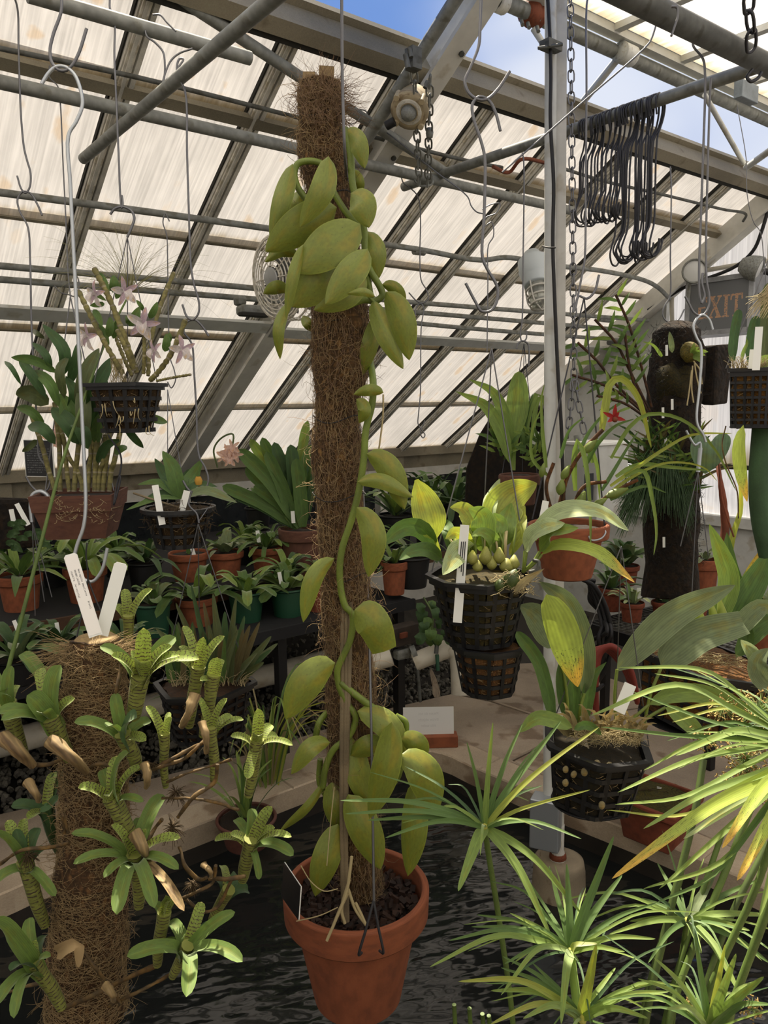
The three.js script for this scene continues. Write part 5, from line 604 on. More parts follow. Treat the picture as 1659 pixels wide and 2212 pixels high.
{ // jointed canes in a black net basket, upper left
  const z = 1.5, c = P(272, 829, z), k = z / FPX, t = thing('orchid_basket', 'black net basket of leafless jointed orchid canes with pale pink flowers', 'hanging plant', P(272, 936, z));
  basket(t, c, 71 * k, 49 * k, 104 * k, { nv: 12, rows: 4, slat: 0.0075, lip: 0.007, seed: 3, sides: 4, turn: 0.5 });
  const cane = (pts, w) => { const L = pts.length, path = px(pts), cv = curve(path), n = 12; const g = tube(path, (s) => w / 2 * k * (0.7 + 0.34 * Math.abs(Math.sin(s * PI * n + 0.4 * Math.sin(s * 40)))), { n: 72, m: 9 }); return t.part('cane', g, M.cane); };
  cane([[169, 628, 1.5], [200, 690, 1.48], [240, 765, 1.47], [266, 808, 1.48]], 12); cane([[203, 579, 1.46], [233, 638, 1.46], [263, 712, 1.46], [296, 806, 1.47]], 13); cane([[253, 712, 1.44], [270, 750, 1.44], [290, 800, 1.46]], 11); cane([[376, 588, 1.54], [344, 668, 1.52], [324, 749, 1.5], [320, 812, 1.49]], 10); cane([[311, 722, 1.46], [312, 765, 1.46], [310, 808, 1.47]], 9); cane([[401, 690, 1.46], [371, 762, 1.46], [340, 806, 1.47], [324, 822, 1.48]], 12); cane([[413, 809, 1.44], [372, 816, 1.45], [338, 823, 1.46]], 6); cane([[240, 700, 1.52], [262, 760, 1.51], [285, 812, 1.5]], 9);
  for (const [x0, y0, x1, y1, w, d] of [[244, 632, 245, 594, 20, 0], [214, 588, 236, 636, 14, 0], [250, 646, 267, 602, 14, -0.01], [189, 626, 230, 650, 12, 0], [278, 704, 302, 662, 20, 0], [322, 688, 340, 652, 15, 0], [234, 728, 238, 684, 18, 0], [244, 732, 254, 686, 14, 0.01], [202, 668, 221, 706, 15, 0], [356, 760, 360, 720, 18, -0.01], [362, 740, 366, 718, 12, 0], [226, 656, 194, 660, 12, 0], [310, 672, 294, 648, 10, 0.01], [276, 700, 272, 682, 10, 0], [212, 700, 236, 745, 14, 0.02]]) lf(t, [[x0, y0, 1.47 + d], [(x0 + x1) / 2 + 2, (y0 + y1) / 2, 1.46 + d], [x1, y1, 1.46 + d]], w, 'mid', { prof: 'oval' });
  [[208, 636, 30], [268, 630, 32], [192, 728, 32], [309, 700, 36], [336, 758, 26], [392, 756, 32]].forEach(([x, y, s], i) => flower(t, P(x, y, 1.45), s * k, PW, PP, i + 3, new V3([-0.5, 0.6, -0.6, 0.1, -0.5, 0.6][i], -0.1, 0.7).normalize()));
  { const r = rng(9), L = []; for (let i = 0; i < 70; i++) { const a = P(232 + r() * 50, 830, 1.47 + 0.04 * r()); L.push([P(238 + r() * 30, 775, 1.48), P(236 + r() * 36, 800, 1.47), a, 0.0006]); } for (let i = 0; i < 14; i++) { const x = 215 + r() * 115, y = 850 + r() * 80; L.push([P(x, y, 1.43), P(x + 12 * (r() - 0.5), y + 18, 1.425), P(x + 26 * (r() - 0.5), y + 34 * r(), 1.43), 0.0011]); } t.part('root', strands(L, 4, 6), M.root, t, STUFF); }
  hang(t, P(275, 512, 1.48), [P(203, 828, z), P(340, 829, z), P(276, 826, z + 0.06)], 0.001);
}
{ // papyrus: one tall stem with a thread-like head, left
  const t = thing('papyrus_stem', 'single tall green sedge stem with a thread-like mop head, far left', 'plant', P(-30, 1620, 1.3));
  t.part('stem', tube(px([[-30, 1620, 1.3], [8, 1480, 1.3], [40, 1360, 1.32], [92, 1160, 1.36], [134, 1000, 1.4], [175, 880, 1.46], [232, 730, 1.56], [279, 636, 1.62]]), (s) => 0.0042 - 0.0022 * s, { n: 30, m: 7 }), M.stem);
  const r = rng(15), L = [], c = P(280, 632, 1.62); for (let i = 0; i < 120; i++) { const a = r() * 6.28, el = 0.15 + 1.25 * r(), d = new V3(Math.cos(a) * Math.cos(el), Math.sin(el), Math.sin(a) * Math.cos(el)), l = 0.09 + 0.11 * r(); L.push([c, c.clone().addScaledVector(d, l * 0.7).add(new V3(0, 0.01, 0)), c.clone().addScaledVector(d, l).add(new V3(d.x * 0.03, -0.05 * r() - 0.02 * (1.5 - el), d.z * 0.03)), 0.00042]); }
  t.part('thread_head', strands(L, 3, 6), std('#8d8a5c'), t, STUFF);
}
{ // broad clay pot of tall green canes, left
  const z = 1.6, k = z / FPX, c = P(174, 1062, z), t = thing('cane_orchid_pot', 'square reddish clay pot of tall leafy canes hanging at the left', 'hanging plant', P(178, 1155, z));
  const sq = (prof, m, n, par) => { const g = new THREE.LatheGeometry(prof.map(([a, b]) => new THREE.Vector2(a * 1.414 * k, b * k)), 4); g.rotateY(PI / 4 + 0.12); g.translate(c.x, c.y, c.z); const q = g.toNonIndexed(); q.computeVertexNormals(); return t.part(n, q, m, par); };
  const b = sq([[0, -94], [60, -94], [76, -34], [70, -34], [0, -30]], M.terraOld, 'pot'); sq([[74, -34], [79, -34], [83, 0], [78, 0], [75, -20]], M.terraOld, 'rim', b); sq([[77, -12], [0, -9]], M.soil, 'soil');
  { const r = rng(12), L = []; for (let i = 0; i < 60; i++) { const x = 100 + r() * 150, y = 1066 + r() * 60; L.push([P(x, y, z - 0.088), P(x + 16 * (r() - 0.5), y + 14 * r(), z - 0.09), P(x + 44 * (r() - 0.5), y + 22 * (r() - 0.4), z - 0.088), 0.0006]); } t.part('root', strands(L, 3, 5), M.root, t, STUFF); }
  for (const [x0, x1, y1, x2, y2, w] of [[130, 128, 960, 118, 870, 13], [150, 138, 950, 120, 900, 12], [160, 168, 980, 178, 880, 14], [175, 205, 940, 216, 860, 13], [190, 196, 980, 190, 890, 12], [205, 208, 980, 214, 900, 15], [222, 232, 980, 240, 900, 14], [236, 246, 1000, 262, 920, 14], [120, 90, 960, 62, 880, 13], [182, 150, 990, 130, 930, 12], [212, 222, 1000, 228, 940, 13]]) stemPx(t, [[x0, 1062, z], [(x0 + x1) / 2, 1015, z], [x1, y1, z - 0.01], [x2, y2, z]], w * 0.8, M.cane, { name: 'cane' });
  const L = [[134, 815, 138, 760, 92, 700, 28], [125, 806, 80, 780, 24, 772, 22], [46, 832, 28, 800, 10, 780, 12], [105, 874, 70, 850, 34, 852, 40], [100, 860, 60, 800, 42, 776, 22], [128, 880, 110, 830, 70, 800, 26], [150, 900, 160, 850, 142, 812, 26], [168, 880, 190, 800, 214, 752, 34], [190, 890, 210, 830, 244, 770, 32], [158, 940, 150, 890, 130, 850, 40], [170, 960, 150, 920, 112, 880, 40], [180, 950, 182, 890, 176, 830, 36], [200, 930, 206, 880, 232, 820, 30], [96, 920, 70, 890, 36, 880, 22], [120, 960, 96, 930, 60, 920, 28], [80, 950, 62, 966, 48, 976, 14], [270, 920, 290, 945, 310, 968, 18], [300, 900, 330, 905, 362, 912, 20], [150, 830, 165, 770, 168, 740, 24], [140, 860, 130, 800, 148, 770, 22], [190, 970, 176, 930, 160, 910, 34], [206, 960, 216, 910, 236, 880, 26], [110, 800, 100, 770, 70, 740, 18], [96, 732, 84, 722, 70, 714, 12], [210, 1000, 232, 960, 262, 950, 22], [248, 980, 262, 970, 274, 964, 16]];
  L.forEach(([x0, y0, x1, y1, x2, y2, w], i) => lf(t, [[x0, y0, z - 0.01 - 0.02 * (i % 3)], [x1, y1, z - 0.03 - 0.02 * (i % 3)], [x2, y2, z - 0.02]], w, ['deep', 'mid', 'deep', 'dull'][i % 4], { prof: 'oval', roll: (i % 2 - 0.5) * 0.6, fold: 0.3 }));
  hang(t, P(152, 640, 1.62), [P(98, 1060, z), P(246, 1060, z)], 0.0014); stemPx(t, [[234, 940, 1.56], [262, 990, 1.54], [250, 1060, 1.54], [246, 1090, 1.53], [260, 1030, 1.53], [256, 1026, 1.53]], 4, M.wireDark, { name: 'wire_clip' });
}
{ // flat-leaved orchid in a net basket, left of the pole
  const z = 1.5, k = z / FPX, c = P(385, 1096, z), t = thing('orchid_basket', 'net basket with a broad flat-leaved orchid and two white tags, left of the moss pole', 'hanging plant', P(385, 1182, z));
  basket(t, c, 71 * k, 50 * k, 84 * k, { nv: 14, rows: 3, slat: 0.006, seed: 5, fillUp: 0.012 });
  for (const [x1, y1, x2, y2, w, m, d] of [[372, 1010, 351, 974, 36, 'mid', -0.02], [352, 1020, 334, 990, 30, 'deep', 0.02], [418, 1030, 438, 992, 38, 'mid', 0.03], [340, 1042, 297, 1047, 20, 'mid', 0.0], [450, 1062, 512, 1086, 26, 'grey', -0.04], [430, 1045, 470, 1052, 18, 'deep', 0.0], [330, 1080, 272, 1102, 16, 'mid', -0.05], [400, 1030, 410, 1012, 26, 'deep', 0.04], [380, 1030, 392, 1010, 24, 'deep', 0.03], [350, 1066, 310, 1080, 20, 'deep', 0]]) lf(t, [[390, 1078, z - 0.01], [lerp(390, x1, 0.6), lerp(1078, y1, 0.6) - 4, z + d * 0.5 - 0.01], [x1, y1, z + d], [x2, y2, z + d]], w, m, { prof: 'oval', fold: 0.3, face: new V3(0, 0.7, 0.7) });
  stake(t, P(335, 1048, 1.44), P(352, 1140, 1.44).sub(P(335, 1048, 1.44)), 0.075, 0.012); stake(t, P(404, 1060, 1.45), P(386, 1130, 1.45).sub(P(404, 1060, 1.45)), 0.045, 0.012);
  stemPx(t, [[288, 1065, 1.45], [340, 1082, 1.45], [392, 1098, 1.46]], 5, M.bamboo, { name: 'stick' });
  { const r = rng(2), L = []; for (let i = 0; i < 130; i++) { const x = 310 + r() * 150, y = 1080 + r() * 60, s = Math.abs(x - 385) / 75; L.push([P(x, y, 1.45 + 0.03 * s), P(x + 24 * (r() - 0.5), y + 14 * (r() - 0.5), 1.43 + 0.03 * s), P(x + 40 * (r() - 0.5), y + 30 * (r() - 0.3), 1.44 + 0.03 * s), 0.0009]); } t.part('root', strands(L, 4, 5), M.twig, t, STUFF); }
  t.part('slipper_flower', lumpy(lathe([[0, -0.012], [0.006, -0.01], [0.008, 0], [0.005, 0.008], [0.003, 0.008]], P(429, 1038, 1.5), 12), 0.001, 40), std('#b58a35'));
  stemPx(t, [[415, 1060, 1.42], [408, 1090, 1.42], [425, 1110, 1.42], [430, 1130, 1.42]], 4, M.wire, { name: 'hanger_wire' }); hang(t, P(428, 1128, 1.42), [P(450, 1096, 1.45)], 0.001);
  hang(t, P(362, 842, 1.7), [P(362, 1085, z + 0.05), P(402, 1080, z + 0.06)], 0.001);
}
{ // dark fan-leaved plant in a big basket, lower left
  const z = 1.5, k = z / FPX, c = P(443, 1474, z), t = thing('fan_leaf_basket', 'large net basket with a dense fan of pointed dark leaves, lower left of the pole', 'hanging plant', P(443, 1590, z));
  basket(t, c, 101 * k, 80 * k, 112 * k, { nv: 18, rows: 5, slat: 0.006, seed: 7, fillUp: 0.015, sides: 6, fill: std('#4a3424', { map: T.bark }) });
  const r = rng(51), tips = [[380, 1302], [413, 1262], [440, 1300], [460, 1281], [486, 1320], [510, 1289], [528, 1330], [561, 1344], [586, 1374], [586, 1403], [337, 1357], [352, 1400], [395, 1340], [470, 1330], [545, 1390], [500, 1350], [424, 1330], [540, 1350], [570, 1430], [520, 1400], [450, 1350], [404, 1390], [478, 1370], [556, 1410], [360, 1330], [600, 1390]];
  tips.forEach(([x, y], i) => { const x0 = lerp(430, 520, clamp((x - 330) / 260)) + 8 * (r() - 0.5), d = 0.08 * (r() - 0.5); lf(t, [[x0, 1468, z + d * 0.3], [lerp(x0, x, 0.4), lerp(1468, y, 0.45), z + d * 0.7], [x, y, z + d]], 20 + 10 * r(), ['dull', 'deep', 'bronze', 'dull', 'deep'][i % 5], { prof: 'blade', roll: (r() - 0.5) * 1.4, fold: 0.35, face: new V3(r() - 0.5, 0.2, 1) }); });
  for (let i = 0; i < 34; i++) { const x0 = 370 + 140 * r(), x = x0 + (x0 - 440) * 0.5 + 40 * (r() - 0.5), y = 1400 - 60 * r(), d = 0.16 * (r() - 0.5); lf(t, [[x0, 1474, z + d * 0.6], [lerp(x0, x, 0.4), lerp(1474, y, 0.5), z + d * 0.8], [x, y, z + d]], 16 + 8 * r(), ['dull', 'mid', 'bronze', 'deep'][i % 4], { prof: 'blade', roll: (r() - 0.5) * 1.4, fold: 0.35 }); }
  { const L = []; for (let i = 0; i < 260; i++) { const x = 370 + r() * 160, zz = z + 0.1 * (r() - 0.5); L.push([P(x, 1478 + 6 * r(), zz), P(x + 20 * (r() - 0.5), 1462, zz - 0.005), P(x + 60 * (r() - 0.5), 1446 + 30 * r(), zz - 0.01), 0.0008]); } t.part('old_stem', strands(L, 3, 4), M.root, t, STUFF); }
  hang(t, P(428, 1132, 1.45), [P(352, 1470, z), P(535, 1462, z), P(432, 1440, z + 0.08)], 0.0011);
}
{ // bright-leaved orchid in the tall basket right of the pole, and the second basket under it
  const z = 1.5, k = z / FPX, c = P(1037, 1240, z), t = thing('orchid_basket', 'tall black basket of sunlit broad yellow-green leaves and bulbs, centre right', 'hanging plant', P(1040, 1386, z));
  const R = 106 * k; basket(t, c, R, 74 * k, 146 * k, { nv: 16, rows: 5, slat: 0.0085, lip: 0.009, seed: 9, sides: 8, fill: std('#4e4a22', { map: T.bark, roughness: 1 }), fillUp: 0.01 });
  const y = 'lime', L = [[[948, 1190], [930, 1130], [918, 1090], [899, 1036], 74, 'lime', -0.03, 'petiole'], [[940, 1180], [905, 1140], [870, 1140], [822, 1180], 42, 'mid', -0.06], [[955, 1205], [920, 1188], [890, 1192], [862, 1210], 34, 'mid', -0.08], [[1020, 1196], [992, 1190], [975, 1210], [956, 1242], 52, 'pale', -0.1], [[1056, 1180], [1075, 1120], [1104, 1072], [1160, 1044], 92, 'lime', 0.03], [[1050, 1150], [1058, 1096], [1066, 1066], [1080, 1034], 34, 'pale', 0.04], [[1026, 1180], [1020, 1130], [1000, 1100], [972, 1096], 46, 'lime', -0.02], [[1036, 1190], [1046, 1140], [1040, 1112], [1012, 1098], 56, 'light', -0.04], [[1092, 1180], [1092, 1140], [1098, 1110], [1104, 1086], 46, 'light', 0.0], [[1110, 1180], [1116, 1140], [1122, 1112], [1134, 1092], 44, 'lime', 0.02], [[1070, 1190], [1076, 1150], [1080, 1130], [1066, 1108], 40, 'light', -0.02], [[1010, 1190], [1000, 1160], [984, 1150], [962, 1164], 36, 'lime', -0.06], [[1080, 1200], [1060, 1160], [1040, 1150], [1018, 1158], 30, 'light', -0.06], [[980, 1200], [970, 1150], [960, 1130], [940, 1120], 30, 'mid', 0.02], [[1100, 1200], [1124, 1160], [1140, 1150], [1160, 1168], 24, 'lime', 0]];
  L.forEach(([a, b, d, e, w, m, dz, pr], i) => lf(t, [[...a, z - 0.01], [...b, z + dz * 0.5 - 0.02], [...d, z + dz], [...e, z + dz * 1.3]], w, m, { prof: pr || 'oval', wave: 0.1, roll: (i % 2 - 0.5) * 0.5, n: 14, across: 6 }));
  for (const [a, b, d, e, w, m, wv] of [[[1134, 1190], [1150, 1160], [1180, 1140], [1220, 1130], 58, 'pale', 0.08], [[1140, 1166], [1206, 1110], [1284, 1104], [1358, 1146], 52, 'pale', 0.1], [[1166, 1192], [1190, 1156], [1214, 1146], [1250, 1140], 42, 'light', 0.08], [[1170, 1198], [1204, 1178], [1284, 1192], [1371, 1258], 38, 'yellow', 0.12]]) { lf(t, [[...a, 1.42], [...b, 1.4], [...d, 1.38], [...e, 1.38]], w, m, { prof: 'oval', wave: wv, n: 18, across: 6, face: new V3(-0.2, 0.8, 0.55) }); stemPx(t, [[1130, 1236, 1.43], [lerp(1130, a[0], 0.6), lerp(1236, a[1], 0.5), 1.42], [...a, 1.42]], 7, M.vine, { name: 'petiole' }); }
  for (const [x, y0, h, w] of [[1049, 1200, 38, 26], [1078, 1200, 34, 24], [1020, 1204, 30, 22], [1094, 1220, 26, 30], [1062, 1216, 28, 22], [1110, 1214, 30, 24], [1032, 1222, 24, 22]]) { const b = t.part('pseudobulb', lumpy(tube(px([[x, y0 + h / 2, z - 0.06], [x, y0, z - 0.065], [x + 1, y0 - h / 2, z - 0.06]]), bulbR(w / 2 * k), { n: 10, m: 10 }), 0.001, 60), M.bulb); }
  for (const [x, y0, h, w] of [[1106, 1250, 36, 36], [1081, 1262, 26, 22]]) t.part('pseudobulb', tube(px([[x - 6, y0 + h / 2, z - 0.085], [x, y0, z - 0.1], [x + 8, y0 - h / 2, z - 0.085]]), bulbR(w / 2 * k), { n: 10, m: 10 }), M.vineDark);
  const r = rng(61); for (let i = 0; i < 22; i++) { const x = 975 + r() * 150; stemPx(t, [[x, 1216, z - 0.05 + 0.08 * r()], [x + 8 * (r() - 0.5), 1180, z - 0.04], [x + 24 * (r() - 0.5), 1140 + 20 * r(), z - 0.03]], 5, i % 3 ? M.vine : M.root); }
  { const S = []; for (let i = 0; i < 90; i++) { const x = 1070 + r() * 90, y1 = 1236 + r() * 50; S.push([P(x, y1, 1.4), P(x + 30 * (r() - 0.5), y1 + 16 * (r() - 0.5), 1.385), P(x + 50 * (r() - 0.4), y1 + 30 * (r() - 0.5), 1.39), 0.0009]); } t.part('root', strands(S, 3, 5), M.root, t, STUFF); }
  t.part('dry_leaf', leafPx([[1110, 1280, 1.39], [1130, 1258, 1.385], [1176, 1228, 1.38]], 16, { prof: 'lance', cup: 0.4 }), LM.dry);
  stemPx(t, [[1140, 1236, 1.42], [1160, 1230, 1.41], [1164, 1214, 1.41], [1152, 1210, 1.42]], 8, M.galvDark, { name: 'rim_clip' });
  hang(t, P(1062, 752, 1.5), [P(932, 1236, z), P(1140, 1232, z), P(1040, 1218, z + 0.09)], 0.0014);
  const tg = thing('plant_tag', 'long white printed tag standing in the front of the sunlit orchid basket', 'tag', P(987, 1345, 1.42)); const a = P(1004, 1134, 1.42), b = P(988, 1345, 1.425); tg.part('plate', beam(a, b, 0.0012, 0.0165, camDir(a)), M.white); tg.part('print', [0, 1, 2].map((i) => beam(a.clone().lerp(b, 0.17).addScaledVector(new V3(1, 0, 0), (i - 1) * 0.0036).addScaledVector(camDir(a), 0.0012), a.clone().lerp(b, 0.44 + 0.04 * i).addScaledVector(new V3(1, 0, 0), (i - 1) * 0.0036).addScaledVector(camDir(a), 0.0012), 0.0006, 0.0016, camDir(a))), M.black);
  const t2 = thing('net_basket', 'smaller black net basket of coir hanging just below the sunlit orchid basket', 'basket', P(1055, 1496, z)); basket(t2, P(1056, 1388, z), 76 * k, 55 * k, 108 * k, { nv: 13, rows: 4, slat: 0.007, lip: 0.006, seed: 11, sides: 8, fill: std('#8d6a3e', { map: T.coir, roughness: 1 }) });
}
{ // clay pot of strap-leaved orchid with a red flower, in front of the post
  const z = 1.75, k = z / FPX, c = P(1228, 1130, z), t = thing('strap_orchid_pot', 'hanging terracotta pot with arching strap leaves and one red flower, by the post', 'hanging plant', P(1224, 1250, z));
  pot(t, c, 87 * k, 118 * k, M.terra, { taper: 0.6, collar: 0.26, fill: M.soil, fillDrop: 0.12 });
  const S = [[[[1300, 930], [1308, 877], [1319, 827], [1341, 817], [1377, 857], [1407, 968]], 20, 'lime'], [[[1243, 1060], [1240, 1000], [1248, 952], [1262, 985], [1274, 1090], [1276, 1182]], 14, 'light'], [[[1318, 1050], [1377, 1009], [1438, 968], [1493, 940], [1582, 936]], 10, 'lime'], [[[1320, 990], [1362, 920], [1400, 895], [1470, 905], [1540, 965], [1590, 1060]], 10, 'light'], [[[1330, 1030], [1358, 1012], [1388, 1003], [1449, 1009], [1528, 1016]], 12, 'light'], [[[1350, 1030], [1388, 1015], [1410, 1084], [1418, 1153], [1412, 1200]], 11, 'light'], [[[1280, 1000], [1270, 960], [1288, 1000], [1296, 1080]], 12, 'light'], [[[1262, 1010], [1290, 960], [1330, 920], [1370, 905]], 12, 'mid'], [[[1240, 1000], [1275, 930], [1310, 890], [1340, 870]], 10, 'mid'], [[[1180, 1010], [1172, 930], [1170, 860], [1176, 830]], 10, 'light'], [[[1300, 1060], [1330, 1010], [1360, 960], [1380, 930]], 10, 'mid'], [[[1210, 990], [1230, 930], [1262, 900]], 9, 'mid'], [[[1318, 1080], [1360, 1060], [1400, 1050], [1440, 1065]], 10, 'mid'], [[[1186, 1030], [1150, 990], [1150, 930], [1170, 880]], 9, 'light'], [[[1290, 1090], [1350, 1040], [1440, 1000], [1520, 1010], [1550, 1040]], 8, 'lime']];
  S.forEach(([p, w, m], i) => lf(t, p.map(([x, y], j) => [x, y, z - 0.03 - 0.012 * j * (i % 2 ? 1 : -0.4)]), w, m, { prof: 'blade', fold: 0.4, n: 20 }));
  for (const [p, w] of [[[[1205, 1100], [1230, 1020], [1262, 970], [1302, 928]], 9], [[[1235, 1100], [1262, 1050], [1310, 1040]], 8], [[[1190, 1100], [1180, 1050], [1196, 1000]], 8], [[[1250, 1110], [1300, 1080], [1350, 1050], [1378, 1036]], 8], [[[1215, 1110], [1218, 1060], [1230, 1010]], 9]]) stemPx(t, p.map(([x, y], i) => [x, y, z - 0.03 - 0.01 * i]), w, std('#77512e', { map: T.bark }));
  for (const [x, y, w, h, a] of [[1276, 962, 18, 44, 0.7], [1333, 1064, 20, 50, 1.2], [1212, 1052, 20, 34, 0.2], [1256, 1080, 22, 40, 0.4], [1172, 1016, 14, 30, 0.2], [1296, 1086, 16, 34, 1], [1222, 1020, 16, 34, 0.5]]) { const dx = Math.sin(a) * h / 2, dy = -Math.cos(a) * h / 2; t.part('pseudobulb', tube(px([[x - dx, y - dy, z - 0.05], [x, y, z - 0.055], [x + dx, y + dy, z - 0.05]]), bulbR(w / 2 * k), { n: 10, m: 9 }), M.vine); }
  { const c2 = P(1327, 902, 1.7), rd = leafMat('#b5201c', 0.25); for (const [x, y] of [[1302, 890], [1352, 908], [1330, 872], [1338, 890], [1312, 912]]) t.part('petal', leaf([c2, c2.clone().lerp(P(x, y, 1.69), 0.5), P(x, y, 1.69)], 9 * k, { prof: 'lance' }), rd); t.part('lip', lumpy(new THREE.IcosahedronGeometry(0.006, 2).translate(c2.x, c2.y - 0.004, c2.z + 0.005), 0.001, 90), M.rust); }
  stake(t, P(1179, 1082, 1.68), P(1171, 1122, 1.68).sub(P(1179, 1082, 1.68)), 0.045, 0.014);
  stemPx(t, [[1270, 1152, 1.67], [1276, 1166, 1.665], [1300, 1162, 1.68], [1308, 1148, 1.69], [1300, 1142, 1.69]], 4, M.zinc, { name: 'pot_clip' });
  hang(t, P(1262, 642, 1.75), [P(1150, 1122, z), P(1306, 1136, z - 0.01)], 0.0018, M.wireDark);
}
{ // old clay pot with paddle leaves left of the post
  const z = 2.05, k = z / FPX, c = P(1122, 1024, z), t = thing('paddle_leaf_pot', 'small weathered clay pot with one tall paddle-shaped leaf, left of the post', 'hanging plant', P(1122, 1090, z));
  pot(t, c, 45 * k, 66 * k, M.terraOld, { taper: 0.75, collar: 0.35 });
  lf(t, [[1108, 1016, z], [1110, 950, z], [1118, 870, z], [1121, 802, z]], 50, 'light', { prof: 'spoon', n: 16, across: 6 }); lf(t, [[1104, 1000, z], [1096, 930, z], [1068, 850, z], [1011, 818, z]], 30, 'light', { prof: 'lance' }); lf(t, [[1100, 1000, z - 0.02], [1086, 940, z - 0.03], [1050, 878, z - 0.03], [984, 845, z - 0.03]], 30, 'light', { prof: 'lance' });
  lf(t, [[1130, 960, z], [1150, 870, z], [1166, 845, z], [1180, 880, z], [1204, 984, z]], 13, 'light', { prof: 'blade' }); lf(t, [[1150, 940, z], [1165, 860, z], [1185, 858, z], [1200, 943, z]], 12, 'light', { prof: 'blade' }); lf(t, [[1128, 980, z], [1136, 900, z], [1152, 850, z]], 16, 'mid', { prof: 'blade' });
  const r = rng(71); for (let i = 0; i < 40; i++) { const cx = i < 14 ? 1084 : 1150, x = cx + (r() - 0.5) * 40, y = 1010 - r() * 70, a = (r() - 0.5) * 2.6, L = 24 + 20 * r(); lf(t, [[x, y, z + 0.02 * (r() - 0.5)], [x + Math.sin(a) * L * 0.5, y - Math.cos(a) * L * 0.5, z - 0.02], [x + Math.sin(a) * L, y - Math.cos(a) * L * 0.8, z - 0.02]], 8, r() < 0.5 ? 'light' : 'mid', { n: 5, across: 2 }); }
  stake(t, P(1160, 932, z), P(1152, 958, z).sub(P(1160, 932, z)), 0.035, 0.012); hang(t, P(1132, 742, 2.08), [P(1085, 1022, z), P(1160, 1022, z), P(1128, 1018, z + 0.04)], 0.0011, M.wireDark);
}
{ // mossy basket of pleated leaves, right, in front of the post foot
  const z = 1.45, k = z / FPX, c = P(1290, 1604, z), tl = new THREE.Quaternion().setFromAxisAngle(new V3(0, 0, 1), -0.1), t = thing('orchid_basket', 'dark mossy six-sided basket of long pleated leaves, lower right of the post', 'hanging plant', P(1285, 1760, z));
  basket(t, c, 108 * k, 84 * k, 136 * k, { nv: 14, rows: 4, slat: 0.0085, lip: 0.012, seed: 13, sides: 6, turn: 0.35, fill: std('#2e2a16', { map: T.bark, roughness: 1 }), fillUp: 0.012, tilt: tl, rimMat: M.black });
  const L = [[[[1180, 1284], [1206, 1340], [1228, 1410], [1248, 1484]], 72, 'yellow', 1.38, 'oval', -0.1], [[[1262, 1500], [1256, 1400], [1222, 1300], [1165, 1256]], 64, 'grey', 1.5, 'oval'], [[[1200, 1400], [1172, 1350], [1150, 1325], [1122, 1308]], 66, 'grey', 1.48, 'oval'], [[[1194, 1550], [1180, 1480], [1162, 1425], [1116, 1364]], 30, 'mid', 1.42, 'strap'], [[[1332, 1450], [1388, 1388], [1456, 1327], [1588, 1264]], 66, 'grey', 1.44, 'oval'], [[[1428, 1440], [1460, 1410], [1510, 1375], [1606, 1346]], 78, 'grey', 1.46, 'cut'], [[[1402, 1522], [1450, 1500], [1520, 1498], [1624, 1545]], 42, 'light', 1.44, 'oval'], [[[1438, 1528], [1465, 1545], [1495, 1570], [1526, 1604]], 38, 'light', 1.4, 'oval'], [[[1236, 1572], [1200, 1558], [1160, 1552], [1122, 1582]], 34, 'light', 1.38, 'oval'], [[[1226, 1560], [1216, 1500], [1212, 1450], [1222, 1400]], 26, 'mid', 1.47, 'lance'], [[[1262, 1560], [1270, 1500], [1282, 1460], [1310, 1430]], 30, 'mid', 1.5, 'lance'], [[[1240, 1565], [1238, 1490], [1226, 1440], [1190, 1400]], 34, 'mid', 1.46, 'lance'], [[[1240, 1576], [1262, 1566], [1282, 1572], [1300, 1588]], 20, 'mid', 1.37, 'oval']];
  L.forEach(([p, w, m, zz, pr, fo], i) => lf(t, p.map(([x, y]) => [x, y, zz]), w, m, { prof: pr, fold: fo ?? 0.25, wave: 0.06, n: 18, across: 6, roll: (i % 2 - 0.5) * 0.4 }));
  for (const [a, b, d] of [[[1330, 1560], [1328, 1500], [1333, 1446]], [[1390, 1575], [1405, 1500], [1430, 1438]], [[1250, 1560], [1254, 1530], [1262, 1498]], [[1228, 1560], [1222, 1480], [1190, 1330]], [[1190, 1560], [1190, 1552], [1194, 1548]], [[1340, 1580], [1370, 1550], [1402, 1522]], [[1350, 1590], [1400, 1550], [1438, 1528]]]) stemPx(t, [[...a, 1.44], [...b, 1.43], [...d, 1.43]], 7, M.vine, { name: 'petiole' });
  const r = rng(81); for (let i = 0; i < 60; i++) { const x = 1225 + r() * 160, y = 1592 + (x - 1225) * 0.1, a = (r() - 0.5) * 1.7, l = 50 + 75 * r(); lf(t, [[x, y, 1.42 + 0.05 * r()], [x + Math.sin(a) * l * 0.6, y - Math.cos(a) * l * 0.6, 1.41], [x + Math.sin(a) * l, y - Math.cos(a) * l * 0.7 + 8, 1.4]], 7 + 6 * r(), i % 3 ? 'dry' : 'tipDry', { name: 'dry_sheath', n: 6, across: 2 }); }
  { const S = []; for (let i = 0; i < 300; i++) { const x = 1240 + r() * 150, y = 1580 + r() * 30; S.push([P(x, y, 1.4), P(x + 20 * (r() - 0.5), y - 14 * r(), 1.39), P(x + 50 * (r() - 0.4), y + 16 * (r() - 0.4), 1.38), 0.0006]); } t.part('root', strands(S, 3, 4), M.root, t, STUFF); }
  for (const [x, y] of [[1222, 1662], [1240, 1672], [1262, 1668], [1290, 1650], [1320, 1662], [1332, 1672], [1316, 1655], [1222, 1690], [1300, 1740]]) t.part('bulb', lumpy(new THREE.IcosahedronGeometry(6.5 * k, 2).scale(1, 1.3, 0.7).translate(...P(x, y, 1.372 + 0.0003 * Math.abs(x - 1290)).toArray()), 0.002, 60, x), LM.dry);
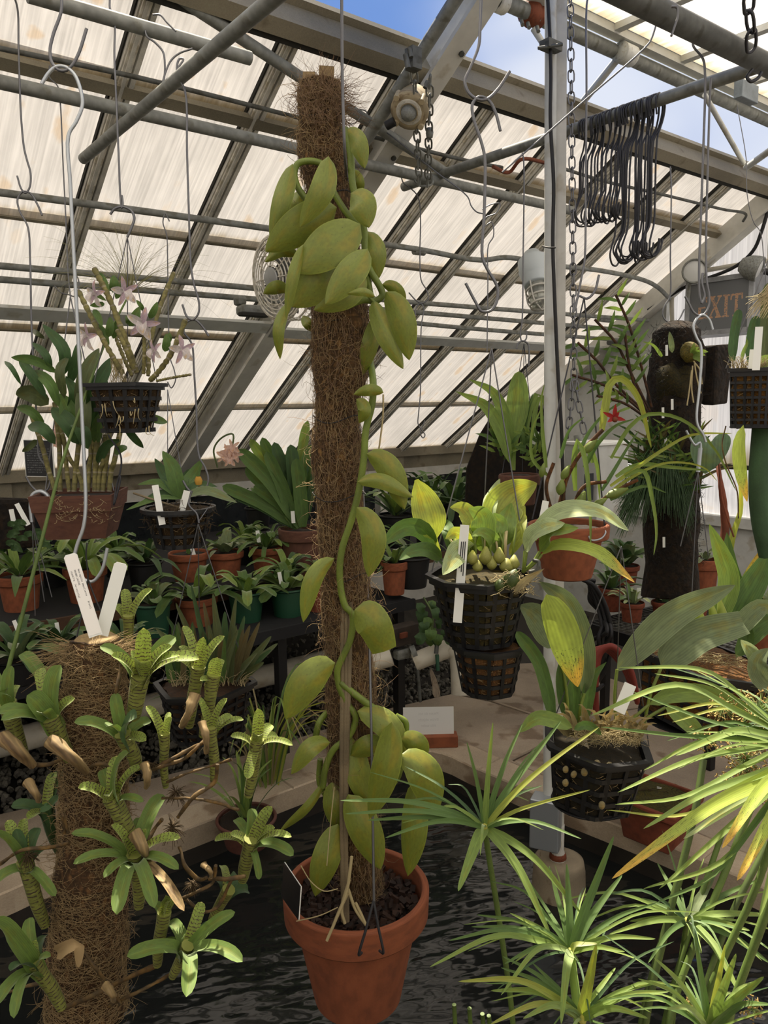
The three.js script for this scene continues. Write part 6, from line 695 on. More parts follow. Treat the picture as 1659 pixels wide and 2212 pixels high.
  stake(t, P(1362, 1478, 1.4), P(1338, 1536, 1.4).sub(P(1362, 1478, 1.4)), 0.055, 0.021); hang(t, P(1342, 1180, 1.4), [P(1182, 1592, z), P(1402, 1612, z), P(1330, 1560, z + 0.08)], 0.0011);
}
{ // wide bark basket at the right
  const z = 1.95, k = z / FPX, c = P(1530, 1424, z), tl = new THREE.Quaternion().setFromAxisAngle(new V3(0, 0, 1), -0.16), t = thing('bark_basket', 'wide low black basket packed with bark chunks and stout leaves, right edge', 'hanging plant', P(1530, 1560, z));
  basket(t, c, 142 * k, 124 * k, 130 * k, { nv: 18, rows: 4, slat: 0.007, lip: 0.012, seed: 15, sides: 6, fill: std('#7c5a34', { map: T.bark, roughness: 1 }), tilt: tl, fillUp: 0.03 });
  const L = [[[[1540, 1390], [1590, 1320], [1620, 1250], [1650, 1180]], 38, 'yellow'], [[[1560, 1390], [1600, 1310], [1640, 1240], [1668, 1180]], 60, 'mid'], [[[1530, 1380], [1575, 1260], [1556, 1190], [1532, 1132]], 46, 'light'], [[[1540, 1370], [1590, 1300], [1576, 1220], [1570, 1150]], 40, 'mid'], [[[1500, 1380], [1500, 1320], [1540, 1290], [1590, 1280]], 36, 'light'], [[[1580, 1380], [1620, 1330], [1650, 1310], [1680, 1330]], 44, 'grey'], [[[1600, 1400], [1630, 1360], [1660, 1340], [1690, 1330]], 50, 'mid'], [[[1590, 1420], [1612, 1380], [1604, 1340], [1628, 1320]], 34, 'mid']];
  L.forEach(([p, w, m], i) => lf(t, p.map(([x, y]) => [x, y, z - 0.04 * (i % 3)]), w, m, { prof: 'oval', fold: 0.3, n: 14, across: 6 }));
  for (const [x, y, w, h] of [[1478, 1336, 22, 64], [1510, 1330, 20, 60], [1448, 1370, 16, 26], [1540, 1326, 18, 60], [1560, 1330, 24, 76]]) t.part('pseudobulb', tube(px([[x + 8, y + h / 2, z - 0.09], [x, y, z - 0.1], [x - 6, y - h / 2, z - 0.09]]), bulbR(w / 2 * k), { n: 10, m: 9 }), LM.yellow);
  const r = rng(91), S = []; for (let i = 0; i < 320; i++) { const x = 1405 + r() * 200, y = 1390 + (x - 1405) * 0.16 + r() * 22; S.push([P(x, y, z - 0.11), P(x + 24 * (r() - 0.5), y - 10 * r(), z - 0.12), P(x + 50 * (r() - 0.5), y + 12 * (r() - 0.5), z - 0.115), 0.0007]); } t.part('root', strands(S, 3, 4), M.root, t, STUFF);
  lf(t, [[1640, 1440, 1.8], [1625, 1410, 1.78], [1600, 1382, 1.77]], 30, 'pale', { prof: 'oval' }); lf(t, [[1690, 1490, 1.75], [1650, 1470, 1.75], [1636, 1430, 1.75], [1660, 1400, 1.75]], 46, 'grey', { prof: 'oval' });
}
{ // basket at the upper right edge with a hanging leaf and a flat green stem
  const z = 1.5, k = z / FPX, c = P(1652, 797, z), t = thing('orchid_basket', 'square black mesh basket of mossy bark at the upper right edge', 'hanging plant', P(1640, 925, z));
  basket(t, c, 74 * k, 66 * k, 126 * k, { nv: 28, rows: 7, slat: 0.0048, lip: 0.006, seed: 17, sides: 4, turn: 0.25, fill: std('#8a6a3a', { map: T.bark, roughness: 1 }) });
  const L = [[[[1582, 780], [1584, 740], [1590, 700], [1597, 668]], 20, 'deep'], [[[1622, 785], [1622, 740], [1630, 700], [1636, 682]], 22, 'deep'], [[[1650, 785], [1652, 720], [1656, 660], [1660, 610]], 24, 'dull'], [[[1600, 785], [1606, 760], [1614, 740], [1612, 730]], 8, 'light'], [[[1606, 918], [1596, 960], [1600, 1020], [1614, 1084]], 28, 'yellow'], [[[1636, 790], [1645, 786], [1655, 778], [1670, 776]], 26, 'light']];
  L.forEach(([p, w, m], i) => lf(t, p.map(([x, y]) => [x, y, z - (i < 4 ? 0.02 : 0.05)]), w, m, { prof: i < 3 ? 'strap' : 'oval', fold: 0.3 }));
  stemPx(t, [[1648, 920, 1.52], [1640, 1040, 1.53], [1645, 1120, 1.54], [1662, 1200, 1.55]], 44, std('#3c5a38', { map: T.grain }), { name: 'flat_stem' });
  stake(t, P(1640, 706, 1.42), P(1633, 800, 1.42).sub(P(1640, 706, 1.42)), 0.08, 0.013); stake(t, P(1630, 755, 1.43), new V3(-0.05, -1, 0), 0.035, 0.016);
  const r = rng(95), S = []; for (let i = 0; i < 120; i++) { const x = 1575 + r() * 84; S.push([P(x, 795, 1.45), P(x + 16 * (r() - 0.5), 780, 1.44), P(x + 40 * (r() - 0.5), 765 + 30 * r(), 1.44), 0.0006]); } for (let i = 0; i < 60; i++) { const x = 1620 + r() * 50; S.push([P(1668, 600 + r() * 30, 1.46), P(x + 20, 640, 1.45), P(x - 10, 640 + r() * 50, 1.45), 0.0009]); } t.part('root', strands(S, 3, 5), M.root, t, STUFF);
  stemPx(t, [[1568, 920, 1.5], [1560, 960, 1.5], [1568, 1000, 1.5], [1592, 1060, 1.5], [1595, 1120, 1.5]], 3, M.twig); hang(t, P(1660, 560, 1.45), [P(1568, 796, z), P(1700, 796, z)], 0.001);
}
// ================= benches, pots on them, pipes under them, things by the gable =================
const onBench = (x, y) => onY(x, y, 0.72), SH = 0.63;
{
  const bench = (name, label, u0, u1, w0, w1, h, th, legs, m = std('#131315', { roughness: 0.95 }), lipM = M.board) => {
    const t = thing(name, label, 'bench', G((u0 + u1) / 2, FL, (w0 + w1) / 2)), bx = (n, a, b, c, d, e, f, mm, p) => t.part(n, box(G((a + b) / 2, (c + d) / 2, (e + f) / 2), b - a, d - c, f - e, U, Y), mm, p);
    bx('bench_top', u0, u1, h - th, h, w0, w1, m); bx('front_edge', u0, u1, h - 0.034, h + 0.004, w1, w1 + 0.012, lipM);
    for (const [u, w] of legs) bx('leg', u - 0.016, u + 0.016, FL - 0.04, h - th, w - 0.016, w + 0.016, M.black); return t;
  };
  bench('plant_bench', 'upper plant bench with a brown wooden edge along the dark windows', -2.2, 1.02, 0.02, 1.19, 0.72, 0.03, [[-1.6, 0.3], [-0.6, 0.3], [0.4, 0.3], [0.98, 0.3]]);
  bench('plant_bench', 'lower black plant bench in front of the wooden-edged one', -2.2, 0.4, 0.9, 1.45, SH, 0.035, [[-1.5, 1.41], [-0.15, 1.41], [0.36, 1.41]], std('#17181a', { map: T.grain, roughness: 0.95 }), std('#131417', { map: T.grain, roughness: 0.8 }));
  const pipe = (label, pts, r, m = M.pvc) => { const t = solo('pvc_pipe', label, 'pipe', tube(pts, r, { n: 20, m: 16, smooth: pts.length > 2 }), m); return t; };
  const a = onY(1005, 1500, FL);
  pipe('fat cream water pipe running low under the bench', [G(-2, 0.3, 1.0), G(0.62, 0.3, 1.0)], 0.042); pipe('second fat cream pipe under the bench, nearer the ground', [G(-2, 0.42, 0.75), G(0.7, 0.42, 0.75)], 0.036); pipe('thin grey pipe just below the bench top', [G(-1.8, 0.5, 0.98), G(0.66, 0.5, 0.98)], 0.012, M.galv);
  const z = 2.75; pipe('short cream pipe with a valve right of the pole', [P(895, 1430, z), P(975, 1398, z)], 0.033); pipe('upright cream pipe elbow standing on the paving', [P(970, 1396, z), P(988, 1410, z), P(994, 1440, z), P(996, 1498, z)], 0.036); pipe('open cut end of a cream pipe right of the pole', [P(800, 1432, z - 0.02), P(846, 1418, z - 0.02)], 0.033);
  const v = thing('pipe_valve', 'grey valve joint between two cream pipes under the bench', 'valve', P(870, 1410, z)); v.part('body', lumpy(box(P(868, 1412, z), 0.06, 0.035, 0.035, U, Y, 0.008), 0.003, 40), M.galv); v.part('nut', rod(P(890, 1412, z), P(900, 1408, z), 0.028, 8), M.galv); v.part('handle', rod(P(944, 1390, z - 0.04), P(942, 1412, z - 0.045), 0.008, 8), M.galvDark);
  solo('hose_nozzle', 'short green hose nozzle hanging from the cream pipe', 'nozzle', rod(P(944, 1414, z - 0.04), P(946, 1448, z - 0.04), 0.007, 8), M.green); solo('metal_stake', 'thin mossy metal stake under the bench', 'stake', rod(P(900, 1420, z - 0.02), P(908, 1516, z), 0.006, 6), M.galvDark); solo('slate_shard', 'grey pointed shard standing in the gravel', 'stone', lumpy(leaf([P(944, 1506, z), P(940, 1480, z), P(930, 1444, z)], 0.03, { prof: 'blade', thick: 0.006 }), 0.001, 30), M.concrete);
  const jb = thing('wall_switch_box', 'brown junction box with a red plate under the bench', 'box', P(868, 1370, z)); jb.part('housing', box(P(868, 1370, z), 0.12, 0.07, 0.05, U, Y, 0.004), std('#3a3026', { map: T.grain })); jb.part('plate', box(P(872, 1372, z - 0.05), 0.03, 0.018, 0.01, U, Y), M.rust);
}
// ---- pots on the benches ----
function potted(label, x, y, hw, yb, mat, plant, o = {}) { // rim centre pixel, half width, bottom pixel
  const base = o.z ? P(x, yb, o.z) : onY(x, yb, o.h ?? 0.72), z = depth(base) + (o.z ? 0 : 0), k = z / FPX, c = P(x, y, z); c.x = base.x; const h = Math.max(0.03, c.y - base.y + 0.002);
  const t = thing(o.name || 'potted_plant', label, 'potted plant', base, o.group);
  pot(t, c, hw * k, h, mat, { taper: o.taper ?? 0.72, collar: mat === M.terra || mat === M.terraOld || mat === M.terraRed ? 0.25 : 0.08, seg: 28 });
  plant?.(t, c.clone().add(new V3(0, -0.006, 0)), k, z); if (o.tag) stake(t, P(o.tag[0], o.tag[1], z - hw * k * 0.5), new V3(o.tag[2] ?? 0.2, -1, 0), 26 * k, 8 * k); return t;
}
const TF = (n, len, w, mats, o = {}) => (t, c, k) => tuft(t, c, Math.round(n * 1.5), len * 1.28 * k, w * k, { mats: mats.map((m) => LM[m] || m), spread: 10 * k, seg: 7, ...o });
potted('terracotta pot of broad strap leaves at the far left of the bench', 42, 1240, 48, 1318, M.terra, TF(12, 120, 22, ['mid', 'light', 'mid'], { seed: 2, up: 0.45, droop: 0.5, prof: 'lance' }));
potted('terracotta pot of long arching pale leaves behind the white tags', 184, 1224, 46, 1300, M.terra, TF(14, 140, 22, ['light', 'mid', 'light'], { seed: 3, up: 0.5, droop: 0.9 }));
potted('black pot with dark drooping leaves, left on the bench', 313, 1212, 40, 1280, M.black, TF(13, 95, 18, ['dull', 'deep'], { seed: 4, up: 0.45, droop: 0.8, prof: 'lance' }));
potted('nearly bare terracotta pot with a small white tag', 408, 1192, 44, 1254, M.terra, TF(3, 26, 8, ['mid'], { seed: 5, up: 0.85 }), { tag: [414, 1182, 0.25] });
potted('terracotta pot with a grey-green spreading rosette', 487, 1190, 40, 1246, M.terra, TF(8, 66, 24, ['grey', 'mid'], { seed: 6, up: 0.5, droop: 0.6, prof: 'lance' }));
potted('terracotta pot with fine grassy leaves beside the big clay pot', 576, 1180, 37, 1238, M.terra, TF(20, 76, 11, ['light', 'mid'], { seed: 7, up: 0.5, droop: 0.8 }), { tag: [556, 1146, 0.1] });
potted('big weathered clay pot with a tall sheaf of sword leaves', 656, 1140, 54, 1238, M.terraOld, (t, c, k, z) => { const r = rng(8); [[516, 970], [540, 948], [566, 945], [592, 955], [610, 980], [560, 1010], [575, 975], [628, 960], [640, 990], [665, 908], [676, 960], [690, 975], [530, 1010], [600, 1020], [655, 1010], [500, 1060], [480, 1050], [690, 1020], [548, 1050], [620, 1010]].forEach(([x, y], i) => { const x0 = 645 + 20 * (r() - 0.5), d = 0.14 * (r() - 0.5); lf(t, [[x0, 1138, z + d * 0.2], [lerp(x0, x, 0.45), lerp(1138, y, 0.55), z + d * 0.7], [x, y, z + d]], 26 + 8 * r(), ['mid', 'light', 'mid', 'deep'][i % 4], { prof: 'strap', roll: (r() - 0.5) * 1.3, fold: 0.35 }); }); }, { tag: [632, 1104, 0.05] });
potted('terracotta pot half hidden to the right of the moss pole', 852, 1212, 30, 1284, M.terra, TF(10, 60, 14, ['mid', 'light'], { seed: 9, up: 0.45 }), { z: 2.85 });
potted('dark green plastic pot with a pale drooping rosette, lower bench left', 330, 1300, 42, 1374, M.green, TF(8, 62, 24, ['grey', 'mid'], { seed: 10, up: 0.6 }), { h: SH });
potted('terracotta pot of arching strap leaves in the middle of the lower bench', 424, 1288, 46, 1350, M.terra, TF(10, 118, 22, ['light', 'mid'], { seed: 11, up: 0.42, droop: 0.9 }), { h: SH });
potted('dark green plastic pot with light spreading leaves, left of the pole', 532, 1276, 42, 1342, M.green, TF(9, 84, 18, ['light', 'mid'], { seed: 12, up: 0.35, droop: 0.6 }), { h: SH });
potted('dark green plastic pot nearest the moss pole on the lower bench', 622, 1268, 42, 1330, M.green, TF(9, 76, 22, ['mid', 'light'], { seed: 13, up: 0.45, droop: 0.6 }), { h: SH, tag: [603, 1236, 0.15] });
potted('small red clay pot squeezed behind the moss pole', 690, 1240, 34, 1320, M.terraRed, TF(6, 60, 14, ['mid'], { seed: 14, up: 0.5 }), { h: SH });
potted('low dark pot of strap leaves behind the bromeliads, far left', 40, 1420, 50, 1475, M.black, TF(11, 120, 26, ['mid', 'deep', 'grey'], { seed: 15, up: 0.45 }), { h: SH, tag: [30, 1340, 0.3] });
potted('low dark pot of soft leaves just left of the tags', 128, 1390, 42, 1450, M.black, TF(10, 100, 22, ['deep', 'mid'], { seed: 16, up: 0.45 }), { h: SH, tag: [122, 1345, 0.1] });
potted('black pot of grass-like leaves under the flat-leaved orchid', 270, 1392, 40, 1440, M.black, TF(14, 90, 12, ['deep', 'mid', 'light'], { seed: 17, up: 0.5 }), { h: SH });
potted('dark pot of leafy growth behind the left edge of the moss pole', 620, 1228, 34, 1262, M.black, TF(12, 76, 14, ['mid', 'light', 'deep'], { seed: 18, up: 0.4, droop: 0.7 }));
potted('dark pot of straggly leaves against the windows right of the pole', 856, 1110, 40, 1180, M.black, TF(16, 120, 15, ['mid', 'deep', 'light'], { seed: 19, up: 0.55 }), { z: 3.2 });
potted('dark pot of tall thin leaves behind the sunlit basket', 930, 1100, 40, 1180, M.black, TF(15, 130, 13, ['deep', 'mid'], { seed: 20, up: 0.6 }), { z: 3.3 });
potted('black net pot leaning on the bench behind the tall basket', 890, 1200, 44, 1268, M.black, TF(9, 80, 12, ['grey', 'deep'], { seed: 21, up: 0.4, droop: 1 }), { z: 2.9 });
for (const [label, x, y, n, len, w, m, seed, z] of [['tuft of dark fern-like leaves on the window wall above the bare pot', 558, 1095, 14, 70, 10, ['deep', 'mid'], 101, 3.2], ['dark leafy mass at the left end of the bench behind the white tag stems', 6, 1205, 20, 110, 20, ['deep', 'mid', 'dull'], 102, 2.7], ['bushy pale-edged plant between the two left terracotta pots', 118, 1222, 16, 96, 16, ['mid', 'light'], 103, 2.75], ['low leafy filler behind the black pot on the bench', 252, 1205, 16, 90, 15, ['deep', 'mid'], 104, 2.9], ['leafy filler against the windows between small terracotta pots', 534, 1172, 14, 74, 14, ['mid', 'light'], 105, 3.1], ['drooping fine-leaved plant at the bench end right of the pole', 800, 1180, 18, 90, 10, ['deep', 'mid', 'light'], 106, 3.0], ['tall dark strap plant behind the sunlit orchid basket', 985, 1090, 16, 130, 13, ['deep', 'mid'], 107, 3.3]]) potted(label, x, y, 30, y + 50, M.black, TF(n, len, w, m, { seed, up: 0.5, droop: 0.7 }), { z });
// fine grass by the pond edge, left of the pole, and hanging growth
{ const t = thing('sedge_clump', 'clump of thin arching sedge blades at the pond edge left of the pole', 'grass', onY(580, 1700, FL)), r = rng(44), c = onY(580, 1690, FL + 0.01); for (let i = 0; i < 60; i++) { const a = r() * 6.28, l = 0.16 + 0.24 * r(), h = new V3(Math.cos(a), 0, Math.sin(a)), p = c.clone().addScaledVector(h, 0.04 * r()); t.part('blade', leaf([p, p.clone().addScaledVector(h, l * 0.18).add(new V3(0, l * 0.6, 0)), p.clone().addScaledVector(h, l * 0.5).add(new V3(0, l * 0.95, 0)), p.clone().addScaledVector(h, l * 0.95).add(new V3(0, l * (0.7 + 0.4 * r()), 0))], 0.005 + 0.004 * r(), { prof: 'blade', n: 8, across: 2, fold: 0.4 }), LM[['light', 'mid', 'lime', 'dry'][i % 4]]); } }
{ const t = thing('potted_bowl', 'shallow brown bowl standing in the pond below the bromeliads', 'bowl', onY(532, 1822, FL - 0.11)); const c = P(532, 1764, 2.15); pot(t, c, 0.085, 0.08, std('#5d3a30', { map: T.terra, roughness: 0.6 }), { taper: 0.7, collar: 0.14 }); tuft(t, c, 12, 0.26, 0.02, { mats: [LM.mid, LM.light], seed: 45, up: 0.75, droop: 0.3, prof: 'blade' }); }
{ const t = thing('ivy_trail', 'dark green ivy trailing under the bench edge right of the pole', 'plant', P(930, 1370, 2.72)), r = rng(46); for (let i = 0; i < 30; i++) { const x = 905 + r() * 70, y = 1296 + r() * 80, s = 18 + 10 * r(), z = 2.66 + 0.06 * r(); lf(t, [[x, y, z], [x + 6 * (r() - 0.5), y + s * 0.5, z - 0.01], [x + 10 * (r() - 0.5), y + s, z]], s, i % 3 ? 'deep' : 'mid', { prof: 'heart', n: 6 }); } stemPx(t, [[915, 1290, 2.68], [935, 1330, 2.66], [930, 1380, 2.66]], 4, M.vineDark); }
// ---- right-hand mesh bench and its pots ----
{
  const A = onY(1290, 1352, 0.56), B = onY(1720, 1480, 0.56), ux = B.clone().sub(A).setY(0).normalize(), wz = new V3(ux.z, 0, -ux.x), t = thing('mesh_bench', 'black wire-mesh bench along the gable wall', 'bench', A.clone().setY(FL)), L = B.distanceTo(A);
  const pt = (a, b, h) => A.clone().addScaledVector(ux, a).addScaledVector(wz, b).setY(h); t.part('front_edge', beam(pt(-0.05, 0, 0.54), pt(L, 0, 0.54), 0.045, 0.012, Y), M.black); t.part('side_edge', beam(pt(-0.05, 0, 0.54), pt(-0.05, 0.7, 0.54), 0.045, 0.012, Y), M.black);
  const g = []; for (let a = 0; a < L; a += 0.026) g.push(beam(pt(a, 0, 0.56), pt(a + 0.02, 0.7, 0.56), 0.003, 0.003, Y)); for (let b = 0.03; b < 0.7; b += 0.026) g.push(beam(pt(-0.05, b, 0.561), pt(L, b, 0.561), 0.003, 0.003, Y)); t.part('mesh', merge(g), M.galvDark, t, STUFF); for (const [a, b] of [[0, 0.05], [0.02, 0.6], [L * 0.6, 0.05]]) t.part('leg', beam(pt(a, b, FL), pt(a, b, 0.54), 0.025, 0.025, ux), M.black);
  const R = (label, x, y, hw, yb, m, p, o = {}) => potted(label, x, y, hw, yb, m, p, { h: 0.562, ...o });
  R('small terracotta pot of stubby leaves on the mesh bench', 1366, 1300, 27, 1342, M.terraRed, TF(14, 56, 9, ['grey', 'mid', 'pale'], { seed: 22, up: 0.6 }), { tag: [1380, 1270, 0.1] });
  R('larger red clay pot at the back left of the mesh bench', 1322, 1268, 30, 1318, M.terraRed, TF(10, 70, 18, ['mid', 'deep'], { seed: 23, up: 0.6 }));
  R('terracotta pot behind the slab foot on the mesh bench', 1432, 1298, 24, 1338, M.terraRed, TF(9, 56, 16, ['mid', 'deep'], { seed: 24, up: 0.6 }), { tag: [1458, 1270, 0.05] });
  R('tall-rimmed terracotta pot of dark soil on the mesh bench', 1524, 1206, 32, 1296, M.terra, TF(4, 40, 14, ['grey'], { seed: 25, up: 0.5 }));
  R('small pot under the red-leaved begonia on the mesh bench', 1508, 1290, 26, 1330, M.terraRed, (tt, c, k) => { const rm = leafMat('#a01b34', 0.25, T.leaf); tuft(tt, c, 14, 40 * k, 26 * k, { mats: [rm], seed: 26, up: 0.5, prof: 'heart', seg: 6 }); });
  R('terracotta pot at the right edge of the mesh bench', 1652, 1325, 36, 1400, M.terra, TF(7, 70, 16, ['grey', 'mid'], { seed: 27, up: 0.7 }));
  R('terracotta pot of yellowish shoots half hidden by broad leaves', 1478, 1330, 34, 1385, M.terra, TF(6, 60, 14, ['yellow', 'light'], { seed: 28, up: 0.8 }));
  R('low pot of veined heart leaves before the dark slab', 1450, 1250, 26, 1290, M.terraRed, TF(9, 46, 26, ['light', 'pale', 'mid'], { seed: 29, up: 0.6, prof: 'heart' }));
  R('pot of round grey-green leaves left of the dark slab', 1352, 1220, 30, 1262, M.terraRed, TF(16, 80, 30, ['mid', 'deep', 'grey'], { seed: 30, up: 0.65, prof: 'oval' }));
  const fb = onY(1418, 1806, FL), f = thing('pond_side_pot', 'reddish square pot of moss on the paving by the pond, right', 'potted plant', fb), c = fb.clone().add(new V3(0, 0.12, 0)); pot(f, c, 0.125, 0.12, M.terraRed, { taper: 0.72, collar: 0.2, seg: 4, fill: M.moss }); stake(f, P(1424, 1700, 2.12), new V3(0, -1, 0), 0.05, 0.012);
  const r = rng(33), S = []; for (let i = 0; i < 40; i++) { const x = 1380 + r() * 60; S.push([P(x, 1730, 2.15), P(x + 40 * (r() - 0.5), 1705, 2.12), P(x + 90 * (r() - 0.5), 1700 + 20 * r(), 2.1), 0.0016]); } f.part('twig', strands(S, 4, 5), M.twig, f, STUFF);
}
{ // tree-fern slab with its plants
  const z = 2.3, k = z / FPX, t = thing('tree_fern_log', 'tall dark tree-fern log hung with moss, ferns and small orchids', 'plant mount', P(1448, 1300, z));
  t.part('log', lumpy(tube(px([[1462, 696, z], [1462, 740, z], [1458, 830, z], [1456, 960, z], [1452, 1100, z], [1448, 1290, z]]), (s) => (s < 0.1 ? 22 + 28 * Math.sqrt(s / 0.1) : 50 + 8 * Math.min(1, s * 2)) * k, { n: 40, m: 22 }), 0.014, 16, 5), M.cork); t.part('side_slab', lumpy(box(P(1546, 810, z), 70 * k, 130 * k, 0.05, U, Y, 0.012), 0.012, 14, 3), M.cork); t.part('moss_patch', lumpy(lathe([[0, -40 * k], [38 * k, -30 * k], [46 * k, 0], [38 * k, 30 * k], [0, 40 * k]], P(1455, 830, z - 0.035), 28), 0.03, 22, 2), std('#3d3b18', { map: T.bark, roughness: 1 })); t.part('moss_ball', lumpy(new THREE.IcosahedronGeometry(20 * k, 3).translate(...P(1492, 762, z - 0.1).toArray()), 0.01, 40, 6), std('#7d7a2e', { map: T.bark }));
  const r = rng(47); const gs = []; for (let i = 0; i < 900; i++) { const s = r(), p = P(1400 + r() * 120, 700 + s * 520, z - 0.07 - 0.02 * r()); gs.push([p, p.clone().addScaledVector(rv(r), 0.02).add(new V3(0, 0, 0.01)), p.clone().addScaledVector(rv(r), 0.04), 0.0009]); } t.part('fibre', strands(gs, 3, 3), M.dark, t, STUFF);
  const drop = []; for (let i = 0; i < 1500; i++) { const a = r(), x = 1330 + 170 * a, y = 1000 + 60 * r() - 60 * Math.sin(a * 3), p = P(1440 + 40 * (r() - 0.5), y, z - 0.06 * r()), e = P(x + 20 * (r() - 0.5), y + 40 + 90 * r(), z - 0.1 - 0.08 * r()); drop.push([p, P((1440 + x) / 2, y - 18, z - 0.1), e, 0.0013]); } t.part('shoestring_foliage', strands(drop, 3, 5), LM.deep, t, STUFF);
  for (let i = 0; i < 110; i++) { const x = 1380 + 130 * r(), y = 960 + 110 * r(), a = (r() - 0.5) * 2.6, l = 60 + 50 * r(); lf(t, [[x, y, z - 0.08], [x + Math.sin(a) * l * 0.5, y - Math.cos(a) * l * 0.55, z - 0.13], [x + Math.sin(a) * l, y - Math.cos(a) * l * 0.8, z - 0.12 - 0.08 * r()]], 8, ['mid', 'deep', 'light', 'bronze'][i % 4], { prof: 'blade', n: 6, across: 2, fold: 0.4 }); }
  for (const [pts, leafN, tw] of [[[[1408, 880], [1385, 790], [1358, 700], [1330, 636]], 16, 26], [[[1405, 890], [1360, 800], [1330, 740], [1285, 690]], 10, 30], [[[1400, 895], [1330, 830], [1290, 780], [1248, 740]], 11, 34], [[[1400, 900], [1340, 850], [1300, 830], [1236, 810]], 9, 28], [[[1405, 900], [1370, 830], [1356, 770], [1350, 720]], 9, 28], [[[1400, 905], [1350, 872], [1310, 860], [1290, 855]], 8, 22]]) {
    const st = stemPx(t, pts.map(([x, y], i) => [x, y, z - 0.06 - 0.015 * i]), 6, std('#5a3d2a', { map: T.bark })), cv = curve(px(pts.map(([x, y], i) => [x, y, z - 0.06 - 0.015 * i]))); for (let i = 0; i < leafN; i++) { const p = cv.getPointAt(0.3 + 0.7 * (i + 0.5) / leafN), tg = cv.getTangentAt(0.3 + 0.65 * (i + 0.5) / leafN), sd = tg.clone().cross(camDir(p)).multiplyScalar(i % 2 ? 1 : -1), d = sd.addScaledVector(tg, 0.7).normalize(), l = tw * 1.5 * k * (0.8 + 0.4 * r()); t.part('leaf', leaf([p, p.clone().addScaledVector(d, l * 0.5).add(new V3(0, 0.003, 0.01)), p.clone().addScaledVector(d, l)], tw * 0.3 * k, { prof: 'lance', n: 6, across: 2, roll: (r() - 0.5) }), LM[['light', 'mid', 'mid'][i % 3]], st); } }
  for (const [x, y, a] of [[1510, 750, 0.9], [1524, 768, 1.3], [1516, 785, 1.8], [1500, 740, 0.3], [1530, 760, 1.1]]) lf(t, [[1496, 768, z - 0.12], [lerp(1496, x, 0.6), lerp(768, y, 0.6) - 4, z - 0.14], [x, y, z - 0.14]], 12, 'light', { prof: 'lance', n: 6 });
  lf(t, [[1452, 762, z - 0.1], [1450, 740, z - 0.12], [1446, 716, z - 0.12]], 12, 'grey', { prof: 'oval' }); lf(t, [[1430, 770, z - 0.09], [1410, 745, z - 0.11], [1388, 738, z - 0.11]], 8, 'light', { prof: 'blade' });
  [[[1496, 790], [1494, 840], [1498, 870]], [[1500, 785], [1506, 820], [1514, 850]], [[1494, 800], [1488, 850], [1484, 876]], [[1498, 780], [1512, 800], [1516, 830]]].forEach((p) => stemPx(t, p.map(([x, y]) => [x, y, z - 0.13]), 3.2, M.root, { name: 'root' })); for (const [x, y] of [[1440, 745], [1452, 862], [1438, 945], [1434, 1160], [1432, 880]]) stake(t, P(x, y, z - 0.12), new V3(0.05, -1, 0), 0.03, 0.007);
  const h = thing('heart_leaf_plant', 'single glossy heart-shaped leaf in front of the dark log', 'plant', P(1520, 1060, 1.9)); { const k2 = 1.86 / FPX, sh2 = new THREE.Shape(); sh2.moveTo(0, 0); sh2.bezierCurveTo(4, 22, 26, 30, 38, 14); sh2.bezierCurveTo(48, -4, 30, -44, -8, -66); sh2.bezierCurveTo(-34, -50, -46, -18, -38, 6); sh2.bezierCurveTo(-30, 26, -8, 24, 0, 0); const hg = new THREE.ShapeGeometry(sh2, 14), hc = P(1536, 958, 1.86), f = camDir(hc).add(new V3(-0.25, 0.2, 0)).normalize(), ax = Y.clone().cross(f).normalize(), ay = f.clone().cross(ax), hp = hg.attributes.position; for (let i = 0; i < hp.count; i++) { const x = hp.getX(i), y = hp.getY(i); hg.attributes.uv.setXY(i, clamp(0.5 - y / 130), clamp(0.5 + x / 90)); hp.setXYZ(i, x * k2, y * k2, (0.004 * x * x - 0.002 * y * y) * k2); } hg.applyMatrix4(new THREE.Matrix4().makeBasis(ax, ay, f).setPosition(hc)); hg.computeVertexNormals(); h.part('blade', hg, leafMat('#6d8c68', 0.25, T.leaf, { roughness: 0.35 })); }
  h.part('petiole', tube(px([[1540, 952, 1.87], [1552, 1000, 1.9], [1560, 1080, 1.9], [1585, 1160, 1.9]]), 0.0022, { n: 16 }), M.rust);
  const zs = thing('zinc_hook', 'short bright zinc hook sleeve with fine wires over the heart leaf', 'hook', P(1510, 1020, 1.8)); zs.part('sleeve', rod(P(1513, 968, 1.8), P(1508, 1020, 1.8), 0.005, 8), M.zinc); zs.part('bend', tube(px([[1514, 970, 1.8], [1512, 956, 1.8], [1502, 962, 1.8], [1490, 945, 1.8], [1482, 930, 1.8]]), 0.003, { n: 12, m: 6 }), M.zinc); for (const [x, y] of [[1470, 1180], [1494, 1290], [1530, 1200]]) zs.part('hanger_wire', rod(P(1508, 1020, 1.8), P(x, y, 1.82), 0.0012, 5), M.wire);
  const fl = thing('tall_aerial_stem', 'brown scarred stem with upright leaves below the heart leaf', 'plant', P(1560, 1230, 2.0)); fl.part('stem', lumpy(tube(px([[1544, 960, 2.05], [1556, 1040, 2.0], [1566, 1120, 2.0], [1562, 1240, 2.0]]), (s) => 0.004 + 0.009 * s, { n: 24, m: 10 }), 0.003, 60), M.rust); lf(fl, [[1570, 1240, 2.0], [1582, 1160, 1.98], [1600, 1100, 1.97], [1596, 1020, 1.96]], 16, 'lime', { prof: 'blade' });
}
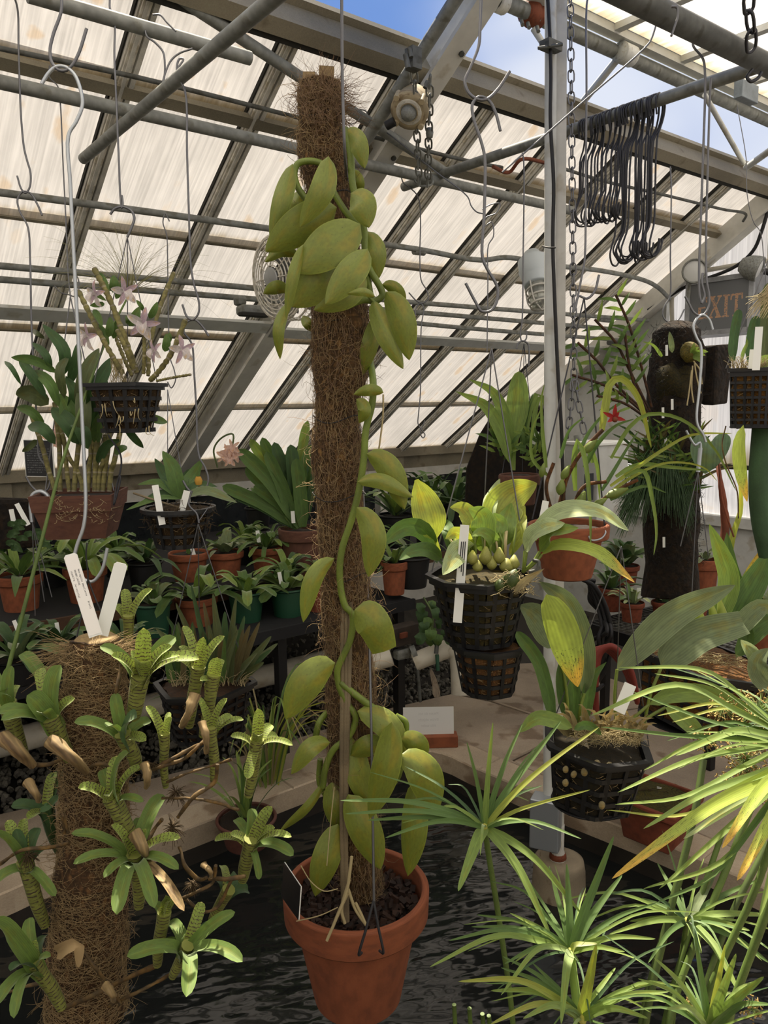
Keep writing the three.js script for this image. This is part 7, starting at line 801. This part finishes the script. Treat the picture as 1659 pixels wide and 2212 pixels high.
{ // cork bark mount behind the paddle leaf
  const z = 2.85, k = z / FPX, t = thing('cork_bark_mount', 'black cork bark slab leaning behind the paddle leaf pot', 'plant mount', P(1100, 1100, z)); const q = [[1062, 1120], [1012, 1080], [1016, 1010], [1040, 940], [1072, 892], [1110, 900], [1150, 880], [1180, 900], [1186, 980], [1180, 1060], [1170, 1120]]; const s = new THREE.Shape(q.map(([x, y]) => new THREE.Vector2((x - 1100) * k, -(y - 1000) * k))), g = new THREE.ExtrudeGeometry(s, { depth: 0.05, bevelEnabled: true, bevelSize: 0.01, bevelThickness: 0.01, bevelSegments: 2, curveSegments: 24 }), c = P(1100, 1000, z), f = camDir(c).setY(0).normalize(), ax = Y.clone().cross(f).normalize(); g.applyMatrix4(new THREE.Matrix4().makeBasis(ax, Y, f).setPosition(c)); t.part('bark', lumpy(g, 0.012, 14, 8), std('#221b15', { map: T.bark, roughness: 1 })); const r = rng(48); for (let i = 0; i < 26; i++) { const x = 1140 + r() * 40, y = 900 + r() * 80, a = (r() - 0.5) * 3; lf(t, [[x, y, z - 0.1], [x + Math.sin(a) * 14, y - Math.cos(a) * 14, z - 0.12], [x + Math.sin(a) * 28, y - Math.cos(a) * 24, z - 0.11]], 8, 'mid', { n: 5, across: 2 }); }
  const w = thing('white_box', 'white painted equipment box behind the strap-leaved orchid', 'box', P(1282, 1110, 3.0)); const c2 = P(1286, 1040, 3.0); w.part('housing', box(c2, 0.19, 0.29, 0.16, U, Y, 0.004), M.paintClean); w.part('lid', box(c2.clone().add(new V3(0, 0.15, 0)), 0.2, 0.014, 0.17, U, Y, 0.004), M.white); w.part('pipe', rod(P(1250, 940, 3.0), P(1256, 1000, 3.0), 0.02, 12), M.galv); w.part('dark_panel', box(P(1272, 1052, 2.86), 0.05, 0.1, 0.004, U, Y), std('#2a2e33'));
}
{ // black text board hanging at the left
  const z = 1.85, c = P(85, 990, z), f = camDir(c), x = new V3(1, -0.02, 0.12).normalize(), y = new V3(0, 1, 0), k = z / FPX, t = thing('text_sign', 'small black board of illegible white text hung at the left by a wire', 'sign', P(85, 1030, z)); const cv = document.createElement('canvas'); cv.width = 256; cv.height = 320; const g = cv.getContext('2d'); g.fillStyle = '#1e2022'; g.fillRect(0, 0, 256, 320); g.fillStyle = '#6d6f70'; const r = rng(50); for (let j = 0; j < 11; j++) for (let i = 18; i < (j > 9 ? 150 : 228);) { const w = 3 + r() * 8; g.globalAlpha = 0.5 + 0.5 * r(); g.fillRect(i, 70 + j * 21, w, 8 + 3 * r()); i += w + (r() < 0.25 ? 8 : 2); } g.globalAlpha = 0.8; g.fillRect(60, 20, 110, 9); g.fillRect(30, 46, 170, 3); const tx = new THREE.CanvasTexture(cv); tx.colorSpace = THREE.SRGBColorSpace; t.part('board', box(c, 66 * k, 80 * k, 0.004, x, y), M.white); const n = x.clone().cross(y).normalize(), hw = 31.5 * k, hh = 38.5 * k, q = (a, b) => c.clone().addScaledVector(x, a * hw).addScaledVector(y, b * hh).addScaledVector(n, 0.0026); t.part('face', quad(q(-1, -1), q(1, -1), q(1, 1), q(-1, 1)), std('#ffffff', { map: tx, roughness: 0.5 })); t.part('pin', new THREE.IcosahedronGeometry(0.0025, 1).translate(...c.clone().addScaledVector(y, 0.03).addScaledVector(n, 0.004).toArray()), M.zinc);
  const h = thing('zinc_hook', 'bright zinc hook sleeve with three fine wires at the left edge', 'hook', P(68, 1125, 1.58)); h.part('sleeve', tube(px([[70, 1128, 1.58], [67, 1090, 1.58], [72, 1068, 1.58], [88, 1062, 1.58], [102, 1070, 1.58], [108, 1086, 1.58]]), 0.0046, { n: 24, m: 9 }), M.zinc); for (const [a, b] of [[76, 1330], [96, 1300], [112, 1290]]) h.part('hanger_wire', rod(P(70, 1126, 1.58), P(a, b, 1.6), 0.0011, 5), M.wire);
  const m = thing('bark_mount', 'lumpy bark slab with dangling white tags at the far left', 'plant mount', P(25, 1190, 1.95)); m.part('slab', lumpy(box(P(22, 1130, 1.98), 0.11, 0.13, 0.04, U, Y, 0.012), 0.016, 18, 2), M.cork); stake(m, P(36, 1088, 1.9), P(60, 1132, 1.9).sub(P(36, 1088, 1.9)), 0.06, 0.011); stake(m, P(24, 1100, 1.9), P(30, 1130, 1.9).sub(P(24, 1100, 1.9)), 0.035, 0.011); const rr = rng(52); for (let i = 0; i < 16; i++) { const x0 = 10 + rr() * 80, y0 = 1130 + rr() * 60; lf(m, [[x0, y0, 1.9], [x0 + 12, y0 - 6, 1.89], [x0 + 26, y0 - 4 + 10 * rr(), 1.9]], 14, 'deep', { prof: 'oval', n: 6 }); }
}
{ // small pale-pink orchid sprays against the glass
  for (const [x, y, s, label, pts] of [[492, 976, 30, 'arching spray of pale pink orchid flowers by the big clay pot', [[470, 1010], [462, 970], [480, 945], [503, 938], [500, 975]]], [112, 940, 24, 'pale pink orchid flowers half hidden behind the clay pot canes', [[112, 1020], [108, 980], [110, 940]]]]) { const z = 2.4, t = thing('orchid_spray', label, 'flower', P(x, y + 30, z)); stemPx(t, pts.map(([a, b]) => [a, b, z]), 4, M.vineDark); [[0, 0], [16, 6], [-8, 10], [10, -10], [4, 16]].forEach(([a, b], i) => flower(t, P(x + a, y + b, z - 0.02 - 0.01 * i), s * 0.62 * z / FPX, PK, PK, i + 60)); }
  const sg = thing('sign_holder', 'small white reading card standing in a terracotta block on the pond rim', 'sign', onY(930, 1612, FL)); const b = onY(932, 1612, FL), z = depth(b), k = z / FPX, x = new V3(1, 0, -0.03).normalize(), y = new V3(0, 1, -0.14).normalize(); sg.part('block', box(b.clone().add(new V3(0, 15 * k, 0)), 112 * k, 26 * k, 0.05, x, Y, 0.004), M.terra);
  const cv = document.createElement('canvas'); cv.width = 512; cv.height = 256; const g = cv.getContext('2d'); g.fillStyle = '#d9d9d4'; g.fillRect(0, 0, 512, 256); g.fillStyle = '#c4c4c0'; g.font = '34px sans-serif'; g.textAlign = 'center'; g.setTransform(-1, 0, 0, 1, 512, 0); g.fillText('Please do not', 256, 70); g.fillText('throw objects', 256, 126); g.fillText('into water', 256, 182); const tx = new THREE.CanvasTexture(cv); tx.colorSpace = THREE.SRGBColorSpace; const c = b.clone().add(new V3(-6 * k, 56 * k, -0.005)), n = x.clone().cross(y); sg.part('card', box(c, 109 * k, 60 * k, 0.003, x, y), M.white); const q = (i, j) => c.clone().addScaledVector(x, i * 54 * k).addScaledVector(y, j * 29.5 * k).addScaledVector(n, 0.002); sg.part('print', quad(q(-1, -1), q(1, -1), q(1, 1), q(-1, 1)), std('#ffffff', { map: tx }));
}
{ // coiled hoses and cables behind the post
  const z = 2.75, zr = 2.3; for (let i = 0; i < 4; i++) solo('red_hose', ['outer coil of the red hose hung behind the mossy basket', 'second coil of the red hose hung behind the mossy basket', 'third coil of the red hose hung behind the mossy basket', 'innermost coil of the red hose hung behind the mossy basket'][i], 'hose', tube(px([[1240 + i * 16, 1540, zr], [1242 + i * 15, 1470, zr - 0.01 * i], [1262 + i * 12, 1418 - i * 3, zr - 0.015 * i], [1306 + i * 5, 1402 - i * 2, zr - 0.02 * i], [1346 + i * 4, 1440, zr - 0.015 * i], [1372 + i * 2, 1500 + i * 6, zr]]), 0.0095, { n: 40, m: 9 }), M.hose, 'coils of red hose');
  for (let i = 0; i < 6; i++) solo('black_cable', ['outermost loop of black cable below the clay pot', 'second loop of black cable below the clay pot', 'third loop of black cable below the clay pot', 'fourth loop of black cable below the clay pot', 'fifth loop of black cable below the clay pot', 'inner loop of black cable below the clay pot'][i], 'cable', tube(px([[1258 + i * 5, 1252, z - 0.1], [1284 - i * 2, 1266 + i * 6, z - 0.12 + 0.01 * i], [1312 - (i % 3) * 9, 1320, z - 0.13 + 0.012 * i], [1320 - (i % 4) * 9, 1400 - i * 7, z - 0.12 - 0.01 * i], [1300 - (i % 3) * 8, 1460 - i * 16, z - 0.1], [1272 + (i % 2) * 8, 1484 - i * 20, z - 0.08 + 0.01 * i], [1256 + (i % 3) * 6, 1410 - i * 6, z - 0.1], [1250 + (i % 4) * 6, 1330, z - 0.1]]), 0.0075, { n: 44, m: 8 }), M.cable, 'loops of black cable');
  solo('hose_band', 'dark strap binding the red hose coils', 'strap', tube(px([[1232, 1484, zr], [1252, 1494, zr - 0.04], [1284, 1492, zr - 0.05], [1302, 1480, zr]]), 0.006, { n: 14, m: 6 }), M.cable);
}
// ================= umbrella sedges in the foreground, right =================
{
  const z0 = 1.08;
  const sink = (pts) => { const e = pts.at(-1); if (e.y > FL - 0.14) pts.push(e.clone().setY(FL - 0.14)); return pts; };
  function umbrella(label, c, stem, rays, o = {}) {
    const z = o.z || z0, t = thing('umbrella_sedge', label, 'plant', P(stem.at(-1)[0], stem.at(-1)[1], z + (o.dzs ?? 0.05))), cc = P(c[0], c[1], z), r = rng(c[0]);
    t.part('stem', tube(sink([cc, ...stem.map(([x, y], i) => P(x, y, z + 0.02 * (i + 1)))]), (o.sw || 11) / 2 * z / FPX, { n: 18, m: 8 }), o.stemM || M.stem);
    t.part('hub', lumpy(new THREE.IcosahedronGeometry(0.006, 1).translate(cc.x, cc.y, cc.z), 0.002, 90), std('#a3a04a'));
    rays.forEach(([x, y, w = 16, dz, m, sag = 0.16, mx, my], i) => { const zz = z + (dz ?? (r() - 0.5) * 0.14), e = P(x, y, zz), d = e.clone().sub(cc), L = d.length(), mid = mx ? P(mx, my, (z + zz) / 2) : cc.clone().addScaledVector(d, 0.55).add(new V3(0, L * sag * 0.55, 0)); t.part('ray', leaf([cc, cc.clone().lerp(mid, 0.5).add(new V3(0, mx ? 0 : L * 0.03, 0)), mid, e], w * z / FPX, { prof: 'blade', fold: 0.3, n: 16, seed: i, roll: (r() - 0.5) * 0.5, face: new V3(0, 0.75, 0.65) }), LM[m] || LM[['mid', 'light', 'mid', 'light'][i % 4]]); });
    if (!o.few) for (let i = 0; i < 12; i++) { const a = r() * 6.28, L = (0.09 + 0.1 * r()) * z, el = 0.5 * r() + 0.05, h = new V3(Math.cos(a) * Math.cos(el), Math.sin(el), Math.sin(a) * Math.cos(el)), p1 = cc.clone().addScaledVector(h, L * 0.55).add(new V3(0, 0.012, 0)), p2 = cc.clone().addScaledVector(h, L).add(new V3(0, -0.03 * r(), 0)); t.part('ray', leaf([cc, cc.clone().lerp(p1, 0.5).add(new V3(0, 0.005, 0)), p1, p2], (5 + 5 * r()) * z / FPX, { prof: 'blade', fold: 0.3, n: 10, across: 2, seed: i, face: new V3(0, 0.8, 0.6) }), LM[['mid', 'light', 'deep', 'light'][i % 4]]); }
    return t;
  }
  umbrella('umbrella sedge with a full star of blades right of the terracotta pot', [1047, 1788], [[1056, 1850], [1080, 2000], [1110, 2240]], [[1008, 1602, 13, 0], [1065, 1560, 15, 0], [1129, 1562, 15, 0.03], [1212, 1557, 19, 0.02, 'mid', 0.05], [1295, 1570, 16, -0.03, 'lime', 0.1], [1275, 1706, 10, -0.02, 'lime', 0.08], [1256, 1812, 12, -0.1, 'mid', 0.2], [1256, 1974, 20, -0.06, 'light', 0.22], [1192, 2028, 24, -0.08, 'light', 0.24], [990, 1925, 30, -0.12, 'light', 0.06], [735, 1729, 18, -0.04, 'mid', 0.14], [746, 1758, 16, -0.06, 'mid', 0.12], [793, 1772, 15, -0.05, 'mid', 0.1], [832, 1810, 14, -0.1, 'mid', 0.16], [1030, 1680, 8, 0.06, 'mid', 0], [1100, 1690, 9, 0.06, 'mid', 0]], { sw: 13 });
  umbrella('low umbrella sedge at the bottom centre right', [1233, 2056], [[1240, 2120], [1250, 2240]], [[928, 2089, 18, -0.06, 'light', 0.3], [969, 2032, 15, -0.02, 'mid', 0.25], [1018, 2002, 13, 0.02, 'mid', 0.2], [1030, 1976, 12, 0.04, 'mid', 0.2], [1101, 1972, 14, 0, 'light', 0.1], [1186, 1870, 16, 0.06, 'mid', 0.02], [1224, 1866, 22, 0.04, 'mid', 0], [1326, 1806, 24, 0.02, 'mid', 0.04], [1344, 1890, 22, 0.04, 'mid', 0.1], [1416, 2028, 16, -0.04, 'light', 0.18], [1350, 2056, 16, -0.05, 'light', 0.15], [1090, 2082, 14, -0.08, 'mid', 0.2], [1212, 2212, 24, -0.14, 'light', 0.3], [1290, 2040, 24, -0.1, 'lime', 0.05], [1140, 1900, 12, 0.08, 'mid', 0.05], [1420, 1950, 14, 0.06, 'mid', 0.15], [1082, 2150, 16, -0.14, 'light', 0.3]], { sw: 20, z: 1.0, stemM: std('#86a94a') });
  umbrella('umbrella sedge head by the pond bank at the right', [1484, 1990], [[1476, 2040], [1450, 2240]], [[1668, 1978, 20, 0, 'light', 0.1], [1662, 2080, 20, -0.06, 'mid', 0.2], [1316, 2018, 16, -0.04, 'light', 0.12], [1386, 1940, 14, 0.05, 'mid', 0.1], [1420, 1864, 14, 0.08, 'mid', 0.05], [1544, 1888, 26, 0.04, 'grey', 0.02], [1640, 1900, 16, 0.05, 'mid', 0.1], [1515, 2060, 18, -0.08, 'light', 0.1], [1600, 2150, 22, -0.12, 'light', 0.25], [1360, 1990, 14, 0.04, 'light', 0.1], [1620, 2010, 18, -0.05, 'light', 0.12], [1400, 2080, 14, -0.08, 'mid', 0.2]], { z: 1.12 });
  umbrella('bright umbrella sedge rising from the bottom edge', [1256, 2200], [[1258, 2225], [1260, 2260]], [[990, 2120, 18, -0.1, 'lime', 0.2], [1060, 2140, 18, -0.06, 'light', 0.2], [1082, 2090, 14, 0, 'mid', 0.2], [1086, 2066, 14, 0.03, 'mid', 0.2], [1150, 2080, 14, 0.03, 'mid', 0.1], [1288, 2040, 28, -0.04, 'lime', 0], [1330, 2090, 16, 0.04, 'light', 0.1], [1445, 2142, 18, -0.02, 'light', 0.2], [1420, 2122, 16, 0.03, 'light', 0.18], [1400, 2200, 20, -0.08, 'light', 0.2], [1130, 2200, 20, -0.1, 'light', 0.2], [1060, 2212, 18, -0.12, 'lime', 0.2], [1346, 2150, 16, 0, 'mid', 0.15], [1188, 2130, 12, 0.03, 'mid', 0.1]], { z: 0.92, sw: 18 });
  umbrella('umbrella sedge with browned tips in the bottom right corner', [1530, 2230], [[1530, 2260]], [[1378, 2114, 14, -0.05, 'light', 0.2], [1412, 2068, 20, -0.04, 'light', 0.15], [1500, 2016, 22, 0, 'mid', 0.02], [1566, 2040, 20, 0, 'lime', 0.02], [1590, 2060, 26, -0.05, 'light', 0.05], [1650, 2110, 26, -0.05, 'light', 0.1], [1668, 2170, 20, -0.1, 'mid', 0.2], [1480, 2120, 14, 0.05, 'mid', 0.1], [1440, 2180, 20, -0.08, 'light', 0.2], [1560, 2120, 14, 0.03, 'light', 0]], { z: 0.88 });
  umbrella('big near umbrella sedge arching in from the right edge, upper', [1720, 1600], [[1700, 1700], [1640, 1900], [1500, 2240]], [[1335, 1442, 17, -0.1, 'light', 0, 1530, 1452], [1414, 1455, 14, -0.08, 'light', 0, 1540, 1480], [1276, 1546, 22, -0.12, 'light', 0, 1470, 1480], [1366, 1494, 14, -0.05, 'mid', 0, 1540, 1560], [1298, 1570, 14, -0.06, 'mid', 0, 1480, 1590], [1390, 1664, 14, -0.06, 'light', 0, 1520, 1600], [1334, 1712, 18, -0.1, 'light', 0, 1500, 1640], [1328, 1738, 15, -0.1, 'light', 0, 1480, 1720], [1420, 1546, 13, -0.02, 'lime', 0, 1560, 1520], [1460, 1632, 26, -0.08, 'light', 0, 1590, 1580], [1440, 1600, 12, 0, 'mid', 0, 1580, 1560], [1452, 1560, 12, 0, 'lime', 0, 1580, 1530]], { z: 1.0, sw: 16 });
  umbrella('broad-bladed sedge sweeping down at the right edge, lower', [1740, 1640], [[1720, 1760], [1660, 1960], [1560, 2260]], [[1322, 1898, 36, -0.12, 'yellow', 0, 1540, 1740], [1390, 1790, 22, -0.1, 'light', 0, 1530, 1710], [1476, 1812, 26, -0.08, 'pale', 0, 1600, 1730], [1560, 1832, 34, -0.12, 'yellow', 0, 1650, 1700], [1592, 1902, 38, -0.12, 'yellow', 0, 1680, 1740], [1424, 1920, 18, -0.06, 'light', 0, 1560, 1800], [1418, 1950, 16, -0.06, 'mid', 0, 1540, 1890], [1640, 1980, 30, -0.1, 'light', 0, 1690, 1800], [1390, 1920, 16, -0.05, 'light', 0, 1560, 1860], [1310, 1750, 12, -0.04, 'lime', 0, 1480, 1760]], { z: 0.9, sw: 18 });
  { const r = rng(66), t = thing('sedge_seed_heads', 'fuzzy straw-coloured seed heads among the sedge blades at the right', 'seed head', P(1620, 1720, 1.05)); const S = [], pts = []; for (const [x, y, s, n] of [[1640, 1540, 60, 160], [1560, 1530, 40, 60], [1520, 1600, 40, 50], [1610, 1640, 60, 170], [1640, 1700, 50, 140], [1590, 1690, 40, 110], [1650, 1590, 40, 90], [1625, 2180, 26, 60], [1495, 2165, 14, 30]]) { const c = P(x, y, 1.06); for (let i = 0; i < n; i++) { const d = rv(r).normalize().multiplyScalar(s * 1.06 / FPX * (0.4 + 0.6 * r())), e = c.clone().add(d); S.push([c, c.clone().addScaledVector(d, 0.5).add(new V3(0, 0.004, 0)), e, 0.0005]); pts.push([e.clone().addScaledVector(rv(r), 0.006), e, e.clone().addScaledVector(rv(r), 0.01), 0.0016]); } } t.part('stalk', strands(S, 3, 3), LM.light, t, STUFF); t.part('spikelet', strands(pts, 3, 2), std('#a3874f'), t, STUFF); }
  const stems = [[[1640, 1700], [1560, 1900], [1470, 2120], [1440, 2240]], [[1660, 1820], [1570, 2000], [1500, 2240]], [[1560, 1800], [1500, 1980], [1430, 2240]], [[1520, 1640], [1500, 1760], [1440, 2000], [1390, 2240]], [[1668, 1920], [1620, 2060], [1570, 2240]], [[1470, 1900], [1420, 2060], [1380, 2240]]];
  stems.forEach((p, i) => solo('bare_sedge', ['stout dark sedge stem leaning from the right edge', 'second stout sedge stem leaning from the right edge', 'slender sedge stem between the seed heads and the water', 'long sedge stem crossing in front of the red pot', 'sedge stem nearest the lower right corner', 'short sedge stem just above the bottom sedge heads'][i], 'stem', tube(sink(p.map(([x, y], j) => P(x, y, 1.16 - 0.02 * j))), 0.0052 - 0.0005 * (i % 3), { n: 16, m: 8 }), i % 2 ? M.vineDark : M.stem));
  const r = rng(70), t = thing('young_shoots', 'a few young green shoots breaking the water at the bottom edge', 'plant', P(1000, 2200, 1.2)); for (const [x, y, h] of [[985, 2240, 70], [1018, 2240, 62], [1046, 2240, 50], [1060, 2240, 46]]) t.part('shoot', tube(sink(px([[x - 4, y - h, 1.19], [x, y, 1.2]])), 0.0035, { smooth: false, m: 7 }), M.stem);
}
renderer.render(scene, camera);
